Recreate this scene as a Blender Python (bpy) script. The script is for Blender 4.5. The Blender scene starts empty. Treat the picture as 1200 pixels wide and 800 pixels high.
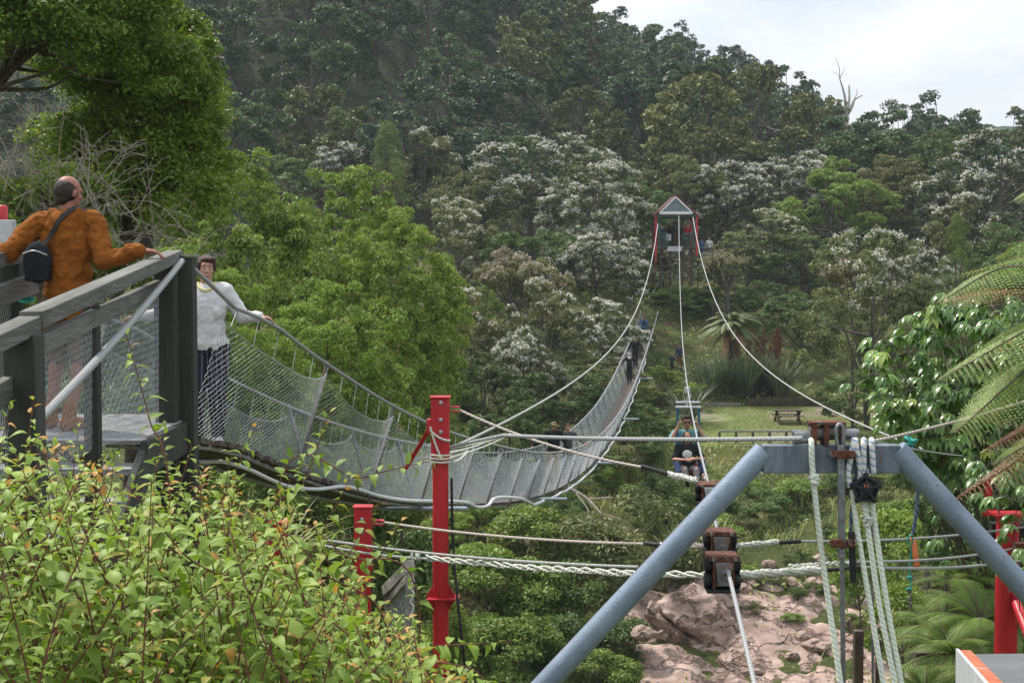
import bpy, bmesh, math, random
import numpy as np
from mathutils import Vector, Matrix, Quaternion

SC = bpy.context.scene
COL = SC.collection
R = math.radians

# ------------------------------------------------------------------ camera, world, sun, exposure
PITCH = R(2.75)
F = 50.0 / 36.0 * 1200.0
cam = bpy.data.cameras.new('camera')
cam.lens = 50.0; cam.sensor_width = 36.0; cam.clip_start = 0.05; cam.clip_end = 3000
cam_o = bpy.data.objects.new('camera', cam); COL.objects.link(cam_o)
cam_o.location = (0, 0, 0); cam_o.rotation_euler = (R(90) - PITCH, 0, 0)
SC.camera = cam_o

SUN_EL, SUN_AZ = R(58), R(-48)       # azimuth from +Y (view direction), towards -X
w = bpy.data.worlds.new('World'); SC.world = w; w.use_nodes = True
nt = w.node_tree; nt.nodes.clear(); N = nt.nodes.new; LK = nt.links.new
sky = N('ShaderNodeTexSky'); sky.sky_type = 'NISHITA'; sky.sun_disc = False
sky.sun_elevation = SUN_EL; sky.sun_rotation = SUN_AZ
sky.air_density = 1.0; sky.dust_density = 1.0; sky.ozone_density = 1.0
tc = N('ShaderNodeTexCoord'); mp = N('ShaderNodeMapping'); mp.inputs['Scale'].default_value = (1.0, 1.0, 3.2)
mp.inputs['Location'].default_value = (0.35, 0.2, 0.1)
LK(tc.outputs['Generated'], mp.inputs['Vector'])
nz = N('ShaderNodeTexNoise'); nz.inputs['Scale'].default_value = 3.4; nz.inputs['Detail'].default_value = 7
nz.inputs['Roughness'].default_value = .55; nz.inputs['Distortion'].default_value = .4
LK(mp.outputs[0], nz.inputs['Vector'])
cr = N('ShaderNodeValToRGB'); cr.color_ramp.elements[0].position = .42; cr.color_ramp.elements[0].color = (.62, .62, .62, 1)
cr.color_ramp.elements[1].position = .66; cr.color_ramp.elements[1].color = (1, 1, 1, 1)
LK(nz.outputs['Fac'], cr.inputs['Fac'])
nz2 = N('ShaderNodeTexNoise'); nz2.inputs['Scale'].default_value = 5.5; nz2.inputs['Detail'].default_value = 5
LK(mp.outputs[0], nz2.inputs['Vector'])
cr2 = N('ShaderNodeValToRGB'); cr2.color_ramp.elements[0].position = .38; cr2.color_ramp.elements[0].color = (7.6, 8.1, 8.8, 1)
cr2.color_ramp.elements[1].position = .62; cr2.color_ramp.elements[1].color = (9.6, 9.6, 9.7, 1)
LK(nz2.outputs['Fac'], cr2.inputs['Fac'])
mx = N('ShaderNodeMix'); mx.data_type = 'RGBA'
LK(cr.outputs['Color'], mx.inputs['Factor']); LK(sky.outputs['Color'], mx.inputs[6]); LK(cr2.outputs['Color'], mx.inputs[7])
# an overcast sky is brighter overhead than at the horizon
sxyz = N('ShaderNodeSeparateXYZ'); LK(tc.outputs['Generated'], sxyz.inputs[0])
zr = N('ShaderNodeMapRange'); zr.inputs['From Min'].default_value = .12; zr.inputs['From Max'].default_value = 1; zr.inputs['To Min'].default_value = 1; zr.inputs['To Max'].default_value = 1.6
LK(sxyz.outputs[2], zr.inputs['Value'])
vm = N('ShaderNodeVectorMath'); vm.operation = 'SCALE'; LK(mx.outputs[2], vm.inputs[0]); LK(zr.outputs[0], vm.inputs['Scale'])
bg = N('ShaderNodeBackground'); bg.inputs['Strength'].default_value = 0.1
wo = N('ShaderNodeOutputWorld')
LK(vm.outputs[0], bg.inputs['Color']); LK(bg.outputs[0], wo.inputs['Surface'])

sl = bpy.data.lights.new('sun', 'SUN'); sl.energy = 3.9; sl.angle = R(4); sl.color = (1.0, .95, .86)
so = bpy.data.objects.new('sun', sl); COL.objects.link(so); so.location = (-30, 20, 60)
sv = Vector((math.sin(SUN_AZ) * math.cos(SUN_EL), math.cos(SUN_AZ) * math.cos(SUN_EL), math.sin(SUN_EL)))
so.rotation_euler = (-sv).to_track_quat('-Z', 'Y').to_euler()

vs = SC.view_settings
vs.view_transform = 'Standard'; vs.look = 'None'; vs.gamma = 1; vs.exposure = 0.22; vs.use_curve_mapping = False
SC.render.engine = 'CYCLES'
cy = SC.cycles
cy.use_denoising = True
try: cy.denoiser = 'OPENIMAGEDENOISE'; cy.denoising_prefilter = 'ACCURATE'
except Exception: pass
cy.max_bounces = 5; cy.diffuse_bounces = 2; cy.glossy_bounces = 2; cy.transmission_bounces = 3; cy.volume_bounces = 1
cy.transparent_max_bounces = 6; cy.caustics_reflective = False; cy.caustics_refractive = False
cy.sample_clamp_indirect = 4

# ------------------------------------------------------------------ helpers
def P(px, py, Y):
    """world point at depth Y on the ray of a photograph pixel (used once to measure where things stand)"""
    x = (px - 600) / F; u = -(py - 400) / F
    d = Vector((x, math.cos(PITCH) + u * math.sin(PITCH), -math.sin(PITCH) + u * math.cos(PITCH)))
    return d * (Y / d.y)

def pix(p):
    c = math.cos(PITCH); s = math.sin(PITCH)
    fw = p[1] * c - p[2] * s; up = p[1] * s + p[2] * c
    return 600 + F * p[0] / fw, 400 - F * up / fw

ORG = {}
def tag(o, label=None, cat=None, group=None, kind=None):
    if label: o['label'] = label
    if cat: o['category'] = cat
    if group: o['group'] = group
    if kind: o['kind'] = kind
    return o

def thing(name, label, cat, loc, group=None):
    o = bpy.data.objects.new(name, None); COL.objects.link(o)
    o.location = loc; o.empty_display_size = .2
    ORG[o.name] = Vector(loc)
    return tag(o, label, cat, group)

def link(name, me, mat, parent=None, loc=(0, 0, 0)):
    o = bpy.data.objects.new(name, me); COL.objects.link(o)
    if mat is not None and not me.materials: me.materials.append(mat)
    o.location = loc
    if parent is not None: o.parent = parent
    return o

def mesh_np(name, V, FC, tint=None, smooth=False):
    V = np.asarray(V, np.float32).reshape(-1, 3); FC = np.asarray(FC, np.int32); k = FC.shape[1]; m = FC.shape[0]
    me = bpy.data.meshes.new(name)
    me.vertices.add(len(V)); me.vertices.foreach_set('co', V.ravel())
    me.loops.add(m * k); me.loops.foreach_set('vertex_index', FC.ravel())
    me.polygons.add(m); me.polygons.foreach_set('loop_start', np.arange(0, m * k, k, dtype=np.int32))
    if smooth: me.polygons.foreach_set('use_smooth', np.ones(m, bool))
    me.update(calc_edges=True)
    if tint is not None:
        a = me.attributes.new('tint', 'FLOAT', 'POINT'); a.data.foreach_set('value', np.asarray(tint, np.float32).ravel())
    return me

class MB:
    def __init__(s): s.V = []; s.Fc = []; s.U = []
    def add(s, vs, fs, us=None):
        b = len(s.V); s.V += [Vector(v) for v in vs]
        for i, f in enumerate(fs):
            s.Fc.append([b + k for k in f]); s.U.append(us[i] if us else [(0, 0)] * len(f))
        return s
    def box(s, c, d, M=None):
        c = Vector(c); x, y, z = d[0] / 2, d[1] / 2, d[2] / 2
        vs = [Vector(v) for v in ((-x, -y, -z), (x, -y, -z), (x, y, -z), (-x, y, -z), (-x, -y, z), (x, -y, z), (x, y, z), (-x, y, z))]
        if M: vs = [M @ v for v in vs]
        return s.add([v + c for v in vs], [(0, 3, 2, 1), (4, 5, 6, 7), (0, 1, 5, 4), (1, 2, 6, 5), (2, 3, 7, 6), (3, 0, 4, 7)])
    def beam(s, a, b, wd, h, up=(0, 0, 1)):
        a = Vector(a); b = Vector(b); d = b - a; L = d.length; d = d / L
        sd = d.cross(Vector(up)); sd.normalize(); u = sd.cross(d)
        M = Matrix((sd, d, u)).transposed()
        return s.box((a + b) / 2, (wd, L, h), M)
    def tube(s, pts, r, n=8, cap=True, closed=False):
        pts = [Vector(p) for p in pts]; m = len(pts)
        rs = r if isinstance(r, (list, tuple)) else [r] * m
        tans = []
        for i in range(m):
            if closed: t = pts[(i + 1) % m] - pts[i - 1]
            else: t = pts[min(i + 1, m - 1)] - pts[max(i - 1, 0)]
            t.normalize(); tans.append(t)
        a = Vector((0, 0, 1)) if abs(tans[0].z) < .9 else Vector((1, 0, 0))
        nrm = a - tans[0] * a.dot(tans[0]); nrm.normalize()
        vs = []; ln = [0.0]
        for i in range(m):
            if i:
                nrm = nrm - tans[i] * nrm.dot(tans[i]); nrm.normalize(); ln.append(ln[-1] + (pts[i] - pts[i - 1]).length)
            bn = tans[i].cross(nrm)
            for k in range(n):
                an = 2 * math.pi * k / n
                vs.append(pts[i] + (nrm * math.cos(an) + bn * math.sin(an)) * rs[i])
        fs = []; us = []
        for i in range(m if closed else m - 1):
            j = (i + 1) % m; l1 = ln[j] if j else ln[-1] + .02
            for k in range(n):
                q = (k + 1) % n
                fs.append((i * n + k, i * n + q, j * n + q, j * n + k))
                us.append([(ln[i], k / n), (ln[i], (k + 1) / n), (l1, (k + 1) / n), (l1, k / n)])
        if cap and not closed:
            fs.append(tuple(reversed(range(n)))); us.append([(0, 0)] * n)
            fs.append(tuple((m - 1) * n + k for k in range(n))); us.append([(0, 0)] * n)
        return s.add(vs, fs, us)
    def ell(s, c, r, seg=14, rings=9, M=None):
        c = Vector(c); r = (r, r, r) if isinstance(r, (int, float)) else r
        vs = [Vector((0, 0, r[2]))]
        for i in range(1, rings):
            a = math.pi * i / rings
            for k in range(seg):
                b = 2 * math.pi * k / seg
                vs.append(Vector((r[0] * math.sin(a) * math.cos(b), r[1] * math.sin(a) * math.sin(b), r[2] * math.cos(a))))
        vs.append(Vector((0, 0, -r[2])))
        fs = [(0, 1 + k, 1 + (k + 1) % seg) for k in range(seg)]
        for i in range(rings - 2):
            for k in range(seg):
                a = 1 + i * seg; q = (k + 1) % seg
                fs.append((a + k, a + seg + k, a + seg + q, a + q))
        e = len(vs) - 1; a = 1 + (rings - 2) * seg
        fs += [(e, a + (k + 1) % seg, a + k) for k in range(seg)]
        if M: vs = [M @ v for v in vs]
        return s.add([v + c for v in vs], fs)
    def capsule(s, a, b, ra, rb, n=12):
        a = Vector(a); b = Vector(b); d = (b - a)
        L = d.length
        if L < 1e-5: return s.ell(a, ra)
        d /= L; pts = []; rs = []
        for k in range(0, 5):
            t = -math.pi / 2 + math.pi / 2 * k / 4
            pts.append(a + d * ra * math.sin(t)); rs.append(max(ra * math.cos(t), ra * .06))
        for k in range(0, 5):
            t = math.pi / 2 * k / 4
            pts.append(b + d * rb * math.sin(t)); rs.append(max(rb * math.cos(t), rb * .06))
        return s.tube(pts, rs, n)
    def ring(s, c, ax, Rr, r, n=20, k=6):
        ax = Vector(ax).normalized(); a = ax.orthogonal().normalized(); b = ax.cross(a)
        return s.tube([Vector(c) + (a * math.cos(2 * math.pi * i / n) + b * math.sin(2 * math.pi * i / n)) * Rr for i in range(n)], r, k, closed=True)
    def prism(s, poly, ext):
        n = len(poly); ext = Vector(ext); a = [Vector(p) for p in poly]
        vs = a + [p + ext for p in a]
        return s.add(vs, [tuple(range(n)), tuple(reversed(range(n, 2 * n)))] + [(i, i + n, (i + 1) % n + n, (i + 1) % n) for i in range(n)])
    def mesh(s, name, org=(0, 0, 0), smooth=False):
        me = bpy.data.meshes.new(name); o = Vector(org)
        me.from_pydata([v - o for v in s.V], [], s.Fc)
        uv = me.uv_layers.new(name='UVMap')
        flat = [c for u in s.U for p in u for c in p]
        uv.data.foreach_set('uv', flat)
        if smooth: me.polygons.foreach_set('use_smooth', [True] * len(me.polygons))
        bm = bmesh.new(); bm.from_mesh(me); bmesh.ops.recalc_face_normals(bm, faces=bm.faces); bm.to_mesh(me); bm.free()
        me.update(); return me
    def build(s, name, mat, parent=None, smooth=False, bevel=0, base=None, label=None, cat=None, group=None, kind=None):
        if parent is not None: org = ORG[parent.name]; loc = (0, 0, 0)
        else: org = Vector(base) if base is not None else Vector((0, 0, 0)); loc = org
        o = link(name, s.mesh(name, org, smooth), mat, parent, loc)
        ORG[o.name] = Vector(org)
        if bevel:
            md = o.modifiers.new('bevel', 'BEVEL'); md.width = bevel; md.segments = 2; md.limit_method = 'ANGLE'; md.angle_limit = R(40)
        if smooth and not bevel:
            try: o.data.set_sharp_from_angle(angle=R(50))
            except Exception: pass
        return tag(o, label, cat, group, kind)

def copy_tree(o, parent=None):
    c = o.copy(); COL.objects.link(c)
    if parent is not None: c.parent = parent
    for ch in [k for k in o.children]: copy_tree(ch, c)
    return c

def catenary(a, b, sag, n=40):
    a = Vector(a); b = Vector(b)
    return [a.lerp(b, t) - Vector((0, 0, sag * 4 * t * (1 - t))) for t in [i / n for i in range(n + 1)]]

def spline(pts, n=8):
    """Catmull-Rom through pts"""
    pts = [Vector(p) for p in pts]; q = [pts[0] * 2 - pts[1]] + pts + [pts[-1] * 2 - pts[-2]]; out = []
    for i in range(1, len(q) - 2):
        for k in range(n):
            t = k / n; a, b, c, d = q[i - 1], q[i], q[i + 1], q[i + 2]
            out.append(.5 * ((2 * b) + (c - a) * t + (2 * a - 5 * b + 4 * c - d) * t * t + (3 * b - a - 3 * c + d) * t ** 3))
    out.append(pts[-1]); return out

# ------------------------------------------------------------------ materials
def new_mat(name):
    m = bpy.data.materials.new(name); m.use_nodes = True
    n = m.node_tree; b = n.nodes['Principled BSDF']
    return m, n, b
def c4(c): return (c[0], c[1], c[2], 1)

def surf(name, c1, c2=None, scale=8, rough=.6, metal=0, bump=0, bscale=None, spec=.4, lo=.35, hi=.65, stretch=(1, 1, 1), c3=None, s3=30, t3=.62, detail=6):
    m, n, b = new_mat(name); L = n.links.new
    b.inputs['Roughness'].default_value = rough; b.inputs['Metallic'].default_value = metal
    b.inputs['Specular IOR Level'].default_value = spec
    t = n.nodes.new('ShaderNodeTexCoord'); mp = n.nodes.new('ShaderNodeMapping'); mp.inputs['Scale'].default_value = stretch
    L(t.outputs['Object'], mp.inputs['Vector'])
    nz = n.nodes.new('ShaderNodeTexNoise'); nz.inputs['Scale'].default_value = scale; nz.inputs['Detail'].default_value = detail
    nz.inputs['Roughness'].default_value = .6
    L(mp.outputs[0], nz.inputs['Vector'])
    r = n.nodes.new('ShaderNodeValToRGB'); r.color_ramp.elements[0].position = lo; r.color_ramp.elements[1].position = hi
    r.color_ramp.elements[0].color = c4(c1); r.color_ramp.elements[1].color = c4(c2 or c1)
    L(nz.outputs['Fac'], r.inputs['Fac']); out = r.outputs['Color']
    if c3:
        n3 = n.nodes.new('ShaderNodeTexNoise'); n3.inputs['Scale'].default_value = s3; n3.inputs['Detail'].default_value = 5
        L(mp.outputs[0], n3.inputs['Vector'])
        r3 = n.nodes.new('ShaderNodeValToRGB'); r3.color_ramp.elements[0].position = t3; r3.color_ramp.elements[1].position = t3 + .05
        L(n3.outputs['Fac'], r3.inputs['Fac'])
        mx = n.nodes.new('ShaderNodeMix'); mx.data_type = 'RGBA'
        L(r3.outputs['Color'], mx.inputs['Factor']); L(out, mx.inputs[6]); mx.inputs[7].default_value = c4(c3); out = mx.outputs[2]
    L(out, b.inputs['Base Color'])
    if bump:
        nb = n.nodes.new('ShaderNodeTexNoise'); nb.inputs['Scale'].default_value = bscale or scale * 3; nb.inputs['Detail'].default_value = 6
        L(mp.outputs[0], nb.inputs['Vector'])
        bp = n.nodes.new('ShaderNodeBump'); bp.inputs['Strength'].default_value = bump; bp.inputs['Distance'].default_value = .02
        L(nb.outputs['Fac'], bp.inputs['Height']); L(bp.outputs[0], b.inputs['Normal'])
    return m

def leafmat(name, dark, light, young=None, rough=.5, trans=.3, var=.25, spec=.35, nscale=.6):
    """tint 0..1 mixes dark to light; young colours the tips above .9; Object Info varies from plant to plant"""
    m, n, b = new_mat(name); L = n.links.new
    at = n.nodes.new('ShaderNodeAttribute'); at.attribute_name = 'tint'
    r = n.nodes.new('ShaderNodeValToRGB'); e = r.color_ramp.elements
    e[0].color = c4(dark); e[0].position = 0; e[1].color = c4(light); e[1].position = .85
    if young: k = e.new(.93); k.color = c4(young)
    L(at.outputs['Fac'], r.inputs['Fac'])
    oi = n.nodes.new('ShaderNodeObjectInfo'); hs = n.nodes.new('ShaderNodeHueSaturation')
    mr = n.nodes.new('ShaderNodeMapRange'); mr.inputs['To Min'].default_value = 1 - var; mr.inputs['To Max'].default_value = 1 + var
    L(oi.outputs['Random'], mr.inputs['Value']); L(mr.outputs[0], hs.inputs['Value'])
    mh = n.nodes.new('ShaderNodeMath'); mh.operation = 'MULTIPLY_ADD'
    ms = n.nodes.new('ShaderNodeMath'); ms.operation = 'FRACT'; m7 = n.nodes.new('ShaderNodeMath'); m7.operation = 'MULTIPLY'; m7.inputs[1].default_value = 7.31
    L(oi.outputs['Random'], m7.inputs[0]); L(m7.outputs[0], ms.inputs[0]); L(ms.outputs[0], mh.inputs[0])
    mh.inputs[1].default_value = var * .12; mh.inputs[2].default_value = .5 - var * .06
    L(mh.outputs[0], hs.inputs['Hue']); L(r.outputs['Color'], hs.inputs['Color'])
    tc = n.nodes.new('ShaderNodeTexCoord'); nz = n.nodes.new('ShaderNodeTexNoise'); nz.inputs['Scale'].default_value = nscale; nz.inputs['Detail'].default_value = 3
    L(tc.outputs['Object'], nz.inputs['Vector'])
    m2 = n.nodes.new('ShaderNodeMapRange'); m2.inputs['From Min'].default_value = .3; m2.inputs['From Max'].default_value = .7
    m2.inputs['To Min'].default_value = .78; m2.inputs['To Max'].default_value = 1.22
    L(nz.outputs['Fac'], m2.inputs['Value'])
    hs2 = n.nodes.new('ShaderNodeHueSaturation'); L(m2.outputs[0], hs2.inputs['Value']); L(hs.outputs[0], hs2.inputs['Color'])
    b.inputs['Roughness'].default_value = rough; b.inputs['Specular IOR Level'].default_value = spec
    L(hs2.outputs[0], b.inputs['Base Color'])
    if trans:
        tr = n.nodes.new('ShaderNodeBsdfTranslucent'); mx = n.nodes.new('ShaderNodeMixShader'); mx.inputs[0].default_value = trans
        g = n.nodes.new('ShaderNodeHueSaturation'); g.inputs['Value'].default_value = 1.25; g.inputs['Saturation'].default_value = 1.1
        L(hs2.outputs[0], g.inputs['Color']); L(g.outputs[0], tr.inputs['Color'])
        L(b.outputs[0], mx.inputs[1]); L(tr.outputs[0], mx.inputs[2]); L(mx.outputs[0], n.nodes['Material Output'].inputs['Surface'])
    return m

def ropemat(name, c1, c2, freq=30, turns=2, width=.5, rough=.8, bump=.6):
    """laid rope: stripes run round the tube with its length"""
    m, n, b = new_mat(name); L = n.links.new
    t = n.nodes.new('ShaderNodeUVMap'); sx = n.nodes.new('ShaderNodeSeparateXYZ'); L(t.outputs[0], sx.inputs[0])
    a = n.nodes.new('ShaderNodeMath'); a.operation = 'MULTIPLY'; a.inputs[1].default_value = freq; L(sx.outputs[0], a.inputs[0])
    v = n.nodes.new('ShaderNodeMath'); v.operation = 'MULTIPLY_ADD'; v.inputs[1].default_value = turns; L(sx.outputs[1], v.inputs[0]); L(a.outputs[0], v.inputs[2])
    f = n.nodes.new('ShaderNodeMath'); f.operation = 'FRACT'; L(v.outputs[0], f.inputs[0])
    pp = n.nodes.new('ShaderNodeMath'); pp.operation = 'PINGPONG'; pp.inputs[1].default_value = .5; L(f.outputs[0], pp.inputs[0])
    r = n.nodes.new('ShaderNodeValToRGB'); r.color_ramp.elements[0].position = width * .5 - .06; r.color_ramp.elements[1].position = width * .5 + .06
    r.color_ramp.elements[0].color = c4(c2); r.color_ramp.elements[1].color = c4(c1); L(pp.outputs[0], r.inputs['Fac'])
    L(r.outputs[0], b.inputs['Base Color']); b.inputs['Roughness'].default_value = rough
    bp = n.nodes.new('ShaderNodeBump'); bp.inputs['Strength'].default_value = bump; bp.inputs['Distance'].default_value = .004
    L(pp.outputs[0], bp.inputs['Height']); L(bp.outputs[0], b.inputs['Normal'])
    return m

M = {}
M['bark'] = surf('bark', (.05, .04, .03), (.14, .12, .10), 6, .9, bump=.8, bscale=20, stretch=(1, 1, .3))
M['pale_bark'] = surf('pale_bark', (.30, .27, .23), (.55, .52, .47), 5, .9, bump=.5, stretch=(1, 1, .3))
M['twig'] = surf('twig', (.20, .17, .14), (.36, .32, .27), 9, .9)
M['red_twig'] = surf('red_twig', (.13, .045, .035), (.22, .09, .06), 20, .7)
M['timber_dark'] = surf('timber_dark', (.026, .030, .024), (.055, .06, .05), 5, .8, bump=.7, bscale=40, stretch=(1, 1, .12), c3=(.10, .10, .085), s3=14, t3=.66)
M['timber_rail'] = surf('timber_rail', (.075, .075, .065), (.19, .19, .175), 6, .85, bump=.7, bscale=40, stretch=(1, .12, 1), c3=(.42, .40, .35), s3=4, t3=.70)
M['timber_grey'] = surf('timber_grey', (.16, .15, .13), (.33, .31, .28), 7, .85, bump=.6, bscale=40)
M['timber_brown'] = surf('timber_brown', (.05, .038, .028), (.12, .09, .065), 6, .85, bump=.6, bscale=30)
M['deck'] = surf('deck', (.20, .20, .20), (.34, .34, .335), 9, .9, bump=.5, bscale=60)
M['deck_edge'] = surf('deck_edge', (.045, .036, .030), (.14, .12, .10), 10, .9, bump=.6)
M['wire'] = surf('wire', (.30, .33, .35), (.46, .49, .52), 40, .45, metal=.35, spec=.5)
M['wire_dark'] = surf('wire_dark', (.24, .25, .25), (.40, .41, .41), 40, .5, metal=.4)
M['cable'] = ropemat('cable', (.37, .38, .38), (.22, .23, .23), 28, 3, .35, .55, .5)
M['cable_white'] = ropemat('cable_white', (.47, .47, .45), (.30, .30, .285), 28, 3, .35, .7, .5)
M['cable_red'] = ropemat('cable_red', (.58, .53, .48), (.36, .27, .23), 24, 2, .35, .7, .5)
M['rope_green'] = ropemat('rope_green', (.76, .78, .72), (.52, .62, .40), 34, 2, .30, .85, .6)
M['rope_blue'] = ropemat('rope_blue', (.70, .69, .64), (.22, .32, .50), 26, 1, .26, .85, .6)
M['rope_dark'] = ropemat('rope_dark', (.06, .08, .13), (.16, .20, .28), 20, 2, .35, .85, .8)
M['rope_white'] = ropemat('rope_white', (.74, .74, .68), (.42, .44, .36), 34, 2, .4, .85, 1)
M['hose'] = surf('hose', (.62, .64, .66), (.72, .74, .76), 10, .4)
M['galv'] = surf('galv', (.19, .24, .31), (.28, .345, .43), 4, .42, metal=.15, bump=.15, bscale=60, c3=(.12, .115, .11), s3=42, t3=.665, spec=.5)
M['galv_beam'] = surf('galv_beam', (.085, .105, .13), (.20, .235, .275), 5, .5, metal=.15, bump=.25, bscale=30, c3=(.15, .10, .075), s3=11, t3=.68, stretch=(3, 3, .6))
M['steel'] = surf('steel', (.17, .18, .19), (.30, .31, .32), 12, .45, metal=.6, bump=.2)
M['pipe_blue'] = surf('pipe_blue', (.27, .32, .38), (.36, .41, .47), 10, .5, metal=.2)
M['rust'] = surf('rust', (.055, .024, .017), (.19, .068, .036), 26, .85, bump=.6, bscale=60, c3=(.12, .11, .10), s3=16, t3=.58)
M['rust_grey'] = surf('rust_grey', (.13, .125, .12), (.24, .22, .21), 16, .7, metal=.3, bump=.4, c3=(.22, .10, .06), s3=14, t3=.6)
M['rubber'] = surf('rubber', (.012, .012, .013), (.03, .03, .032), 20, .6, bump=.2)
M['plastic_black'] = surf('plastic_black', (.014, .015, .017), (.028, .03, .034), 20, .35)
M['red_paint'] = surf('red_paint', (.40, .012, .020), (.56, .025, .035), 5, .42, bump=.12, bscale=40, c3=(.30, .13, .11), s3=34, t3=.675, spec=.5, stretch=(1, 1, .4))
M['bolt'] = surf('bolt', (.35, .36, .37), (.5, .51, .52), 30, .4, metal=.7)
M['teal_cord'] = surf('teal_cord', (.03, .30, .27), (.05, .42, .37), 60, .7)
M['orange_tag'] = surf('orange_tag', (.75, .18, .06), (.85, .26, .10), 20, .6)
M['tray_grey'] = surf('tray_grey', (.11, .115, .12), (.16, .165, .17), 3, .55, metal=.1, bump=.1)
M['tray_rim'] = surf('tray_rim', (.50, .52, .53), (.62, .63, .64), 8, .5, c3=(.40, .14, .06), s3=16, t3=.66)
M['tray_rust'] = surf('tray_rust', (.38, .085, .035), (.52, .17, .085), 20, .8, bump=.4, c3=(.55, .55, .55), s3=18, t3=.64)
M['rock'] = surf('rock', (.28, .19, .155), (.52, .385, .325), 1.1, .9, bump=1.0, bscale=9, stretch=(1, 1, 2.2), c3=(.115, .095, .08), s3=2.4, t3=.63)
M['glass_roof'] = surf('glass_roof', (.10, .14, .15), (.17, .22, .23), 4, .15, spec=.6)
M['white_paint'] = surf('white_paint', (.70, .71, .72), (.8, .8, .8), 10, .5)
M['green_paint'] = surf('green_paint', (.03, .07, .055), (.05, .10, .08), 10, .5)
M['lawn'] = surf('lawn', (.11, .16, .04), (.19, .21, .075), .9, .95, bump=.7, bscale=40, c3=(.25, .21, .16), s3=.22, t3=.53)
M['silver'] = surf('silver', (.45, .46, .47), (.58, .59, .6), 20, .4, metal=.4)

def terrain_mat():
    m, n, b = new_mat('terrain'); L = n.links.new
    t = n.nodes.new('ShaderNodeTexCoord')
    nz = n.nodes.new('ShaderNodeTexNoise'); nz.inputs['Scale'].default_value = .35; nz.inputs['Detail'].default_value = 9; nz.inputs['Roughness'].default_value = .65
    L(t.outputs['Object'], nz.inputs['Vector'])
    r = n.nodes.new('ShaderNodeValToRGB'); e = r.color_ramp.elements
    e[0].position = .3; e[0].color = (.045, .060, .022, 1); e[1].position = .52; e[1].color = (.085, .10, .035, 1)
    k = e.new(.60); k.color = (.12, .115, .05, 1); k = e.new(.70); k.color = (.21, .155, .11, 1)
    L(nz.outputs['Fac'], r.inputs['Fac']); L(r.outputs[0], b.inputs['Base Color'])
    b.inputs['Roughness'].default_value = .95; b.inputs['Specular IOR Level'].default_value = .1
    n2 = n.nodes.new('ShaderNodeTexNoise'); n2.inputs['Scale'].default_value = 5; n2.inputs['Detail'].default_value = 8
    L(t.outputs['Object'], n2.inputs['Vector'])
    bp = n.nodes.new('ShaderNodeBump'); bp.inputs['Strength'].default_value = 1; bp.inputs['Distance'].default_value = .25
    L(n2.outputs['Fac'], bp.inputs['Height']); L(bp.outputs[0], b.inputs['Normal'])
    return m
M['terrain'] = terrain_mat()
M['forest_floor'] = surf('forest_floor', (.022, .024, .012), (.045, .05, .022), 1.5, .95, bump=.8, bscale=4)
def rock_mat():
    m = M['rock']; n = m.node_tree; b = n.nodes['Principled BSDF']; L = n.links.new
    t = n.nodes.new('ShaderNodeTexCoord'); mp = n.nodes.new('ShaderNodeMapping'); mp.inputs['Rotation'].default_value = (.5, .6, .3); mp.inputs['Scale'].default_value = (1, 1, 2.4)
    nz = n.nodes.new('ShaderNodeTexNoise'); nz.inputs['Scale'].default_value = 1.6; nz.inputs['Detail'].default_value = 5
    L(t.outputs['Object'], nz.inputs['Vector'])
    add = n.nodes.new('ShaderNodeVectorMath'); add.operation = 'MULTIPLY_ADD'; add.inputs[1].default_value = (1.6, 1.6, 1.6); L(nz.outputs['Color'], add.inputs[0]); L(t.outputs['Object'], add.inputs[2])
    L(add.outputs[0], mp.inputs['Vector'])
    vo = n.nodes.new('ShaderNodeTexVoronoi'); vo.feature = 'DISTANCE_TO_EDGE'; vo.inputs['Scale'].default_value = .42; L(mp.outputs[0], vo.inputs['Vector'])
    r = n.nodes.new('ShaderNodeValToRGB'); r.color_ramp.elements[0].position = 0; r.color_ramp.elements[0].color = (.50, .46, .43, 1); r.color_ramp.elements[1].position = .035; r.color_ramp.elements[1].color = (1, 1, 1, 1)
    L(vo.outputs['Distance'], r.inputs['Fac'])
    gr = n.nodes.new('ShaderNodeTexNoise'); gr.inputs['Scale'].default_value = 38; gr.inputs['Detail'].default_value = 4; L(t.outputs['Object'], gr.inputs['Vector'])
    mr = n.nodes.new('ShaderNodeMapRange'); mr.inputs['From Min'].default_value = .3; mr.inputs['From Max'].default_value = .7; mr.inputs['To Min'].default_value = .72; mr.inputs['To Max'].default_value = 1.2; L(gr.outputs['Fac'], mr.inputs['Value'])
    old = b.inputs['Base Color'].links[0].from_socket
    m1 = n.nodes.new('ShaderNodeMix'); m1.data_type = 'RGBA'; m1.blend_type = 'MULTIPLY'; m1.inputs['Factor'].default_value = 1; L(old, m1.inputs[6]); L(r.outputs[0], m1.inputs[7])
    m2 = n.nodes.new('ShaderNodeVectorMath'); m2.operation = 'SCALE'; L(m1.outputs[2], m2.inputs[0]); L(mr.outputs[0], m2.inputs['Scale']); L(m2.outputs[0], b.inputs['Base Color'])
    bp = n.nodes.new('ShaderNodeBump'); bp.inputs['Strength'].default_value = 1; bp.inputs['Distance'].default_value = .12
    rr_ = n.nodes.new('ShaderNodeMapRange'); rr_.inputs['From Max'].default_value = .08; L(vo.outputs['Distance'], rr_.inputs['Value']); L(rr_.outputs[0], bp.inputs['Height'])
    L(b.inputs['Normal'].links[0].from_socket, bp.inputs['Normal']); L(bp.outputs[0], b.inputs['Normal'])
rock_mat()
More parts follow.
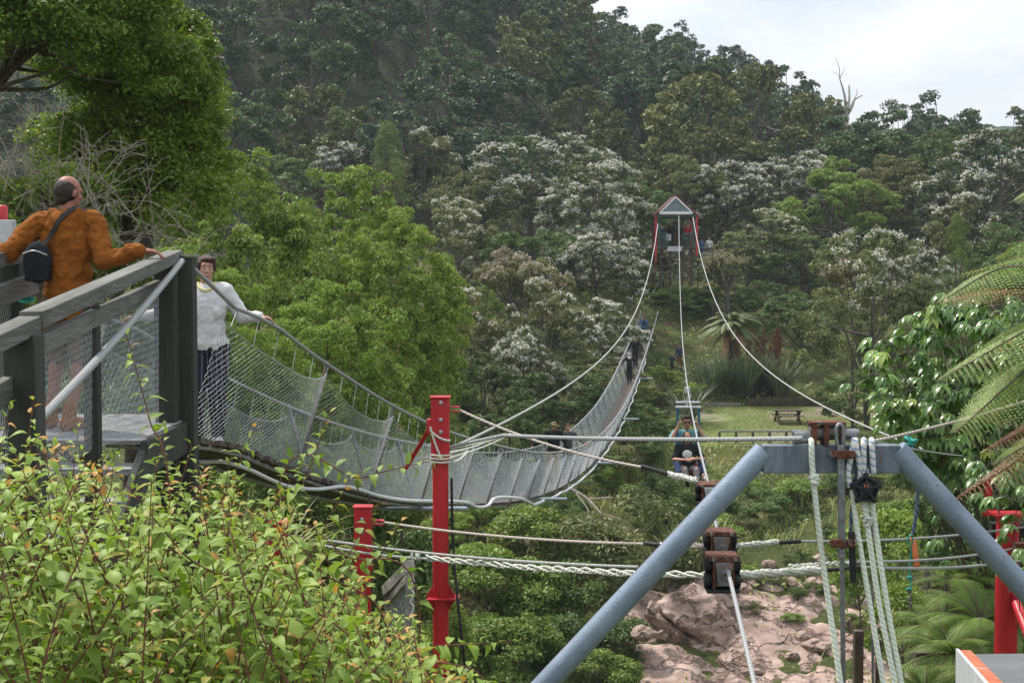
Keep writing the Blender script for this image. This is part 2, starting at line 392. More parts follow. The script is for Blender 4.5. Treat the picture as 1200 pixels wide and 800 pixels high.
# ------------------------------------------------------------------ terrain, river, haze
def sstep(a, b, x):
    t = np.clip((x - a) / (b - a), 0, 1); return t * t * (3 - 2 * t)
_PY = [-400, -20, 2.5, 4, 6, 10, 20, 30, 38, 50, 55, 62, 70, 80, 91, 100, 112, 125, 150, 175]
_PZ = [-1.6, -1.6, -1.7, -2.5, -3.9, -5.6, -9.3, -13.2, -16.6, -16.6, -15.2, -12.9, -11.3, -9.7, -8.6, -5.7, -1.6, 1.2, 5, 9]
_CX = [-600, 0, 300, 600, 740, 850, 960, 1010, 1060, 1100, 1300, 2000]
_CZ = [96, 88, 70, 45, 28, 24, 15, 1, 4, 7, 8, 14]
def vnoise(x, y, s, seed=0):
    x = np.asarray(x) / s + seed * 17.3; y = np.asarray(y) / s - seed * 9.1
    return (np.sin(x * 1.7 + 1.3 * np.sin(y * 1.1)) * np.cos(y * 1.9 + 1.1 * np.sin(x * .8)) + .5 * np.sin(x * 3.9 + y * 2.3) * np.cos(y * 4.3 - x * 1.7)) / 1.5
def T(x, y):
    x = np.asarray(x, float); y = np.asarray(y, float)
    z = np.interp(y, _PY, _PZ)
    # left bank shoulder and the shoulder on the right beside the frame
    z = z + sstep(-3.2, -9, x) * sstep(9, 15, y) * (1 - sstep(42, 56, y)) * 6.0
    z = z + sstep(3.4, 6.5, x) * sstep(5, 8, y) * (1 - sstep(13, 24, y)) * 3.4
    # forested hill
    px = 600 + 1667 * x / np.maximum(y, 60)
    c = np.interp(px, _CX, _CZ)
    h = sstep(118, 268, y) ** .8 * (c - 9)
    z = z + np.where(y > 118, h, 0) - np.maximum(y - 280, 0) * .12
    amp = sstep(52, 62, y) * .35 + sstep(110, 150, y) * 1.2
    lawn = sstep(7, 10, x) * (1 - sstep(22, 25, x)) * sstep(75, 79, y) * (1 - sstep(92, 95, y))
    z = z + vnoise(x, y, 6, 1) * amp * (1 - lawn) + vnoise(x, y, 22, 2) * amp * 1.2 * (1 - lawn)
    return z
def Tz(x, y): return float(T(x, y))

xs = np.concatenate([np.arange(-420, -60, 14), np.arange(-60, 90, 1.25), np.arange(90, 421, 14)])
ys = np.concatenate([np.arange(-120, -4, 12), np.arange(-4, 130, 1.0), np.arange(130, 330, 4), np.arange(330, 760, 20)])
GX, GY = np.meshgrid(xs, ys); GZ = T(GX, GY)
V = np.stack([GX, GY, GZ], -1).reshape(-1, 3); nx, ny = len(xs), len(ys)
ii = (np.arange(ny - 1)[:, None] * nx + np.arange(nx - 1)[None, :]).ravel()
FCS = np.stack([ii, ii + 1, ii + nx + 1, ii + nx], -1)
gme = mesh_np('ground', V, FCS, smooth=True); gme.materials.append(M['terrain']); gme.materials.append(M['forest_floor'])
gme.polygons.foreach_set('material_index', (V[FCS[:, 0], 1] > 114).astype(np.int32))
tag(link('ground', gme, M['terrain']), kind='structure')

riv = surf('river_water', (.03, .055, .045), (.05, .08, .065), .2, .08, spec=.5, bump=.15, bscale=2)
b = MB(); b.add([(-420, 36, -16.0), (420, 36, -16.0), (420, 54, -16.0), (-420, 54, -16.0)], [(0, 1, 2, 3)])
b.build('river', riv, kind='structure')

# far blue ridge seen through the dip of the skyline
b = MB(); px_ = [(-300, 30), (-150, 55), (20, 76), (120, 86), (165, 92), (200, 88), (260, 74), (330, 78), (420, 60)]
rv = []; rows = []
for k, (dy, f) in enumerate([(0, 0.0), (40, .55), (75, .85), (110, 1.0), (160, .9), (230, .3)]):
    for i, (x, z) in enumerate(px_):
        rv.append((x, 470 + dy, -20 + (z * .70 + 20) * f + math.sin(i * 2.1 + k) * 3 * f))
n_ = len(px_)
rf = [(k * n_ + i, k * n_ + i + 1, (k + 1) * n_ + i + 1, (k + 1) * n_ + i) for k in range(5) for i in range(n_ - 1)]
b.add(rv, rf)
hill_m = surf('far_ridge', (.012, .028, .010), (.045, .07, .026), .22, .95, bump=1, bscale=.6, detail=10)
hr = b.build('distant_hill', hill_m, smooth=True, kind='structure')
md = hr.modifiers.new('sub', 'SUBSURF'); md.levels = 4; md.render_levels = 4
tx = bpy.data.textures.new('canopy', 'CLOUDS'); tx.noise_scale = 6
md = hr.modifiers.new('disp', 'DISPLACE'); md.texture = tx; md.strength = 7; md.mid_level = .5

# lawn sheet on the far bank
gx = np.linspace(9.5, 23, 40); gy = np.linspace(79.6, 91, 30)
LX, LY = np.meshgrid(gx, gy); LZ = T(LX, LY) + .05
ii = (np.arange(29)[:, None] * 40 + np.arange(39)[None, :]).ravel()
# bare pinkish rock shelf at the water's edge
gx = np.linspace(3.2, 17.5, 150); gy = np.linspace(50.5, 64.5, 130); RX, RY = np.meshgrid(gx, gy)
edge = sstep(3.2, 5.2, RX) * (1 - sstep(14.5, 17.5, RX)) * sstep(50.5, 51.5, RY) * (1 - sstep(59.5, 64.5, RY))
rz_ = np.abs(vnoise(RX + RY * .35, RY, 3.1, 5)) * .6 + np.abs(vnoise(RX, RY + RX * .5, 1.3, 7)) * .22 + vnoise(RX, RY, .4, 9) * .03
RZ = T(RX, RY) - .50 + edge * (.38 + rz_)
ii = (np.arange(129)[:, None] * 150 + np.arange(149)[None, :]).ravel()
tag(link('rocky_ground', mesh_np('rocky_ground', np.stack([RX, RY, RZ], -1), np.stack([ii, ii + 1, ii + 151, ii + 150], -1)), M['rock']), kind='structure')
gx = np.linspace(9.5, 23, 40); gy = np.linspace(79.6, 91, 30)
ii = (np.arange(29)[:, None] * 40 + np.arange(39)[None, :]).ravel()
tag(link('lawn', mesh_np('lawn', np.stack([LX, LY, LZ], -1), np.stack([ii, ii + 1, ii + 41, ii + 40], -1), smooth=True), M['lawn']), kind='structure')

HAZE = 0.00025
if HAZE:
    hm = bpy.data.materials.new('haze'); hm.use_nodes = True; n = hm.node_tree; n.nodes.clear()
    pv = n.nodes.new('ShaderNodeVolumePrincipled'); ou = n.nodes.new('ShaderNodeOutputMaterial')
    pv.inputs['Color'].default_value = (.80, .88, 1, 1); pv.inputs['Density'].default_value = HAZE; pv.inputs['Anisotropy'].default_value = .2
    n.links.new(pv.outputs[0], ou.inputs['Volume'])
    b = MB(); b.box((0, 330, 55), (860, 920, 190))
    b.build('haze', hm, kind='stuff')
# ------------------------------------------------------------------ foliage generators
RNG = np.random.default_rng(11)
def unit(v): return v / np.maximum(np.linalg.norm(v, axis=-1, keepdims=True), 1e-9)

def rhomb(pos, nrm, size, asp=.5, fold=.2, rng=RNG, tdir=None):
    """one folded rhombic leaf (two triangles) per position"""
    n = len(pos); nrm = unit(nrm)
    t = rng.normal(size=(n, 3)) if tdir is None else tdir + rng.normal(size=(n, 3)) * .25
    t = unit(t - nrm * (t * nrm).sum(-1, keepdims=True)); bt = np.cross(nrm, t)
    s = size[:, None]
    v = np.empty((n, 4, 3)); v[:, 0] = pos - t * s * .5; v[:, 2] = pos + t * s * .5 - nrm * s * .12
    v[:, 1] = pos + bt * s * asp * .5 + nrm * s * fold * .3; v[:, 3] = pos - bt * s * asp * .5 + nrm * s * fold * .3
    i = np.arange(n)[:, None] * 4
    return v.reshape(-1, 3), np.concatenate([i + np.array([0, 1, 2]), i + np.array([0, 2, 3])], 0)

def blade(pos, d, nrm, length, width, droop=.25, fold=.25, nseg=4, prof=None):
    """curved leaf made of a strip of quads; all arguments are arrays of n"""
    n = len(pos); d = unit(d); nrm = unit(nrm - d * (nrm * d).sum(-1, keepdims=True)); sd = np.cross(d, nrm)
    ts = np.linspace(0, 1, nseg + 1)
    pr = prof if prof is not None else np.sin(np.pi * np.clip(ts, .03, .985) ** .75)
    v = np.empty((n, nseg + 1, 3, 3)); L = length[:, None]; W = width[:, None]
    dr = droop if np.ndim(droop) == 0 else np.asarray(droop)[:, None]
    for k, t in enumerate(ts):
        c = pos + d * L * (t - .35 * dr * t * t) - nrm * L * dr * t * t
        v[:, k, 1] = c
        v[:, k, 0] = c + sd * W * .5 * pr[k] + nrm * W * fold * pr[k]
        v[:, k, 2] = c - sd * W * .5 * pr[k] + nrm * W * fold * pr[k]
    b = np.arange(n)[:, None] * (nseg + 1) * 3; q = []
    for k in range(nseg):
        q.append(b + np.array([k * 3, k * 3 + 1, k * 3 + 4, k * 3 + 3])); q.append(b + np.array([k * 3 + 1, k * 3 + 2, k * 3 + 5, k * 3 + 4]))
    return v.reshape(-1, 3), np.concatenate(q, 0), (nseg + 1) * 3

def clumps(rng, kind, nc):
    """clump centres in a unit crown: x,y in -.5...5, z 0..1, plus outward direction"""
    if kind == 'cone':
        z = rng.uniform(.06, 1, nc) ** 1.15; a = rng.uniform(0, 2 * np.pi, nc)
        rr = (.46 * (1 - z) ** .75 + .03) * rng.uniform(.55, 1.05, nc)
        c = np.stack([rr * np.cos(a), rr * np.sin(a), z], -1); d = np.stack([np.cos(a), np.sin(a), np.full(nc, .35)], -1)
        return c, unit(d)
    nl = max(12, nc // 8); d = unit(rng.normal(size=(nl * 4, 3))); d = d[d[:, 2] > -.62][:nl]
    rad = rng.uniform(.5, 1.0, (len(d), 1)) ** .6
    # uneven outline: a few big lobes
    lob = unit(rng.normal(size=(7, 3))); f = .74 + .30 * np.max(np.clip(d @ lob.T, 0, 1) ** 4, axis=1, keepdims=True)
    c = d * rad * f * np.array([.5, .5, .42]); c[:, 2] += .56
    if kind == 'tall': c[:, 2] = .5 + (c[:, 2] - .56) * 1.15; c[:, :2] *= (1.05 - .45 * c[:, 2:3])
    # every lobe is a branch end that carries a handful of leaf clumps on its upper, outer side, with gaps between the lobes
    m = max(1, round(nc / len(c))); ci = np.repeat(np.arange(len(c)), m); lr = rng.uniform(.085, .165, len(c))[ci][:, None]
    u = unit(rng.normal(size=(len(ci), 3)) + d[ci] * .7 + np.array([0, 0, .5]))
    c2 = c[ci] + u * lr * rng.uniform(.45, 1.0, (len(ci), 1)) * np.array([1.1, 1.1, .8])
    return c2, unit(d[ci] + u * .8)

def crown(rng, kind='round', nc=110, per=120, leaf=.022, cr=.085, asp=.5, aspect=1.0, flat=.62, bloom=0.0, bsize=.012, bper=70):
    """aspect = height/width of the real tree, so leaves are not stretched; returns leaf mesh, blossom mesh (V,F,tint)"""
    c, d = clumps(rng, kind, nc); nc = len(c)
    r = cr * rng.uniform(.65, 1.35, nc); tone = rng.uniform(0, 1, nc)
    S = np.array([1, 1, aspect])
    cc = np.repeat(c * S, per, 0); rr = np.repeat(r, per)[:, None]; dd = np.repeat(d, per, 0)
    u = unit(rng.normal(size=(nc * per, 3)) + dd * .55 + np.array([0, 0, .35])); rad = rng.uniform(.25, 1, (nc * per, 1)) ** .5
    pos = cc + u * rr * rad * np.array([1.15, 1.15, flat])
    nrm = unit(u * .6 + np.array([0, 0, .45]) + rng.normal(size=u.shape) * .6)
    size = leaf * rng.uniform(.6, 1.35, len(pos))
    v, f = rhomb(pos, nrm, size, asp, .25, rng)
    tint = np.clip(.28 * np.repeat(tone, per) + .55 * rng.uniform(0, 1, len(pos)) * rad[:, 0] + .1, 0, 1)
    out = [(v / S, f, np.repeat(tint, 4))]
    if bloom > 0:
        # blossom heads crowd on the outer, upper sides of some clumps
        patch = np.sin(c[:, 0] * 9 + rng.uniform(0, 6)) + np.sin(c[:, 1] * 8 + rng.uniform(0, 6)) + np.sin(c[:, 2] * 9 + rng.uniform(0, 6)) + rng.normal(size=nc) * .8
        key = (d[:, 2] * .35 + np.linalg.norm((c - np.array([0, 0, .5])) * np.array([1, 1, 1.1]), axis=1) * 2.0 + patch * .42)
        sel = np.where(key > np.quantile(key, 1 - bloom))[0]
        ci = np.repeat(sel, bper)
        u = unit(rng.normal(size=(len(ci), 3)) * .75 + d[ci] * .5 + np.array([0, 0, .9]))
        p = c[ci] * S + u * r[ci][:, None] * rng.uniform(.86, 1.1, (len(ci), 1)) * np.array([1.15, 1.15, flat])
        # tufts: pull blossoms together in little heads
        k = rng.integers(0, bper, len(ci)) // 7; base = (np.repeat(np.arange(len(sel)), bper) * bper + k * 7); p = p[base] + rng.normal(size=p.shape) * bsize * .75
        v2, f2 = rhomb(p, unit(u + rng.normal(size=u.shape) * .5), bsize * rng.uniform(.7, 1.5, len(p)), .8, .2, rng)
        out.append((v2 / S, f2, np.repeat(rng.uniform(0, 1, len(p)), 4)))
    return out, c, r

def limbs(c, rng, base=.14, n=9, rt=.028, lean=.03, aspect=1.0):
    """tapered trunk and limbs up to some of the crown clumps, in the same unit box"""
    m = MB(); top = Vector((lean * rng.normal(), lean * rng.normal(), .78))
    pts = spline([(0, 0, -.06), (lean * rng.normal() * .5, lean * rng.normal() * .5, .25), (top.x * .6, top.y * .6, .5), top], 4)
    m.tube(pts, [rt * (1 - .8 * i / (len(pts) - 1)) for i in range(len(pts))], 7)
    for i in rng.choice(len(c), min(n, len(c)), replace=False):
        e = Vector(c[i]); s = pts[int(rng.integers(3, 9))]
        mid = s.lerp(e, .5) + Vector((0, 0, -.02)) + Vector(rng.normal(size=3) * .02)
        q = spline([s, mid, e], 4); m.tube(q, [rt * .42 * (1 - .8 * k / (len(q) - 1)) for k in range(len(q))], 5)
    return m

LM = {}
LM['hill_dark'] = leafmat('hill_dark_leaves', (0.035, 0.067, 0.024), (0.118, 0.170, 0.052), trans=.15, var=.30, nscale=3)
LM['hill_olive'] = leafmat('hill_olive_leaves', (0.067, 0.086, 0.028), (0.193, 0.207, 0.063), trans=.15, var=.28, nscale=3)
LM['hill_blue'] = leafmat('hill_blue_leaves', (0.035, 0.067, 0.035), (0.122, 0.168, 0.085), trans=.15, var=.28, nscale=3)
LM['hill_bronze'] = leafmat('hill_bronze_leaves', (0.088, 0.074, 0.043), (0.237, 0.186, 0.106), trans=.12, var=.28, nscale=3)
LM['mid_dark'] = leafmat('mid_dark_leaves', (0.044, 0.078, 0.021), (0.158, 0.223, 0.056), trans=.2, var=.25, nscale=3)
LM['mid_light'] = leafmat('mid_light_leaves', (0.088, 0.157, 0.028), (0.295, 0.389, 0.079), trans=.25, var=.22, nscale=3)
LM['mid_olive'] = leafmat('mid_olive_leaves', (0.075, 0.092, 0.032), (0.227, 0.232, 0.079), trans=.2, var=.22, nscale=3)
LM['kamahi'] = leafmat('blossom_tree_leaves', (0.049, 0.074, 0.027), (0.167, 0.195, 0.074), trans=.2, var=.22, nscale=3)
LM['bloom'] = leafmat('cream_blossom', (.50, .48, .41), (.80, .79, .72), trans=.15, var=.08, nscale=3)
LM['bloom_pink'] = leafmat('dull_pink_blossom', (.30, .25, .20), (.52, .45, .38), trans=.15, var=.08, nscale=3)
LM['conic'] = leafmat('feathery_leaves', (0.098, 0.148, 0.039), (0.257, 0.315, 0.088), trans=.2, var=.15, nscale=3)
LM['near_green'] = leafmat('near_green_leaves', (0.066, 0.122, 0.020), (0.240, 0.335, 0.052), trans=.33, var=.12, nscale=1.2, rough=.42)
LM['near_bright'] = leafmat('near_bright_leaves', (0.092, 0.164, 0.023), (0.306, 0.398, 0.066), trans=.35, var=.12, nscale=1.2, rough=.42)
LM['mid_left'] = leafmat('bright_tree_leaves', (0.095, 0.157, 0.028), (0.325, 0.417, 0.088), trans=.3, var=.15, nscale=1.2)
LM['cover'] = leafmat('ground_cover_leaves', (0.088, 0.148, 0.032), (0.286, 0.343, 0.079), trans=.25, var=.0, nscale=.35)
LM['grass'] = leafmat('grass_blades', (0.139, 0.177, 0.044), (0.394, 0.399, 0.133), trans=.25, var=.0, nscale=.3)
LM['bush'] = leafmat('bush_leaves', (.13, .225, .03), (.31, .42, .078), (.52, .29, .08), trans=.33, var=.0, nscale=1.5, rough=.5, spec=.3)
LM['fern'] = leafmat('fern_fronds', (0.072, 0.138, 0.026), (0.246, 0.348, 0.080), (0.377, 0.189, 0.087), trans=.3, var=.1, nscale=1)
LM['fern_far'] = leafmat('far_fern_fronds', (.055, .085, .02), (.15, .185, .05), trans=.2, var=.1, nscale=1)
LM['fern_dead'] = leafmat('dead_fern_fronds', (0.145, 0.065, 0.036), (0.348, 0.174, 0.094), trans=.2, var=.1, nscale=2)
LM['palmate'] = leafmat('palmate_leaves', (0.065, 0.145, 0.032), (0.189, 0.312, 0.080), (0.319, 0.420, 0.102), trans=.25, var=.0, nscale=1.5, rough=.3, spec=.5)
LM['flax'] = leafmat('flax_blades', (.06, .085, .04), (.19, .22, .13), trans=.15, var=.2, nscale=1, rough=.4)
LM['dry'] = leafmat('dry_leaves', (0.174, 0.109, 0.065), (0.348, 0.246, 0.160), trans=.15, var=.1, nscale=1)

m = MB(); m.tube([(0, 0, -1), (0.02, 0, -.5), (0, 0, .06)], [1.25, 1.1, 1.0], 8); STEM = m.mesh('lower_trunk', smooth=True); STEM.materials.append(M['bark'])
class Proto:
    """one tree kind as mesh data in a unit box: trunk, crown and perhaps blossom"""
    def __init__(s, seed, leafm, bloomm=None, bark='bark', aspect=1.0, limbsn=9, rt=.028, **k):
        rng = np.random.default_rng(seed); out, c, r = crown(rng, aspect=aspect, **k)
        s.aspect = aspect; s.rt = rt
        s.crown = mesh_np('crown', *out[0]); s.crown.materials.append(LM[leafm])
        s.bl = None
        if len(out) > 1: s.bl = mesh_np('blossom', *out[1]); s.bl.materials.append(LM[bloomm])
        s.trunk = limbs(c, rng, n=limbsn, rt=rt).mesh('trunk', smooth=True); s.trunk.materials.append(M[bark])
    def place(s, name, label, loc, wd, h, rot, group=None, cat='tree'):
        o = thing(name, label, cat, loc, group)
        hc = min(h, wd * s.aspect * 1.45)          # a crown keeps its shape; a taller tree gets a longer trunk
        o.location = (loc[0], loc[1], loc[2] + h - hc)
        o.scale = (wd, wd, hc); o.rotation_euler = (0, 0, rot)
        t_ = link('trunk', s.trunk, None, o)
        if h > hc: t2 = link('lower_trunk', STEM, None, o); t2.scale = (s.rt, s.rt, (h - hc) / hc + .1)
        link('crown', s.crown, None, o)
        if s.bl: link('blossom', s.bl, None, o)
        return o

PR = {}
hk = dict(nc=170, per=38, leaf=.040, cr=.060, asp=.55)
for i in range(3): PR['hd%d' % i] = Proto(100 + i, 'hill_dark', kind='round', aspect=1.15, **hk)
for i in range(2): PR['hb%d' % i] = Proto(110 + i, 'hill_blue', kind='round', aspect=1.25, **hk)
for i in range(2): PR['ht%d' % i] = Proto(115 + i, 'hill_blue', kind='tall', aspect=1.6, **hk)
for i in range(2): PR['ho%d' % i] = Proto(120 + i, 'hill_olive', kind='round', aspect=1.1, **hk)
PR['hr0'] = Proto(125, 'hill_bronze', kind='round', aspect=1.1, nc=80, per=40, leaf=.04, cr=.09, asp=.5)
for i in range(2): PR['hs%d' % i] = Proto(130 + i, 'hill_blue', kind='round', aspect=1.4, nc=42, per=60, leaf=.034, cr=.095, asp=.6, limbsn=22, rt=.022)
mk = dict(nc=260, per=80, leaf=.024, cr=.047, asp=.5)
for i in range(3): PR['k%d' % i] = Proto(200 + i, 'kamahi', 'bloom', kind='round', aspect=1.1, bloom=.66, bsize=.0120, bper=78, **mk)
PR['kp0'] = Proto(210, 'mid_olive', 'bloom_pink', kind='round', aspect=.9, bloom=.6, bsize=.0125, bper=60, **mk)
PR['kl0'] = Proto(211, 'mid_olive', 'bloom', kind='round', aspect=1.0, bloom=.28, bsize=.0115, bper=56, **mk)
for i in range(3): PR['d%d' % i] = Proto(220 + i, 'mid_dark', kind='round', aspect=1.1, **mk)
for i in range(2): PR['l%d' % i] = Proto(230 + i, 'mid_light', kind='round', aspect=1.0, **mk)
PR['o0'] = Proto(240, 'mid_olive', kind='round', aspect=1.0, **mk)
PR['c0'] = Proto(250, 'conic', kind='cone', aspect=1.5, nc=170, per=80, leaf=.030, cr=.060, asp=.26, flat=.8)
PR['s0'] = Proto(260, 'mid_light', kind='round', aspect=.8, nc=70, per=90, leaf=.042, cr=.13, asp=.5, rt=.014)
PR['s1'] = Proto(261, 'mid_dark', kind='round', aspect=.8, nc=70, per=90, leaf=.042, cr=.13, asp=.5, rt=.014)
PR['s2'] = Proto(262, 'mid_olive', kind='round', aspect=.8, nc=70, per=90, leaf=.040, cr=.13, asp=.4, rt=.014)
PR['m0'] = Proto(270, 'mid_left', kind='round', aspect=1.2, nc=460, per=105, leaf=.018, cr=.042, asp=.5, limbsn=24, bark='bark', rt=.012)
PR['m1'] = Proto(271, 'mid_left', kind='round', aspect=1.2, nc=460, per=105, leaf=.018, cr=.042, asp=.5, limbsn=24, bark='bark', rt=.012)

# ------------------------------------------------------------------ hillside forest: individual trees
rnd = random.Random(5)
cand = []
for k in range(9000):
    y = rnd.uniform(132, 292); x = rnd.uniform(-95, 105)
    px, py = pix((x, y, Tz(x, y) + 9))
    if -70 < px < 1270 and (px > 230 or py > 0): cand.append((x, y, px, py))
cand.sort(key=lambda c: c[1]); pts_ = []
grid = {}
rnd.shuffle(cand)
for x, y, px, py in cand:
    dmin = 7.3 if y < 220 else 7.0
    if all((x - a) ** 2 + (y - b_) ** 2 > dmin * dmin for a, b_ in pts_): pts_.append((x, y))
def seen(x, y):
    px, py = pix((x, y, Tz(x, y))); return py > -25 and py < 400
pts_ = [p for p in pts_ if seen(*p)]
pts_.sort(key=lambda p: p[1]); N_HILL = len(pts_)
kinds = [('hd', 3, 'dark evergreen tree among the forest covering the far hillside', 'dark evergreen trees of the hill forest', 'evergreen_tree'),
         ('hb', 2, 'blue-green rounded tree among the forest covering the far hillside', 'blue-green trees of the hill forest', 'forest_tree'),
         ('ht', 2, 'tall narrow blue-green tree among the forest covering the far hillside', 'tall narrow trees of the hill forest', 'tall_tree'),
         ('ho', 2, 'olive-green rounded tree among the forest covering the far hillside', 'olive trees of the hill forest', 'olive_green_tree'),
         ('hr', 1, 'brownish bronze-leaved tree among the forest covering the far hillside', 'bronze trees of the hill forest', 'bronze_tree')]
wts = [.36, .22, .16, .20, .06]
filler = []
for i, (x, y) in enumerate(pts_):
    px, py = pix((x, y, Tz(x, y)))
    k = rnd.choices(kinds, wts)[0]
    wd = rnd.uniform(7.5, 11.5); h = wd * rnd.uniform(1.05, 1.45)
    if k[0] == 'ht': wd *= .75; h = wd * 1.9
    pk = PR['%s%d' % (k[0], rnd.randrange(k[1]))]
    nm, lab, grp = k[4], k[2], k[3]
    if y > 258 and px > 640 and rnd.random() < .6:
        pk = PR['hs%d' % rnd.randrange(2)]; nm, lab, grp = 'skyline_tree', 'open-crowned tree with gaps between its branches on the hill skyline', 'open trees along the skyline'
        wd = rnd.uniform(7, 10); h = wd * rnd.uniform(1.3, 1.7)
    pk.place(nm, lab, (x, y, Tz(x, y) - .4), wd, h, rnd.uniform(0, 6.28), grp)

# forest understorey between those trees: one mass
rng = np.random.default_rng(3)
n = 110000; ux = rng.uniform(-110, 120, n); uy = rng.uniform(112, 300, n); uz = T(ux, uy)
ppx = 600 + F * ux / uy; ok = (ppx > -80) & (ppx < 1290); ux, uy, uz = ux[ok], uy[ok], uz[ok]
pos = np.stack([ux, uy, uz + np.abs(rng.normal(size=len(ux))) * .8], -1)
v, f = rhomb(pos, rng.normal(size=pos.shape) * .6 + np.array([0, -.4, .8]), rng.uniform(.3, .75, len(pos)), .6, .2, rng)
o = link('forest_undergrowth', mesh_np('forest_undergrowth', v, f, np.repeat(rng.uniform(0, .9, len(pos)), 4)), LM['hill_dark'])
tag(o, 'dark leafy undergrowth filling the gaps between the hillside trees', 'undergrowth', kind='stuff')

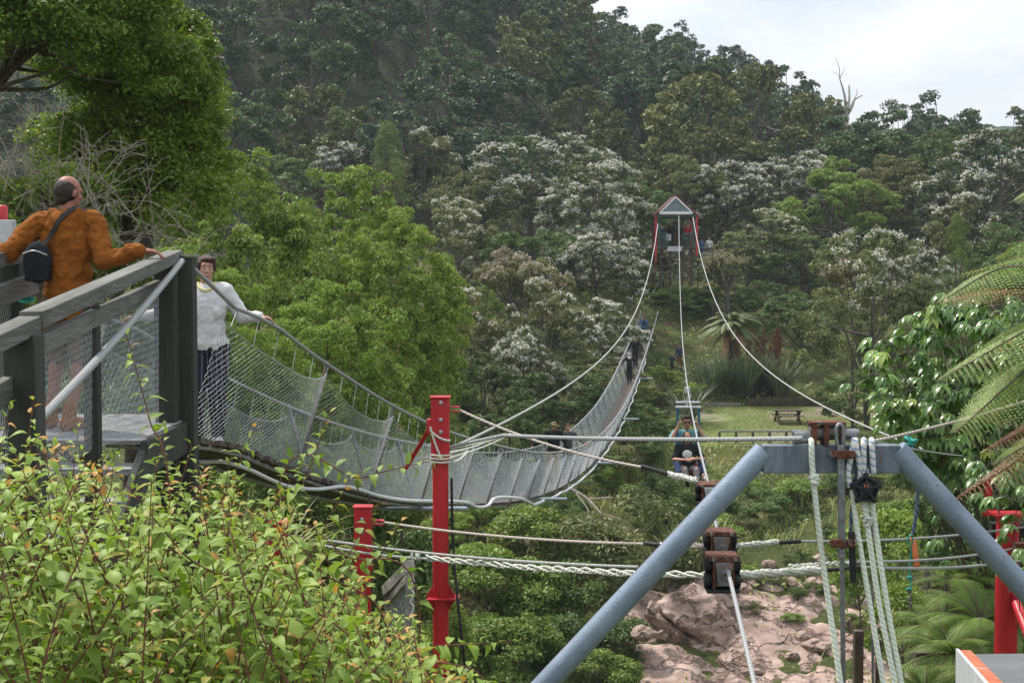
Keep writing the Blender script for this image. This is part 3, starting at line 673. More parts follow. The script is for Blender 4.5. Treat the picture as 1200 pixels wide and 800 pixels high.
# ------------------------------------------------------------------ trees of the far bank, one by one
def bank_tree(px, py, wpx, Y, pk, label, name='broadleaf_tree', cat='tree', group=None, stretch=None):
    p = P(px, py, Y); x = p.x; z0 = Tz(x, Y) - .3; h = max(p.z - z0, 1.0) / .985; wd = wpx * Y / F
    h0 = h
    return PR[pk].place(name, label, (x, Y, z0), wd, h0, rnd.uniform(0, 6.28), group, cat)
W = 'white_blossom_tree'
BT = [
 (972, 112, 55, 232, 'hs1', 'thin open tree standing just left of the bleached dead trunk', 'skyline_tree'),
 (1012, 150, 60, 236, 'hs0', 'small open tree at the foot of the bleached dead trunk', 'skyline_tree'),
 (1085, 112, 70, 190, 'ht0', 'tall dark tree standing alone on the right skyline', 'skyline_tree'),
 (1045, 118, 80, 175, 'hs0', 'ragged open tree on the skyline right of the bleached dead trunk', 'skyline_tree'),
 (408, 160, 84, 132, 'k0', 'small white-blossomed tree highest on the left, beside the feathery conical tree', W),
 (455, 150, 92, 118, 'c0', 'feathery pale green conical tree between two white-blossomed trees below the dark hill', 'conical_tree'),
 (498, 158, 100, 128, 'kl0', 'sparsely blossoming tree just right of the feathery conical tree', W),
 (345, 185, 130, 126, 'd0', 'dark rounded tree below the pale bare trunk on the hill', 'broadleaf_tree'),
 (268, 178, 120, 122, 'd1', 'dark rounded tree peeping over the bright green tree at the bridge entrance', 'broadleaf_tree'),
 (625, 150, 175, 122, 'k1', 'large spreading tree heavy with white blossom, highest on the bank left of the tower', W),
 (702, 182, 130, 113, 'k2', 'densely white-blossomed tree directly left of the launch tower roof', W),
 (560, 195, 130, 116, 'o0', 'olive-brown rounded tree below the left side of the large blossom tree', 'broadleaf_tree'),
 (535, 240, 130, 106, 'kl0', 'green tree flecked with blossom on the bank left of centre', W),
 (612, 262, 120, 104, 'd2', 'dark green tree in shade under the large white-blossomed tree', 'broadleaf_tree'),
 (612, 284, 120, 97, 'kp0', 'low tree covered in faded pinkish blossom in the middle of the bank', 'pink_blossom_tree'),
 (700, 262, 115, 103, 'k0', 'white-blossomed tree below the launch tower on its left', W),
 (478, 285, 130, 95, 'kp0', 'tree with dull pink blossom showing above the bright left tree', 'pink_blossom_tree'),
 (556, 335, 76, 89, 'l0', 'bright green rounded bush-like tree among dull blossom trees', 'broadleaf_tree'),
 (520, 345, 120, 86, 'kl0', 'scrubby blossom-flecked tree left of the bright green bush-like tree', W),
 (635, 335, 140, 88, 'kl0', 'brownish tree with thin blossom above the white cluster by the bridge', W),
 (612, 378, 100, 80, 'k1', 'low white-blossomed tree overhanging the bridge bend', W),
 (692, 345, 115, 93, 'k2', 'grey-white blossomed tree left of the people at the far bridge end', W),
 (745, 205, 95, 120, 'd0', 'dark tree standing right behind the launch tower on its left', 'broadleaf_tree'),
 (800, 185, 110, 124, 'o0', 'olive tree rising right behind the launch tower roof', 'broadleaf_tree'),
 (852, 180, 105, 123, 'k0', 'white-blossomed tree nearest the right of the launch tower', W),
 (925, 176, 130, 129, 'k1', 'wide white-blossomed tree along the top of the bank right of the tower', W),
 (905, 250, 120, 114, 'kl0', 'dark tree with sprays of blossom low on the right of the tower', W),
 (975, 192, 130, 121, 'l1', 'mid-green layered tree right of centre without blossom', 'broadleaf_tree'),
 (940, 270, 120, 112, 'd2', 'dark green tree behind the tree fern on the far bank', 'broadleaf_tree'),
 (1025, 185, 115, 132, 'o0', 'olive tree under the bleached dead trunk', 'broadleaf_tree'),
 (1062, 190, 130, 126, 'o0', 'brown-green tree below the dip in the skyline', 'broadleaf_tree'),
 (1110, 150, 110, 131, 'd1', 'dark tree on the right skyline beside the far blossom tree', 'broadleaf_tree'),
 (1172, 146, 170, 120, 'k2', 'big white-blossomed tree at the right skyline', W),
 (1130, 235, 130, 108, 'kl0', 'shaded blossom tree under the big right skyline tree', W),
 (1195, 265, 140, 98, 'd0', 'very dark tree behind the tip of the topmost fern frond', 'broadleaf_tree'),
 (1020, 283, 165, 84, 'kl0', 'large grey-green tree thinly blossomed right of the lawn', W),
 (1065, 280, 95, 89, 'k0', 'white-tufted tree behind the large grey-green tree', W),
 (1000, 295, 80, 90, 'kp0', 'pinkish blossomed crown on the left shoulder of the grey-green tree', 'pink_blossom_tree'),
 (1122, 258, 66, 74, 'c0', 'bright narrow conical tree above the palmate-leaved shrub', 'conical_tree'),
 (1110, 360, 130, 72, 'o0', 'olive rounded tree behind the palmate-leaved shrub', 'broadleaf_tree'),
 (940, 345, 110, 99, 'd1', 'dark tree behind the flax clump at the back of the lawn', 'broadleaf_tree'),
 (905, 330, 80, 105, 'd0', 'dark shady tree between the cabbage tree and the grey-green tree', 'broadleaf_tree'),
 (750, 290, 90, 112, 'd1', 'dark bushy tree at the foot of the launch tower', 'broadleaf_tree'),
 (800, 335, 80, 108, 'l0', 'green bushy tree below the launch platform', 'broadleaf_tree'),
 (835, 330, 80, 106, 'd2', 'dark green bushy tree left of the tree fern', 'broadleaf_tree'),
 (500, 405, 130, 78, 'd0', 'dark tree behind the red post at the bend of the bridge', 'broadleaf_tree'),
 (565, 415, 130, 76, 'd1', 'dark tree behind the lowest part of the bridge', 'broadleaf_tree'),
 (645, 425, 130, 78, 'd2', 'dark tree behind the people on the lowest stretch of bridge', 'broadleaf_tree'),
 (705, 420, 110, 84, 'o0', 'olive tree left of the far bridge stretch', 'broadleaf_tree'),
 (775, 432, 90, 90, 'l1', 'light green bushy tree right of the far bridge stretch', 'broadleaf_tree'),
 (755, 470, 95, 76, 'd1', 'dark bushy tree behind the flying fox riders', 'broadleaf_tree'),
 (725, 500, 100, 72, 'd2', 'dark bushy tree under the rising bridge', 'broadleaf_tree'),
 (595, 470, 120, 70, 'd0', 'dark bushy tree under the lowest bridge deck', 'broadleaf_tree'),
 (1000, 430, 90, 82, 'd0', 'dark bushy tree at the right end of the lawn', 'broadleaf_tree'),
 (1090, 440, 110, 60, 'd1', 'dark bushy tree right of the lawn below the grey-green tree', 'broadleaf_tree'),
]
for (px, py, wpx, Y, pk, lab, nm) in BT: bank_tree(px, py, wpx, Y, pk, lab, nm)

# ------------------------------------------------------------------ bright trees left of the bridge and near left
ML = [
 (300, 196, 250, 33, 'm0', 'tall bright green tree directly behind the woman in white'),
 (405, 200, 230, 39, 'm1', 'bright green tree right behind the woman, second from the bridge entrance'),
 (455, 262, 190, 35, 'm0', 'bright green tree overhanging the bridge netting left of the red post'),
 (380, 330, 210, 29, 'm1', 'green tree close behind the bridge netting at its start'),
 (240, 290, 210, 25, 'm1', 'green tree filling the gap behind the wooden posts'),
 (470, 400, 140, 40, 'm0', 'shaded green tree behind the bridge netting near the red post'),
 (90, 235, 250, 17.2, 'm0', 'green tree behind the man in the orange hoodie'),
 (210, 330, 150, 17.5, 'm1', 'leafy green tree behind the outstretched hand of the woman on the left'),
 (330, 420, 190, 25, 'm0', 'low green tree behind the netting where the bridge begins'),
 (420, 440, 170, 31, 'm1', 'low green tree behind the netting between its first stanchions'),
 (490, 350, 120, 44, 'm1', 'green tree whose crown touches the faded pink blossom tree'),
]
for (px, py, wpx, Y, pk, lab) in ML: bank_tree(px, py, wpx, Y, pk, lab, 'bright_green_tree')

def near_tree(px, py, wpx, Y, seed, leaf, label, hz=None, name='leaning_tree', nc=150, per=330, leafs=.062, cr=.25, flat=.65, z0=None, trunk_at=None, asp=.5):
    """a tree close to the camera, in real metres, leaves of leafs metres"""
    rng = np.random.default_rng(seed)
    ctr = P(px, py, Y); wd = wpx * Y / F; hz = hz or wd
    bx = trunk_at or (ctr.x, Y + .5); base = Vector((bx[0], bx[1], Tz(*bx) - .2))
    o = thing(name, label, 'tree', base)
    c, d = clumps(rng, 'round', nc); c = (c - np.array([0, 0, .56])) * np.array([wd, wd, hz]) + np.array(ctr - base)
    nc = len(c); r = cr * rng.uniform(.6, 1.4, nc)
    cc = np.repeat(c, per, 0); rr = np.repeat(r, per)[:, None]; dd = np.repeat(d, per, 0)
    u = unit(rng.normal(size=(nc * per, 3)) + dd * .4 + np.array([0, 0, .25])); rad = rng.uniform(.1, 1, (nc * per, 1)) ** .5
    pos = cc + u * rr * rad * np.array([1.2, 1.2, flat])
    nrm = unit(u * .5 + np.array([0, 0, .6]) + rng.normal(size=u.shape) * .5)
    v, f = rhomb(pos, nrm, leafs * rng.uniform(.6, 1.4, len(pos)), asp, .3, rng)
    tint = np.clip(.3 * np.repeat(rng.uniform(0, 1, nc), per) + .65 * rng.uniform(0, 1, len(pos)), 0, 1)
    link('crown', mesh_np('crown', v, f, np.repeat(tint, 4)), LM[leaf], o)
    m = MB(); cl = ctr - base
    pts = spline([(0, 0, 0), (cl.x * .25, cl.y * .25, cl.z * .45), (cl.x * .8, cl.y * .8, cl.z * .85), cl], 5)
    m.tube(pts, [.16 * (1 - .75 * i / (len(pts) - 1)) for i in range(len(pts))], 9)
    for i in rng.choice(nc, 34, replace=False):
        s = pts[int(rng.integers(10, 16))]; e = Vector(c[i]); mid = s.lerp(e, .5) + Vector(rng.normal(size=3) * .15)
        q = spline([s, mid, e], 5); m.tube(q, [.035 * (1 - .82 * k / (len(q) - 1)) for k in range(len(q))], 5)
    m.V = [p + base for p in m.V]; m.build('trunk', M['bark'], o, smooth=True)
    return o
near_tree(60, 20, 300, 17, 41, 'near_green', 'dark green leafy tree spreading across the upper left corner', hz=3.1, trunk_at=(-9.2, 17.5), nc=520, per=120)
near_tree(165, 185, 225, 19, 42, 'near_bright', 'bright green tree with its edge against the hill, behind the man', hz=3.3, trunk_at=(-6.2, 19.8), nc=440, per=130)
near_tree(185, 75, 140, 18.4, 45, 'near_green', 'green tree top between the corner tree and the dark hillside', hz=1.6, trunk_at=(-5.4, 19.6), nc=170, per=120)

near_tree(55, 255, 190, 16.2, 47, 'near_bright', 'leafy bush with pale green leaves behind the head of the man in orange', hz=1.5, trunk_at=(-5.6, 16.6), nc=110, per=70, name='leafy_bush')
# grey bare twiggy bush behind the man
def twig_bush(px, py, Y, seed, label, n=70, spread=1.0, hgt=1.4):
    rng = random.Random(seed); base = P(px, py, Y); m = MB()
    for k in range(n):
        a = Vector((base.x + rng.uniform(-spread, spread), Y + rng.uniform(-.5, .5), base.z - .3 + rng.uniform(-.4, .5)))
        d = Vector((rng.uniform(-1, 1), rng.uniform(-.4, .4), rng.uniform(.1, 1.0))).normalized(); L = rng.uniform(.5, 1.1)
        q = spline([a, a + d * L * .5 + Vector((0, 0, rng.uniform(-.1, .15))), a + d * L + Vector((rng.uniform(-.2, .2), 0, rng.uniform(-.35, .2)))], 4)
        m.tube(q, [.0065 * (1 - .7 * i / (len(q) - 1)) for i in range(len(q))], 5)
        for j in range(4):
            s = q[rng.randrange(2, len(q))]; e = s + Vector((rng.uniform(-.3, .3), rng.uniform(-.2, .2), rng.uniform(-.12, .3)))
            m.tube([s, s.lerp(e, .5) + Vector((0, 0, .03)), e], [.0035, .003, .0015], 4)
    m.build('bare_twig_bush', M['twig'], smooth=True, base=(base.x, Y, base.z), label=label, cat='bush')
twig_bush(45, 225, 15.5, 8, 'tangle of grey bare twigs behind the head of the man in the orange hoodie', n=44, spread=.75)
twig_bush(150, 262, 15.5, 9, 'sparse grey twigs in front of green leaves right of the man in orange', n=26, spread=.8)

# dead standing trunks
m = MB(); b0 = P(322, 170, 205); t0 = P(320, 68, 205); m.tube(spline([Vector((b0.x, b0.y, min(b0.z - 4, Tz(b0.x, b0.y) - .5))), b0.lerp(t0, .5) + Vector((.4, 0, 0)), t0], 5), [.42, .40, .38, .36, .34, .32, .3, .28, .24, .2, .12], 7)
m.tube([b0.lerp(t0, .55), b0.lerp(t0, .7) + Vector((1.2, 0, .4))], [.12, .05], 5)
m.build('dead_trunk', M['pale_bark'], smooth=True, base=b0, label='pale bare trunk standing among dark trees on the left hillside', cat='dead tree')
m = MB(); b0 = P(986, 178, 243)
def br(px, py, s, r0, r1, yo=0): m.tube(spline([s, s.lerp(P(px, py, 243 + yo), .5) + Vector((.25, 0, .2)), P(px, py, 243 + yo)], 4), [r0 + (r1 - r0) * i / 8 for i in range(9)], 6); return P(px, py, 243 + yo)
a = br(992, 135, Vector((b0.x, b0.y, min(b0.z - 3, Tz(b0.x, b0.y) - .5))), .55, .42); c_ = br(1001, 117, a, .40, .2); br(1011, 112, c_, .18, .06, 1); br(995, 100, a, .3, .12); d_ = br(984, 92, a, .28, .10, -1)
br(979, 68, d_, .10, .04); br(990, 76, d_, .09, .03, 1); br(974, 84, d_, .08, .03); br(1004, 104, c_, .1, .04)
m.build('dead_trunk', M['pale_bark'], smooth=True, base=b0, label='bleached dead trunk with broken branches on the right skyline', cat='dead tree')
# ------------------------------------------------------------------ far bank: cover, grass, shrubs, boulders
def lawn_mask(x, y): return (x > 9.0) & (x < 22.5) & (y > 79.5) & (y < 91.2)
ROCKS = [  # px, py, width px, height px, Y, seed, label
 (815, 748, 185, 150, 56.8, 1, 'largest pinkish boulder, split by a dark diagonal crack, under the hanging trolleys'),
 (738, 775, 110, 110, 56.5, 2, 'weathered pinkish boulder at the left of the largest one, beside the grey pipe'),
 (878, 790, 95, 60, 54.5, 3, 'rounded pinkish boulder below the largest one, at the bottom edge'),
 (965, 772, 90, 62, 56.5, 4, 'rounded pinkish boulder behind the white and green ropes'),
 (922, 790, 70, 44, 55, 5, 'small pinkish boulder wedged between two rounded boulders'),
 (902, 712, 80, 44, 62, 6, 'flat reddish rock slab right of the largest boulder'),
 (955, 700, 70, 34, 63.5, 12, 'flat reddish slab behind the single green-flecked rope'),
 (880, 618, 60, 34, 74, 7, 'reddish rock outcrop on the bank above the trolleys'),
 (925, 622, 55, 26, 73.5, 8, 'low reddish outcrop on the bank below the blue-grey beam'),
 (705, 668, 55, 26, 67, 9, 'small pale rock left of the blue-grey pipe in the shrubs'),
 (672, 608, 26, 9, 75, 10, 'small white stone lying on the bank under the bridge'),
 (850, 812, 90, 40, 53, 11, 'low pinkish boulder lying in front of the largest one'),
]
rock_xy = []
def boulder(px, py, wp, hp, Y, seed, label):
    c = P(px, py, Y); rx = wp * Y / F / 2; rz = hp * Y / F / 2 * 1.08; ry = rx * .8
    c.y += ry * .4
    if seed >= 500: c.z = max(c.z, Tz(c.x, c.y) + rz * .4)
    bm = bmesh.new(); bmesh.ops.create_icosphere(bm, subdivisions=6 if wp > 80 else 4, radius=1)
    r = random.Random(seed); ns = [(Vector((r.uniform(-1, 1), r.uniform(-1, .3), r.uniform(-.5, 1))).normalized(), r.uniform(.58, .86)) for _ in range(16)]
    off = Vector((r.uniform(0, 9), r.uniform(0, 9), r.uniform(0, 9)))
    from mathutils import noise
    for v in bm.verts:
        p = v.co.normalized(); k = 1.0
        for nn, dd in ns:
            q = p.dot(nn)
            if q > 0: k = min(k, dd / q)
        k = .04 + .96 * k
        k += .10 * noise.noise(p * 1.7 + off) + .07 * noise.noise(p * 4 + off) + .03 * noise.noise(Vector((p.x * 4, p.y * 4, p.z * 12)) + off)
        k += .022 * noise.noise(p * 14 + off) - .045 * abs(noise.noise(Vector((p.x * 3, p.y * 3, p.z * 9 + p.x * 4)) + off))
        if seed == 1:   # the open diagonal crack
            t = p.x * .62 + p.z * .78 - .02 - .06 * noise.noise(p * 3)
            k -= .20 * math.exp(-(t / .030) ** 2)
        v.co = Vector((p.x * rx, p.y * ry, p.z * rz)) * k
    me = bpy.data.meshes.new('boulder'); bm.to_mesh(me); bm.free()
    me.polygons.foreach_set('use_smooth', [True] * len(me.polygons))
    o = link('boulder', me, M['rock'] if seed != 10 else M['pale_bark'], loc=c); tag(o, label, 'rock')
    rock_xy.append((c.x, c.y, rx, ry, c.z, rz))
for r_ in ROCKS: boulder(*r_)
def off_rocks(x, y, grow=.85):
    k = np.ones(len(x), bool)
    for (rx0, ry0, a, b_, _, _) in rock_xy: k &= ((x - rx0) / (a * grow)) ** 2 + ((y - ry0) / (b_ * grow)) ** 2 > 1
    return k

for k in range(26):
    rr_ = random.Random(500 + k); boulder(rr_.uniform(735, 1010), rr_.uniform(700, 810), rr_.uniform(14, 40), rr_.uniform(10, 24), rr_.uniform(54, 62), 500 + k, 'small pinkish rock lying among the large boulders')
    o_ = bpy.data.objects[[o.name for o in bpy.data.objects if o.name.startswith('boulder')][-1]]; o_['group'] = 'small rocks among the boulders'; o_.name = 'small_rock'
rng = np.random.default_rng(21)
def scatter(n, x0, x1, y0, y1, dens=None):
    x = rng.uniform(x0, x1, n); y = rng.uniform(y0, y1, n); k = ~lawn_mask(x, y) & off_rocks(x, y)
    px = 600 + F * x / y; k &= (px > -40) & (px < 1260)
    if dens is not None: k &= rng.uniform(0, 1, n) < dens(x, y)
    return x[k], y[k]
# hummocky leafy cover
def dens(x, y):
    d = np.clip(.55 + .75 * vnoise(x, y, 5, 4), .04, 1)
    rocky = sstep(4.5, 6.0, x) * (1 - sstep(15, 17, x)) * (1 - sstep(60, 66, y))
    return d * (1 - .45 * rocky)
x, y = scatter(115000, -45, 60, 50, 118, dens)
hum = np.clip(vnoise(x, y, 2.2, 6) + .35, 0, 1.3) * .75 * np.clip(1 - .8 * sstep(92, 80, y) * 0, 0, 1)
hum *= np.where((x > 8) & (x < 24) & (y > 62) & (y < 80), .45, 1)
pos = np.stack([x, y, T(x, y) + .05 + hum * rng.uniform(.3, 1, len(x)) ** .5], -1)
gx_ = vnoise(x + .2, y, 2.2, 6) - vnoise(x - .2, y, 2.2, 6); gy_ = vnoise(x, y + .2, 2.2, 6) - vnoise(x, y - .2, 2.2, 6)
nrm = np.stack([-gx_ * 1.5, -gy_ * 1.5 - .3, np.full(len(x), .8)], -1) + rng.normal(size=pos.shape) * .45
v, f = rhomb(pos, nrm, rng.uniform(.12, .34, len(x)), .55, .25, rng)
tint = np.clip(.45 + .4 * vnoise(x, y, 9, 8) + rng.normal(size=len(x)) * .22, 0, .95)
o = link('ground_cover', mesh_np('ground_cover', v, f, np.repeat(tint, 4)), LM['cover'])
tag(o, 'low leafy ground cover over the far river bank', 'ground cover', kind='stuff')
# near bank under the bridge and bush
x, y = scatter(60000, -16, 12, 3.2, 40)
k = (y > 4.0) & (P(600, 800, 1).z * y * 1.0 < 99); x, y = x[k], y[k]
pos = np.stack([x, y, T(x, y) + np.abs(rng.normal(size=len(x))) * .22], -1)
v, f = rhomb(pos, rng.normal(size=pos.shape) * .5 + np.array([0, -.3, .8]), rng.uniform(.06, .16, len(x)), .5, .25, rng)
o = link('bank_plants', mesh_np('bank_plants', v, f, np.repeat(rng.uniform(0, .9, len(x)), 4)), LM['cover'])
tag(o, 'leafy low plants covering the near bank below the bridge', 'ground cover', kind='stuff')
# grasses: long blades
x, y = scatter(30000, -6, 34, 51, 82, lambda x, y: np.clip(.5 + .8 * vnoise(x, y, 4, 12), 0, 1) * (1 - .85 * sstep(4.5, 6.0, x) * (1 - sstep(15, 17, x)) * (1 - sstep(58, 64, y))))
n = len(x); pos = np.stack([x, y, T(x, y)], -1); a = rng.uniform(0, 6.28, n)
d = np.stack([np.cos(a) * .35, np.sin(a) * .35, np.ones(n)], -1)
v, f, k = blade(pos, d, np.stack([-np.cos(a), -np.sin(a), np.full(n, .3)], -1), rng.uniform(.45, 1.05, n), rng.uniform(.03, .06, n), .35, .1, 3, np.array([1, .8, .5, .05]))
o = link('bank_grass', mesh_np('bank_grass', v, f, np.repeat(np.clip(.5 + .3 * rng.normal(size=n), 0, .95), k)), LM['grass'])
tag(o, 'long pale grass growing on the far bank', 'grass', kind='stuff')
x = rng.uniform(9.5, 23, 26000); y = rng.uniform(79.6, 91, 26000); k = vnoise(x, y, 5, 3) > -.35; x, y = x[k], y[k]; n = len(x)
a = rng.uniform(0, 6.28, n)
v, f, k = blade(np.stack([x, y, T(x, y) + .05], -1), np.stack([np.cos(a) * .5, np.sin(a) * .5, np.ones(n)], -1), np.stack([-np.cos(a), -np.sin(a), np.full(n, .3)], -1), rng.uniform(.05, .11, n), np.full(n, .03), .3, .1, 2, np.array([1, .7, .05]))
o = link('lawn_grass', mesh_np('lawn_grass', v, f, np.repeat(np.clip(.35 + .25 * rng.normal(size=n), 0, .9), k)), LM['grass'])
tag(o, 'short mown grass of the lawn', 'grass', kind='stuff')

SH = []
rs = random.Random(77)
grp = 'leafy shrubs on the far river bank'
cnt = 0
for k in range(900):
    y = rs.uniform(52, 80); x = rs.uniform(-10, 34)
    if lawn_mask(np.array([x]), np.array([y]))[0]: continue
    px, py = pix((x, y, Tz(x, y)))
    if not (470 < px < 1240 and 560 < py < 900): continue
    if any(abs(x - a) < b_ + .9 and abs(y - c) < d_ + 2.2 for (a, c, b_, d_, _, _) in rock_xy): continue
    rocky = 4.3 < x < 16 and y < 62
    if rocky: continue
    if x > 8 and y > 60 and rs.random() < .55: continue
    if any((x - a) ** 2 + (y - b_) ** 2 < 2.3 for a, b_ in SH): continue
    SH.append((x, y)); cnt += 1
    wd = rs.uniform(1.3, 3.0); h = wd * rs.uniform(.6, .95)
    if x > 8: h *= .7
    kk = rs.choices(['s0', 's1', 's2'], [.5, .25, .25])[0]
    lab = {'s0': 'light green leafy shrub on the far river bank', 's1': 'dark green leafy shrub on the far river bank', 's2': 'olive fine-leaved shrub on the far river bank'}[kk]
    PR[kk].place({'s0': 'light_shrub', 's1': 'dark_shrub', 's2': 'olive_shrub'}[kk], lab, (x, y, Tz(x, y) - .15), wd, h, rs.uniform(0, 6), {'s0': 'light green shrubs of the far bank', 's1': 'dark green shrubs of the far bank', 's2': 'olive shrubs of the far bank'}[kk], 'shrub')
    if cnt > 110: break
for k, (px, Y) in enumerate([(872, 60.5), (905, 60), (935, 61.5), (760, 60.8), (720, 58), (990, 60.5), (1000, 57), (850, 62.5), (955, 59), (700, 56), (885, 57.6), (780, 62.8), (930, 57.2), (820, 61.8), (975, 63), (1020, 62)]):
    x = (px - 600) / F * Y; kk = ['s0', 's2', 's1'][k % 3]; wd = rs.uniform(1.0, 1.9)
    PR[kk].place('rock_shrub', 'small green shrub growing between the pinkish boulders', (x, Y, Tz(x, Y) - .05), wd, wd * rs.uniform(.55, .8), rs.uniform(0, 6), 'small shrubs among the boulders', 'shrub')
# bigger named shrubs
def shrub(px, py, wpx, Y, pk, label, name='leafy_shrub', base=None):
    p = P(px, py, Y); wd = wpx * Y / F; h = wd * .8 if base is None else (p.z - base)
    z0 = p.z - h
    return PR[pk].place(name, label, (p.x, Y, min(z0, Tz(p.x, Y) + .1)), wd, p.z - min(z0, Tz(p.x, Y) + .1), rs.uniform(0, 6), None, 'shrub')
for a in [(760, 570, 190, 62, 's2', 'grey-olive fine shrub with dead branches below the flying fox riders'),
          (850, 600, 90, 66, 's0', 'green shrub right behind the trolley blocks on the bank'),
          (620, 590, 130, 62, 's0', 'light green shrub right of the tall red post under the bridge'),
          (575, 640, 150, 57, 's0', 'light green shrub mass immediately right of the tall red post'),
          (660, 650, 120, 59, 's1', 'darker shrub beside the small pale rock under the white ropes'),
          (690, 715, 130, 55, 's1', 'dark shrub leaning against the left boulder'),
          (600, 720, 130, 53, 's0', 'light shrub at the bottom of the picture, right of the red post'),
          (470, 610, 150, 44, 's1', 'dark shrub behind the short red post'),
          (400, 585, 180, 30, 's1', 'dark shrub in shade under the bridge start'),
          (300, 560, 170, 24, 's1', 'dark shrub in shade below the woman'),
          (500, 680, 120, 40, 's0', 'light shrub between the two red posts'),
          (1050, 590, 130, 40, 's0', 'light green shrub behind the four ropes on the right'),
          (1110, 560, 120, 30, 's1', 'dark shrub behind the right pipe of the frame'),
          (1060, 680, 110, 26, 's0', 'bright shrub behind the orange tag'),
          (1010, 640, 90, 52, 's0', 'bright shrub seen between the hanging ropes'),
          (1090, 500, 90, 48, 's1', 'dark shrub behind the teal knot on the right')]: shrub(*a)

# ------------------------------------------------------------------ flax, tree fern, cabbage tree on the far bank
def flax(px, py, Y, seed, n, L, label, name='flax_plant', lm='flax', spread=.9, wdt=.11):
    rng = np.random.default_rng(seed); c = P(px, py, Y); z = Tz(c.x, Y); base = Vector((c.x, Y, z))
    a = rng.uniform(0, 2 * np.pi, n); tilt = rng.uniform(.1, .75, n) * spread
    d = np.stack([np.cos(a) * tilt, np.sin(a) * tilt, np.ones(n)], -1)
    pos = np.stack([np.cos(a) * .25 * rng.uniform(0, 1.6, n), np.sin(a) * .25, np.zeros(n)], -1)
    v, f, k = blade(pos, d, np.stack([-np.cos(a), -np.sin(a), np.full(n, .25)], -1), L * rng.uniform(.65, 1.15, n), np.full(n, wdt), rng.uniform(.05, .45, n), .2, 5, np.array([.5, .9, 1, .8, .45, .04]))
    o = link(name, mesh_np(name, v, f, np.repeat(rng.uniform(0, .9, n), k)), LM[lm], loc=base)
    return tag(o, label, 'flax')
for i, (px, lab) in enumerate([(832, 'spiky flax clump at the left of the row behind the lawn'), (853, 'spiky flax clump second from the left behind the lawn'), (875, 'tallest spiky flax clump in the middle of the row behind the lawn'), (897, 'spiky flax clump right of the tallest one behind the lawn'), (913, 'spiky flax clump at the right of the row behind the lawn')]):
    flax(px, 470, 92.6 + (i % 2) * .8, 30 + i, 120, 3.3 + .5 * (i == 2), lab)
flax(806, 470, 86, 41, 60, 3.2, 'pale arching flax clump left of the lawn behind the flying fox cable', spread=1.3)
flax(800, 590, 62, 44, 170, 2.6, 'yellow-green strap-leaved clump under the flying fox riders', 'strap_leaf_plant', 'grass', 1.2, .09)
flax(830, 600, 62.5, 45, 120, 2.2, 'yellow-green strap-leaved clump behind the rear trolley block', 'strap_leaf_plant', 'grass', 1.2, .09)
# red flower stalks behind the flax
m = MB(); rr = random.Random(4)
for i in range(36):
    c = P(rr.uniform(852, 915), 425, 94.2); z0 = Tz(c.x, 94.2)
    top = Vector((c.x + rr.uniform(-.4, .4), 94.2, z0 + rr.uniform(2.6, 4.2))); m.tube([Vector((c.x, 94.2, z0)), top], [.03, .02], 4)
    for k in range(7): m.ell(top - Vector((rr.uniform(-.14, .14), rr.uniform(-.1, .1), k * .14)), (.07, .07, .10), 5, 4)
m.build('flower_stalks', surf('flower_stalk', (.10, .035, .022), (.20, .07, .04), 8, .8), label='rust-red flower stalks rising behind the flax', cat='flowers', kind='stuff')

def fronds(name, base, n, L, lm, seed, elev=(.15, .9), arch=1.0, pinn=34, pl=.135, az=None, dead=0, W=.055, tipcol=False, subpin=0, droop=.9):
    """crown of arching fern fronds: rachis tube plus pinnae; returns (V,F,tint) for leaves and an MB of the ribs"""
    rng = np.random.default_rng(seed); ribs = MB(); PV = []; D = []; NR = []; LL = []; WW = []; TT = []
    for i in range(n):
        a = (az[i] if az is not None else 2 * np.pi * (i + rng.uniform(-.3, .3)) / n); e = rng.uniform(*elev)
        d = Vector((math.cos(a) * math.cos(e), math.sin(a) * math.cos(e), math.sin(e))); l = L * rng.uniform(.85, 1.12)
        q = []
        for k in range(13):
            t = k / 12; q.append(Vector(base) + d * l * t + Vector((0, 0, -droop * arch * l * .55 * t * t)))
        ribs.tube(q, [.018 * (L / 1.6) * (1 - .85 * k / 12) for k in range(13)], 5)
        sd = Vector((-math.sin(a), math.cos(a), 0))
        for k in range(pinn):
            t = .10 + .9 * k / pinn; j = min(int(t * 12), 11); fr = t * 12 - j; p = q[j].lerp(q[j + 1], fr); tg = (q[j + 1] - q[j]).normalized()
            nr = sd.cross(tg) * -1
            if nr.z < 0: nr = -nr
            ln = pl * L * math.sin(math.pi * min(1, (t ** .7) * .97 + .03)) ** .7 * rng.uniform(.88, 1.1) + .02 * L
            for s in (-1, 1):
                dd = (sd * s + tg * .45 - nr * .18).normalized()
                if subpin:
                    for j2 in range(subpin):
                        t2 = (j2 + .6) / subpin; pp = p + dd * ln * t2 - nr * ln * .10 * t2 * t2
                        for s2 in (-1, 1):
                            PV.append(pp); D.append((tg * s2 + dd * .5)); NR.append(nr); LL.append(ln * .15 * (1 - t2 * .82)); WW.append(ln / subpin * .62)
                            TT.append(np.clip(.35 + .45 * t + rng.normal() * .12, 0, .9))
                else:
                    PV.append(p); D.append(dd); NR.append(nr); LL.append(ln); WW.append(W * L * .36); TT.append(np.clip(.3 + .4 * t + rng.normal() * .15, 0, .9))
    arr = lambda z: np.array([list(v) for v in z])
    v, f, k = blade(arr(PV), arr(D), arr(NR), np.array(LL), np.array(WW), .2, .05, 2 if subpin else 3, np.array([.8, 1, .1]) if subpin else np.array([.8, 1, .75, .05]))
    return (v, f, np.repeat(np.array(TT), k)), ribs

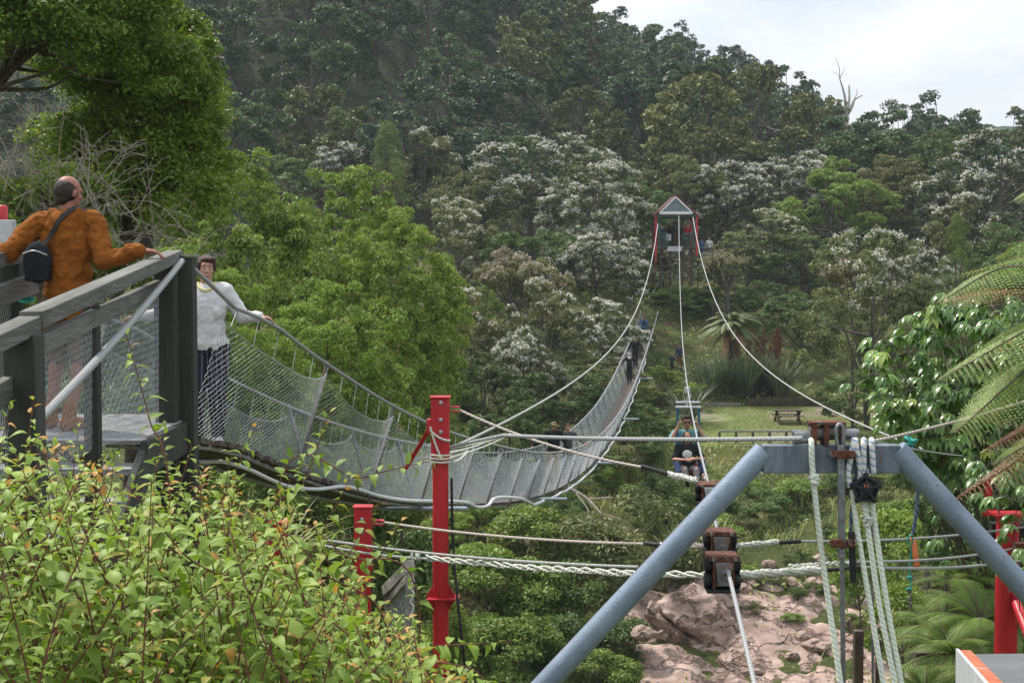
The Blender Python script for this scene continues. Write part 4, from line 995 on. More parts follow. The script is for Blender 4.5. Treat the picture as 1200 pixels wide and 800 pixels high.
def tree_fern(base, h, L, n, seed, label, lm='fern', dead_n=6, pinn=30, subpin=0, az=None, elev=(.1, .95), rt=.11, dead_az=None, droop=.9):
    o = thing('tree_fern', label, 'tree fern', base)
    m = MB(); b = Vector(base); top = b + Vector((0, 0, h)); m.tube(spline([b - Vector((0, 0, .3)), b + Vector((.06, 0, h * .5)), top], 6), [rt * (1.25 - .03 * i) for i in range(13)], 9)
    m.build('trunk', M['bark'], o, smooth=True)
    lf, ribs = fronds('fronds', top, n, L, lm, seed, elev=elev, pinn=pinn, subpin=subpin, az=az, droop=droop)
    lv = np.array(lf[0]) - np.array(b); link('fronds', mesh_np('fronds', lv, lf[1], lf[2]), LM[lm], o)
    ribs.build('frond_ribs', M['red_twig'] if lm == 'x' else M['bark'], o)
    if dead_n:
        lf, ribs = fronds('dead', top - Vector((0, 0, .1)), dead_n, L * .9, lm, seed + 1, elev=(-.45, -.05), pinn=pinn, subpin=subpin, az=dead_az, droop=droop)
        link('dead_fronds', mesh_np('dead_fronds', np.array(lf[0]) - np.array(b), lf[1], lf[2]), LM['fern_dead'], o)
        ribs.build('dead_frond_ribs', M['red_twig'], o)
    return o
c = P(858, 380, 95); tree_fern((c.x, 95, Tz(c.x, 95)), c.z - Tz(c.x, 95) , 2.5, 40, 61, 'tree fern with wide arching crown behind the flax on the far bank', lm='fern_far', dead_n=9, pinn=46, rt=.28, elev=(-.05, 1.25), droop=1.15)
c = P(900, 440, 62); 
# cabbage tree with pale flower heads
c = P(853, 318, 104); base = Vector((c.x, 104, Tz(c.x, 104))); o = thing('cabbage_tree', 'cabbage tree with pale cream flower heads right of the launch tower', 'cabbage tree', base)
m = MB(); heads = []; rr = random.Random(3); fork = Vector((c.x, 104, c.z - 1.6)); m.tube([base - Vector((0, 0, .3)), fork], [.22, .16], 8)
for i in range(9):
    h = Vector((c.x + rr.uniform(-1.5, 1.5), 104 + rr.uniform(-1, 1), c.z + rr.uniform(-.7, .9))); heads.append(h); m.tube(spline([fork, fork.lerp(h, .5) + Vector((0, 0, .15)), h], 4), [.11, .1, .1, .09, .09, .08, .07, .07, .06], 6)
m.build('trunk', M['bark'], o, smooth=True)
rng = np.random.default_rng(5); PV = []; D = []
for h in heads:
    for k in range(70):
        d = unit(rng.normal(size=(1, 3)) + np.array([[0, 0, .35]]))[0]; PV.append(np.array(h - base)); D.append(d)
PV = np.array(PV); D = np.array(D); n = len(PV)
v, f, k = blade(PV, D, np.tile([0, .1, 1.0], (n, 1)), rng.uniform(.55, .95, n), np.full(n, .07), .35, .1, 3, np.array([.8, 1, .7, .05]))
link('leaves', mesh_np('leaves', v, f, np.repeat(rng.uniform(.1, .9, n), k)), LM['mid_olive'], o)
PV = []
for h in heads:
    for k in range(150):
        d = rng.normal(size=3) * .34; PV.append(np.array(h - base) + d * np.array([1.15, 1, .62]) + np.array([0, 0, .52]))
v, f = rhomb(np.array(PV), rng.normal(size=(len(PV), 3)), np.full(len(PV), .13), .7, .2, rng)
link('flower_heads', mesh_np('flower_heads', v, f, np.repeat(rng.uniform(0, .6, len(PV)), 4)), leafmat('cream_flower', (.20, .19, .10), (.42, .39, .26), trans=.15, var=0), o)

# fallen dead branch under the bridge
m = MB(); s = P(662, 575, 64)
def fb(pts, r0): q = spline([P(*p) for p in pts], 5); m.tube(q, [r0 * (1 - .75 * i / (len(q) - 1)) for i in range(len(q))], 6)
fb([(655, 566, 64.5), (685, 582, 64), (705, 602, 63), (722, 618, 62.5)], .10); fb([(690, 585, 64), (720, 583, 63), (748, 588, 62.5)], .05); fb([(700, 598, 63.5), (712, 612, 63), (706, 634, 62)], .05)
fb([(712, 610, 63), (740, 622, 62), (765, 617, 62)], .045); fb([(705, 602, 63), (735, 612, 62), (752, 632, 61.5)], .04); fb([(675, 577, 64), (690, 600, 63), (680, 612, 62.5)], .04); fb([(690, 620, 62.5), (715, 627, 62), (735, 618, 62)], .04)
m.build('fallen_branch', M['twig'], smooth=True, base=s, label='dead grey branch with twigs lying on the bank below the bridge', cat='branch')
# ------------------------------------------------------------------ plants close to the camera
# right: tree fern, palmate shrub, low ferns
c = P(1300, 400, 8.4)
def azp(px, py, y):   # azimuth from the fern's crown to where a frond points
    q = P(px, py, y); return math.atan2(q.y - 8.4, q.x - c.x)
tf = thing('tree_fern', 'tree fern whose light green fronds reach in from the right edge', 'tree fern', (c.x, 8.4, Tz(c.x, 8.4)))
tb = Vector((c.x, 8.4, Tz(c.x, 8.4)))
m = MB(); top = Vector((c.x, 8.4, P(1300, 345, 8.4).z)); m.tube(spline([tb - Vector((0, 0, .3)), tb.lerp(top, .5), top], 5), [.13 - .003 * i for i in range(11)], 9); m.build('trunk', M['bark'], tf, smooth=True)
def one_frond(name, start, ctrl, tip, pl, lm, seed, parent, ribm, pinn=44, subpin=11, twist=0.0):
    """one bipinnate frond along a curve"""
    rng = np.random.default_rng(seed); q = spline([start, ctrl, tip], 14); n = len(q); L = sum((q[i + 1] - q[i]).length for i in range(n - 1))
    ribs = MB(); ribs.tube(q, [.010 * (1 - .85 * i / (n - 1)) for i in range(n)], 5)
    PV = []; D = []; NR = []; LL = []; WW = []; TT = []
    for k in range(pinn):
        t = .06 + .94 * k / pinn; j = min(int(t * (n - 1)), n - 2); fr = t * (n - 1) - j; p = q[j].lerp(q[j + 1], fr); tg = (q[j + 1] - q[j]).normalized()
        sd = tg.cross(Vector((math.sin(twist), -.25, math.cos(twist)))).normalized(); nr = sd.cross(tg)
        if nr.z < 0: nr = -nr
        ln = pl * math.sin(math.pi * min(.985, t ** .8 * .93 + .07)) ** .75 * rng.uniform(.9, 1.08) + .012
        for s in (-1, 1):
            dd = (sd * s + tg * .42 - nr * .30).normalized()
            for j2 in range(subpin):
                t2 = (j2 + .5) / subpin; pp = p + dd * ln * t2 - nr * ln * .22 * t2 * t2
                for s2 in (-1, 1):
                    PV.append(pp); D.append(tg * s2 + dd * .55); NR.append(nr + Vector(rng.normal(size=3) * .18)); LL.append(ln * .135 * (1 - t2 * .85) + .002); WW.append(ln / subpin * .9)
                    TT.append(np.clip(.3 + .5 * t + rng.normal() * .14, 0, .9))
    arr = lambda z: np.array([list(v) for v in z])
    v, f, k = blade(arr(PV), arr(D), arr(NR), np.array(LL), np.array(WW), .2, .05, 2, np.array([.8, 1, .1]))
    org = np.array(ORG[parent.name]); o = link(name, mesh_np(name, v - org, f, np.repeat(np.array(TT), k)), LM[lm], parent)
    ORG[o.name] = ORG[parent.name]; ribs.build('frond_rib', ribm, o)
FR = [((1215, 283), (1165, 302), 8.0, 8.1, .20, 'fern'), ((1190, 312), (1098, 355), 7.8, 7.6, .24, 'fern'), ((1230, 372), (1100, 446), 7.6, 7.2, .28, 'fern'), ((1205, 430), (1118, 508), 7.6, 7.2, .26, 'fern'),
      ((1240, 296), (1118, 322), 8.6, 9.0, .22, 'fern'), ((1240, 225), (1186, 236), 8.2, 8.0, .16, 'fern'), ((1250, 480), (1165, 545), 7.9, 7.4, .20, 'fern')]
rnn = random.Random(2)
for i, (ct, tp, yc, yt, pl, lm) in enumerate(FR): one_frond('frond', top, P(ct[0], ct[1], yc), P(tp[0], tp[1], yt), pl * .9, lm, 300 + i, tf, M['bark'])
for i, (ct, tp, yc, yt, pl) in enumerate([((1225, 505), (1120, 586), 7.7, 7.3, .13), ((1240, 470), (1150, 532), 7.6, 7.2, .12), ((1180, 338), (1102, 352), 8.0, 7.9, .13)]):
    one_frond('dead_frond', top, P(ct[0], ct[1], yc), P(tp[0], tp[1], yt), pl, 'fern_dead', 320 + i, tf, M['red_twig'], 40, 8)
for i in range(7):   # the rest of its crown, outside the picture
    a = rnn.uniform(-1.2, 1.3); e = top + Vector((math.cos(a) * 1.7, math.sin(a) * 1.5, rnn.uniform(-.5, .3))); one_frond('frond', top, top.lerp(e, .5) + Vector((0, 0, .35)), e, .22, 'fern', 340 + i, tf, M['bark'], 30, 7)

def palmate_shrub(pts, base, seed, label, LL=.17, per=6):
    rng = np.random.default_rng(seed); o = thing('palmate_shrub', label, 'shrub', base); b = Vector(base); m = MB(); PV = []; D = []; NR = []; Ln = []; TT = []
    for (px, py, Y) in pts:
        c = P(px, py, Y); mid = b.lerp(c, .55) + Vector((rng.normal() * .08, rng.normal() * .08, .12)); q = spline([b, mid, c], 6); m.tube(q, [.010 * (1 - .75 * i / (len(q) - 1)) for i in range(len(q))], 5)
        for j in range(int(rng.integers(6, 9))):
            a = rng.uniform(0, 6.28); e = c + Vector((math.cos(a) * .17, math.sin(a) * .17, rng.uniform(-.06, .13))); m.tube([c, c.lerp(e, .5) + Vector((0, 0, .03)), e], [.004, .003, .003], 4)
            out = Vector((math.cos(a), math.sin(a), -.25)); sd = Vector((-math.sin(a), math.cos(a), 0)); tone = rng.uniform(0, .75); young = rng.uniform() < .15
            for k in range(per):
                an = (k - (per - 1) / 2) * .62; d = out * math.cos(an) + sd * math.sin(an) + Vector((0, 0, -.22)); PV.append(list(e)); D.append(list(d)); NR.append([d.x * .35 + rng.normal() * .1, d.y * .35 - .1, 1]); Ln.append(LL * (1 - .12 * abs(k - (per - 1) / 2)) * rng.uniform(.8, 1.1)); TT.append(np.clip(tone + rng.normal() * .1 + (.4 if young else 0), 0, 1))
    Ln = np.array(Ln); v, f, k = blade(np.array(PV), np.array(D), np.array(NR), Ln, Ln * .36, rng.uniform(.25, .6, len(Ln)), .12, 4)
    ol = link('leaves', mesh_np('leaves', v - np.array(b), f, np.repeat(np.array(TT), k)), LM['palmate'], o); m.build('stems', M['bark'], o, smooth=True); return o
rng = np.random.default_rng(9); pts = []
for k in range(700):
    px = rng.uniform(1015, 1230); py = rng.uniform(350, 590)
    topc = 400 - (px - 1030) * .5 if px < 1120 else 352; botc = 480 + (px - 1020) * .9
    if py < max(topc, 350) or py > min(botc, 600): continue
    pts.append((px, py, rng.uniform(11.2, 13.0)))
    if len(pts) >= 100: break
palmate_shrub(pts, (4.9, 12.6, Tz(4.9, 12.6)), 71, 'shrub of glossy palmate leaves on the right behind the fern fronds')
pts = [(1192, 588, 9.5), (1206, 612, 9.4), (1172, 572, 9.8), (1163, 545, 10.2), (1198, 655, 9.3), (1178, 575, 12.5), (1195, 560, 12.4), (1150, 620, 12.8), (1120, 600, 13), (1165, 640, 12.6), (1130, 650, 12.8), (1195, 625, 12.3), (1105, 640, 13.2), (1190, 690, 12.4)]
palmate_shrub(pts, (4.6, 12.9, Tz(4.6, 12.9)), 72, 'lower palmate-leaved shrub around the red frame on the right', LL=.14)
# ferns at lower right
for i, (px, py, Y, L) in enumerate([(1150, 690, 11.3, .95), (1120, 730, 11.0, .9), (1165, 755, 10.6, .8), (1105, 700, 12.0, .9), (1185, 720, 11.6, .9), (1140, 655, 12, .9), (1085, 780, 11, .8)]):
    c = P(px, py, Y); base = (c.x, Y, c.z - .25); labs = ['ground fern left of the red post at right', 'drooping ground fern above the steel tray', 'ground fern just behind the corner of the steel tray', 'ground fern furthest left in the ferny bank at right', 'ground fern behind the red post brace', 'topmost ground fern below the palmate shrub', 'ground fern in the lowest right bank near the wooden stub']
    o = thing('ground_fern', labs[i], 'fern', base, 'ground ferns on the right bank')
    lf, ribs = fronds('fronds', base, 20, L * .72, 'fern', 90 + i, elev=(.1, 1.1), pinn=25, subpin=12, pl=.19)
    link('fronds', mesh_np('fronds', np.array(lf[0]) - np.array(base), lf[1], lf[2]), LM['fern'], o); ribs.build('frond_ribs', M['bark'], o)
# leafy filling of that bank
rng = np.random.default_rng(15); n = 9000
x = rng.uniform(3.2, 8, n); y = rng.uniform(8.5, 17, n); z = T(x, y) + np.abs(rng.normal(size=n)) * .35
v, f = rhomb(np.stack([x, y, z], -1), rng.normal(size=(n, 3)) * .5 + np.array([0, -.4, .7]), rng.uniform(.05, .12, n), .4, .25, rng)
tag(link('right_bank_plants', mesh_np('right_bank_plants', v, f, np.repeat(rng.uniform(0, .9, n), 4)), LM['cover']), 'small leafy plants covering the bank at lower right', 'ground cover', kind='stuff')

# foreground bush, lower left
TOPC = [(-60, 490), (0, 492), (60, 502), (110, 518), (150, 525), (200, 536), (260, 545), (320, 568), (380, 626), (430, 680), (480, 724), (520, 762), (560, 800), (600, 840)]
def topc(px): return float(np.interp(px, [a for a, _ in TOPC], [b for _, b in TOPC]))
rng = np.random.default_rng(31); tips = []
while len(tips) < 560:
    px = rng.uniform(-70, 560); t = topc(px); py = t + (830 - t) * rng.uniform(0, 1) ** 1.25
    if py > 830: continue
    tips.append((px, py + rng.uniform(-8, 18), rng.uniform(3.1, 5.4), 0))
for a in [(148, 392, 4.3), (386, 482, 4.6), (512, 538, 4.9), (445, 590, 4.9), (12, 472, 4.1), (40, 468, 4.3), (225, 520, 4.4), (300, 500, 4.7), (350, 545, 4.7), (92, 500, 4.2), (600, 752, 4.6), (430, 700, 4.4), (470, 610, 4.8), (340, 610, 4.4), (410, 560, 4.8), (195, 500, 4.4), (270, 530, 4.4)]: tips.append((*a, 1))
bush_base = Vector((-1.6, 4.4, Tz(-1.6, 4.4)))
bo = thing('leafy_bush', 'large light green bush with reddish young tips filling the lower left foreground', 'bush', bush_base)
sm = MB(); PV = []; D = []; NR = []; Ln = []; TT = []
for (px, py, Y, hero) in tips:
    tip = P(px, py, Y); L = rng.uniform(.5, .85) if not hero else rng.uniform(.5, .7)
    lean = Vector((rng.normal() * .45 + .15, rng.normal() * .3, 1.0)) if not hero else Vector((.12 if px < 300 else .45, rng.normal() * .15, 1.0))
    if hero and px == 148: lean = Vector((-.22, 0, 1))
    if hero and px > 500: lean = Vector((1, -.1, .35 if px < 590 else .12))
    lean.normalize()
    low = tip - lean * L
    root = Vector((low.x * .75 + bush_base.x * .25 + rng.normal() * .1, low.y * .8 + bush_base.y * .2, Tz(low.x, low.y)))
    if root.z > low.z - .05: root.z = low.z - .3
    q = spline([root, low - lean * .12 * L, low + lean * L * .5 + Vector((rng.normal() * .02, rng.normal() * .02, .02)), tip], 8)
    m_ = len(q); sm.tube(q, [.0045 * (1 - .75 * i / (m_ - 1)) for i in range(m_)], 5)
    cum = [0]
    for i in range(m_ - 1): cum.append(cum[-1] + (q[i + 1] - q[i]).length)
    nl = int(L / .018); ang = rng.uniform(0, 6.28)
    for k in range(nl):
        s = cum[-1] - L * 1.15 * k / nl
        if s < 0: break
        j = max(0, min(m_ - 2, int(np.searchsorted(cum, s)) - 1)); fr = (s - cum[j]) / max(cum[j + 1] - cum[j], 1e-6); p = q[j].lerp(q[j + 1], min(max(fr, 0), 1)); tg = (q[j + 1] - q[j]).normalized()
        ang += 2.4; a1 = tg.orthogonal().normalized(); b1 = tg.cross(a1); rad = a1 * math.cos(ang) + b1 * math.sin(ang)
        d = rad + tg * .25 + Vector((0, 0, .12)); f_ = k / nl; size = (.034 + .026 * min(1, f_ * 3.5)) * rng.uniform(.58, 1.2)
        if k < 3: d = tg + rad * .6; size = .028
        PV.append(list(p + rad * .006)); D.append(list(d)); NR.append([rng.normal() * .25, rng.normal() * .25 - .12, 1]); Ln.append(size); 
        TT.append(1.0 if (f_ < .10 and rng.uniform() < .2) else np.clip(.62 - .35 * f_ + rng.normal() * .2, 0, .88))
Ln = np.array(Ln); prof = np.array([.25, .85, 1, .78, .4, .03])
v, f, k = blade(np.array(PV), np.array(D), np.array(NR), Ln, Ln * rng.uniform(.40, .60, len(Ln)), rng.uniform(.1, .9, len(Ln)), .16, 5, prof)
link('leaves', mesh_np('leaves', v - np.array(bush_base), f, np.repeat(np.array(TT), k)), LM['bush'], bo)
sm.build('stems', M['red_twig'], bo, smooth=True)
print('bush leaves', len(Ln))
# reedy strap leaves below the bridge start
rng = np.random.default_rng(17)
for (px, py, Y, n, lab) in [(330, 600, 11.8, 90, 'yellowing strap-leaved plant under the start of the bridge'), (265, 590, 11.2, 70, 'yellowing strap-leaved plant at the foot of the tall wooden posts')]:
    c = P(px, py, Y); a = rng.uniform(0, 6.28, n); til = rng.uniform(.2, 1.0, n); z0 = c.z - .55
    v, f, k = blade(np.zeros((n, 3)), np.stack([np.cos(a) * til, np.sin(a) * til, np.ones(n)], -1), np.stack([-np.cos(a), -np.sin(a), np.full(n, .2)], -1), rng.uniform(.6, 1.0, n), np.full(n, .022), rng.uniform(.3, .9, n), .15, 5, np.array([.6, 1, 1, .8, .5, .05]))
    tag(link('strap_leaf_plant', mesh_np('strap_leaf_plant', v, f, np.repeat(np.clip(.5 + .3 * rng.normal(size=n), 0, .95), k)), LM['grass'], loc=(c.x, Y, z0)), lab, 'plant')
# ------------------------------------------------------------------ the swing bridge
_BY = [10.8, 12.4, 13.8, 17.2, 21, 25.4, 30, 34.6, 40, 45, 51.5, 59, 66, 75, 83, 90, 98, 104, 108]
_BZ = [-1.22, -1.49, -1.86, -2.66, -3.4, -4.12, -4.82, -5.42, -6.0, -6.42, -6.8, -6.98, -6.95, -6.6, -6.05, -5.5, -4.75, -4.1, -3.55]
_cs = spline([(y, 0, z) for y, z in zip(_BY, _BZ)], 12)
_sy = [p.x for p in _cs]; _sz = [p.z for p in _cs]
def zd(y): return np.interp(y, _sy, _sz)
def xc(y): return -4.44 + .1385 * np.asarray(y, float)
Y0, Y1 = 11.1, 107.0
bridge = thing('swing_bridge', 'long narrow footbridge with wire netting sides sagging across the gorge', 'footbridge', (float(xc(Y0)), Y0, float(zd(Y0))))

def segs_mesh(A, B, r, name, mat, parent, org, lbl=None):
    """thin three-sided wires between A and B (n,3)"""
    A = np.asarray(A, float) - org; B = np.asarray(B, float) - org; d = unit(B - A)
    up = np.where(np.abs(d[:, 2:3]) < .9, np.array([[0, 0, 1.0]]), np.array([[1.0, 0, 0]]))
    a = unit(np.cross(d, up)); b_ = np.cross(d, a); n = len(A); r = np.broadcast_to(np.asarray(r, float), (n,))[:, None]
    v = np.empty((n, 6, 3))
    for k in range(3):
        an = 2.094 * k; o_ = (a * math.cos(an) + b_ * math.sin(an)) * r; v[:, k] = A + o_; v[:, 3 + k] = B + o_
    i = np.arange(n)[:, None] * 6
    f = np.concatenate([i + np.array([k, (k + 1) % 3, 3 + (k + 1) % 3, 3 + k]) for k in range(3)], 0)
    o = link(name, mesh_np(name, v.reshape(-1, 3), f), mat, parent)
    ORG[o.name] = Vector(org); return o

def zigzag(fn, us, nr, jit=.0, seed=1):
    """diamond netting: fn(u, v) -> (n,3); us the stations, nr rows"""
    g = np.random.default_rng(seed); A = []; B = []
    for r_ in range(nr):
        k = np.arange(len(us)); v = (r_ + .5 + .5 * np.where((k + r_) % 2, 1, -1)) / nr
        p = fn(us + g.normal(size=len(us)) * jit, np.clip(v + g.normal(size=len(us)) * jit * .3, 0, 1)); A.append(p[:-1]); B.append(p[1:])
    return np.concatenate(A), np.concatenate(B)

def zigzag_up(fn, ua, ub, cell, nv, jit=.0, seed=1):
    """the same netting woven of upright zigzag wires"""
    g = np.random.default_rng(seed); nc = int((ub - ua) / cell); k = np.arange(nv + 1); A = []; B = []
    for j in range(nc):
        u = ua + (j + .5) * cell + .5 * cell * np.where((k + j) % 2, 1, -1) + g.normal(size=nv + 1) * jit; p = fn(u, np.clip(k / nv + g.normal(size=nv + 1) * jit * .5, 0, 1)); A.append(p[:-1]); B.append(p[1:])
    return np.concatenate(A), np.concatenate(B)
ST0, STD = 14.15, 3.0
def nettop(y):
    u = ((np.asarray(y) - ST0) / STD) % 1.0
    sc = np.where(np.asarray(y) < 21, .22, np.where(np.asarray(y) < 34, .16, .10))
    return 1.03 - .05 - sc * np.sin(np.pi * u) ** .6
def netpos(side):
    def fn(y, v):
        h = nettop(y); return np.stack([xc(y) + side * (.31 + .33 * v ** .85), y - .55 * (v - .5) * 0, zd(y) - .03 + v * h], -1)
    return fn
borg = np.array(ORG[bridge.name])
for side in (1, -1):
    AA = []; BB = []; RA = []
    for (ya, yb, cell, rw) in ((Y0, 24, .043, .0016), (24, 40, .075, .0028), (40, 65, .11, .0040), (65, Y1, .16, .0056)):
        A, B = zigzag_up(netpos(side), ya, yb, cell, max(6, int(1.35 / cell)), .004, int(ya) + side + 3)
        AA.append(A); BB.append(B); RA.append(np.full(len(A), rw))
    # edge wire along the top of the netting, hangers to the handrail
    ys_ = np.arange(Y0, Y1, .3); top = netpos(side)(ys_, np.ones(len(ys_))); m = MB(); m.tube(top, [.004 + .00012 * y for y in ys_], 4); m.build('net_edge', M['wire'], bridge)
    A = []; B = []; RR = []
    y = Y0 + .2; k = 0
    while y < Y1 - 1:
        p = netpos(side)(np.array([y]), np.array([1.0]))[0]; q = np.array([xc(y + .16) + side * .64, y + .16, zd(y + .16) + 1.03]); A.append(p); B.append(q); RR.append(.0016 + .00009 * y)
        if y > 26:
            q2 = np.array([xc(y - .16) + side * .64, y - .16, zd(y - .16) + 1.03]); A.append(p); B.append(q2); RR.append(.0035 + .00006 * y)
        y += .55 if y < 26 else .5; k += 1
    AA.append(np.array(A)); BB.append(np.array(B)); RA.append(np.array(RR))
    segs_mesh(np.concatenate(AA), np.concatenate(BB), np.concatenate(RA), 'wire_netting', M['wire'], bridge, borg)
    # handrail cable
    ys_ = np.concatenate([np.arange(11.4, 40, .6), np.arange(40, Y1 + .1, 1.2)])
    pts = [Vector((float(xc(y)) + side * .64, y, float(zd(y)) + 1.04)) for y in ys_]
    pts = [P(221, 309, 10.78) if side > 0 else P(120, 352, 10.9)] + pts
    m = MB(); m.tube(pts, [.016 + .00016 * p.y for p in pts], 7); m.build('handrail_cable', M['cable'], bridge, smooth=True)
    # stanchions
    y = ST0
    while y < Y1 - 2:
        a = Vector((float(xc(y)) + side * .33, y - .05, float(zd(y)) - .12)); b_ = Vector((float(xc(y)) + side * .645, y, float(zd(y)) + 1.07)); m = MB(); m.tube([a, b_], .016 + .00016 * y, 6); m.build('stanchion', M['rust_grey'] if side > 0 and y < 30 else M['steel'], bridge); y += STD
m = MB(); y = Y0
while y < Y1:
    yb = y + .235; za, zb = float(zd(y)), float(zd(yb)); xa = float(xc(y + .12)); jx = rnd.uniform(-.025, .025)
    m.beam((xa - .33 + jx, y + .11, (za + zb) / 2 - .03), (xa + .34 + jx, y + .11, (za + zb) / 2 - .03), .215, .045, up=(0, (za - zb), .235)); y += .25
m.build('deck', M['deck_edge'], bridge)
m = MB()
for side in (-1, 1): m.tube([Vector((float(xc(y)) + side * .27, y, float(zd(y)) - .075)) for y in np.arange(Y0, Y1, .8)], .022, 5)
m.build('deck_cable', M['wire_dark'], bridge)
for yy in (20.6, 34.6, 51.5, 68, 83):
    x0 = float(xc(yy)); z = float(zd(yy)) - .10; m = MB(); m.tube([(x0 - .35, yy, z), (x0 + .85 + .004 * yy, yy, z)], .028 + .0003 * yy, 8); m.build('outrigger', M['pipe_blue'], bridge, smooth=True)
# the pale stay rope that hangs in waves below the deck edge
WV = [(236, 541, 12.3), (262, 541, 12.6), (290, 549, 12.9), (318, 562, 13.3), (340, 570, 13.9), (372, 573, 14.8), (400, 570, 15.7), (420, 573, 16.4), (445, 581, 17.3), (475, 586, 18.6), (505, 587, 20.3), (530, 587, 22), (548, 589, 23), (560, 594, 24), (572, 592, 25), (582, 583, 26), (610, 584, 30)]
pts = [Vector((float(xc(y)) + .40 + .04 * math.sin(y * 1.7), y, float(zd(y)) - .12 - .06 * math.sin(y * .9) ** 2)) for y in np.arange(33, 92, 1.2)]
m = MB(); q = spline([P(*p) for p in WV] + [pts[0]], 5); m.tube(q, [.019 + .0009 * max(0, p.y - 14) for p in q], 7)
for i in range(6): pass
m.build('stay_rope', M['hose'], bridge, smooth=True)
m = MB(); m.tube(pts, .036, 6); m.build('stay_rope', M['hose'], bridge, smooth=True)

# landing and stairs at the far end
c0 = Vector((float(xc(107)), 107, float(zd(107)))); land = thing('bridge_stairs', 'short timber landing and stair rails rising from the far bridge end to the tower', 'stairs', c0)
m = MB(); m.box(c0 + Vector((.1, 1.1, -.08)), (1.5, 2.4, .12)); m.build('landing', M['timber_grey'], land)
e0 = c0 + Vector((.2, 2.2, 0)); e1 = P(786, 340, 111.5)
for s in (-.6, .6):
    m = MB(); m.beam(e0 + Vector((s, 0, -.1)), e1 + Vector((s, 0, -.1)), .08, .22); m.build('stringer', M['timber_brown'], land)
    m = MB(); m.tube([e0 + Vector((s, -2.2, 1.05)), e0 + Vector((s, 0, 1.05)), e1 + Vector((s, 0, 1.05))], .04, 6); m.build('handrail', M['wire'], land)
m = MB()
for k in range(12): p = e0.lerp(e1, (k + .5) / 12); m.box(p, (1.1, .26, .06))
m.build('treads', M['timber_grey'], land)
m = MB(); m.tube([P(748, 383, 107.2), P(748, 402, 107.2)], .07, 6); m.tube([P(771, 385, 107.2), P(771, 402, 107.2)], .07, 6)
m.build('yellow_post', surf('yellow_post', (.32, .24, .09), (.42, .33, .14), 8, .7), land)

# ------------------------------------------------------------------ launch tower on the far bank
M['red_dull'] = surf('red_dull', (.22, .02, .03), (.32, .035, .045), 6, .6)
TY = 109.5
tc_ = P(792, 318, TY + 1.4); tow = thing('launch_tower', 'roofed launch tower with glazed white-framed gable and red posts on the far bank', 'tower', (tc_.x, TY + 1.4, Tz(tc_.x, TY + 1.4)))
def tp(px, py, dy=0): return P(px, py, TY + dy)
fl = tp(792, 289).z
gx0, gx1 = tp(768, 250).x, tp(815.5, 250).x; ez = tp(790, 250.5).z; az_ = tp(790, 230).z; cx_ = tp(791.5, 230).x
m = MB()   # white gable frame
A_, B_, C_ = Vector((tp(772.5, 250).x, TY - .22, ez + .05)), Vector((tp(811, 250).x, TY - .22, ez + .05)), Vector((cx_, TY - .22, az_ - .07))
m.beam(A_, B_, .10, .20); m.beam(A_, C_, .10, .20, up=(0, 1, 0)); m.beam(B_, C_, .10, .20, up=(0, 1, 0)); m.build('gable_frame', M['white_paint'], tow)
m = MB(); m.prism([A_ + Vector((0, .02, 0)), B_ + Vector((0, .02, 0)), C_ + Vector((0, .02, 0))], (0, .03, 0)); m.build('gable_glazing', M['glass_roof'], tow)
for s, xx in ((-1, gx0 - .12), (1, gx1 + .12)):
    m = MB(); a = Vector((cx_, TY - .15, az_ + .05)); b_ = Vector((xx, TY - .15, ez - .12)); m.prism([a, b_, b_ + Vector((0, 0, -.14)), a + Vector((0, 0, -.14))], (0, 3.2, 0)); m.build('roof', surf('roof_dark_%d' % s, (.09, .05, .05), (.16, .08, .08), 5, .6), tow)
    m = MB(); m.beam(a + Vector((0, -.03, -.02)), b_ + Vector((0, -.03, -.02)), .05, .10, up=(0, 1, 0)); m.build('barge_board', M['red_dull'], tow)
m = MB(); m.beam((gx0, TY, ez - .14), (gx1, TY, ez - .14), .16, .22); m.beam((gx0, TY + 2.9, ez - .14), (gx1, TY + 2.9, ez - .14), .16, .22); m.build('header_beam', M['green_paint'], tow)
for px_, dy, z0_, mt in ((768.5, 0, tp(768, 322).z, 'red_paint'), (816.5, 0, tp(816, 300).z, 'red_paint'), (770, 2.9, fl - 2.4, 'red_dull'), (815, 2.9, fl - 2.4, 'red_dull')):
    m = MB(); x = tp(px_, 280).x; m.beam((x, TY + dy, z0_ - (.8 if dy else 0)), (x, TY + dy, ez), .15, .15, up=(0, 1, 0)); m.build('post', M[mt], tow)
for px_ in (772.5, 812):
    m = MB(); x = tp(px_, 280).x; m.beam((x, TY + .05, fl), (x, TY + .05, ez - .1), .12, .12, up=(0, 1, 0)); m.build('inner_post', M['green_paint'], tow)
m = MB(); m.box(((gx0 + gx1) / 2, TY + 1.5, fl - .1), (gx1 - gx0, 3.1, .14)); m.build('floor', M['timber_brown'], tow)
m = MB(); m.prism([tp(783, 288.5), tp(800, 288.5), tp(799, 293, -.5), tp(781.5, 293, -.5)], (0, 0, -.08)); m.build('launch_plate', M['silver'], tow)
for xa, xb in ((771.5, 783.5), (800.5, 814)):
    m = MB()
    for pz in (273.5, 279): m.beam((tp(xa, 280).x, TY + .1, tp(790, pz).z), (tp(xb, 280).x, TY + .1, tp(790, pz).z), .06, .09)
    for k in range(7): x = tp(xa + (xb - xa) * k / 6, 280).x; m.beam((x, TY + .1, fl - .05), (x, TY + .1, tp(790, 273.5).z), .05, .05, up=(0, 1, 0))
    m.build('railing', M['green_paint'], tow)
for dy in (1.6, 2.9):   # back rail and wall panels
    pass
m = MB(); m.box(((gx0 + gx1) / 2, TY + 2.95, (fl + ez) / 2 - .5), (gx1 - gx0 - .2, .06, (ez - fl) * .55)); m.build('back_panel', M['timber_brown'], tow)
m = MB()
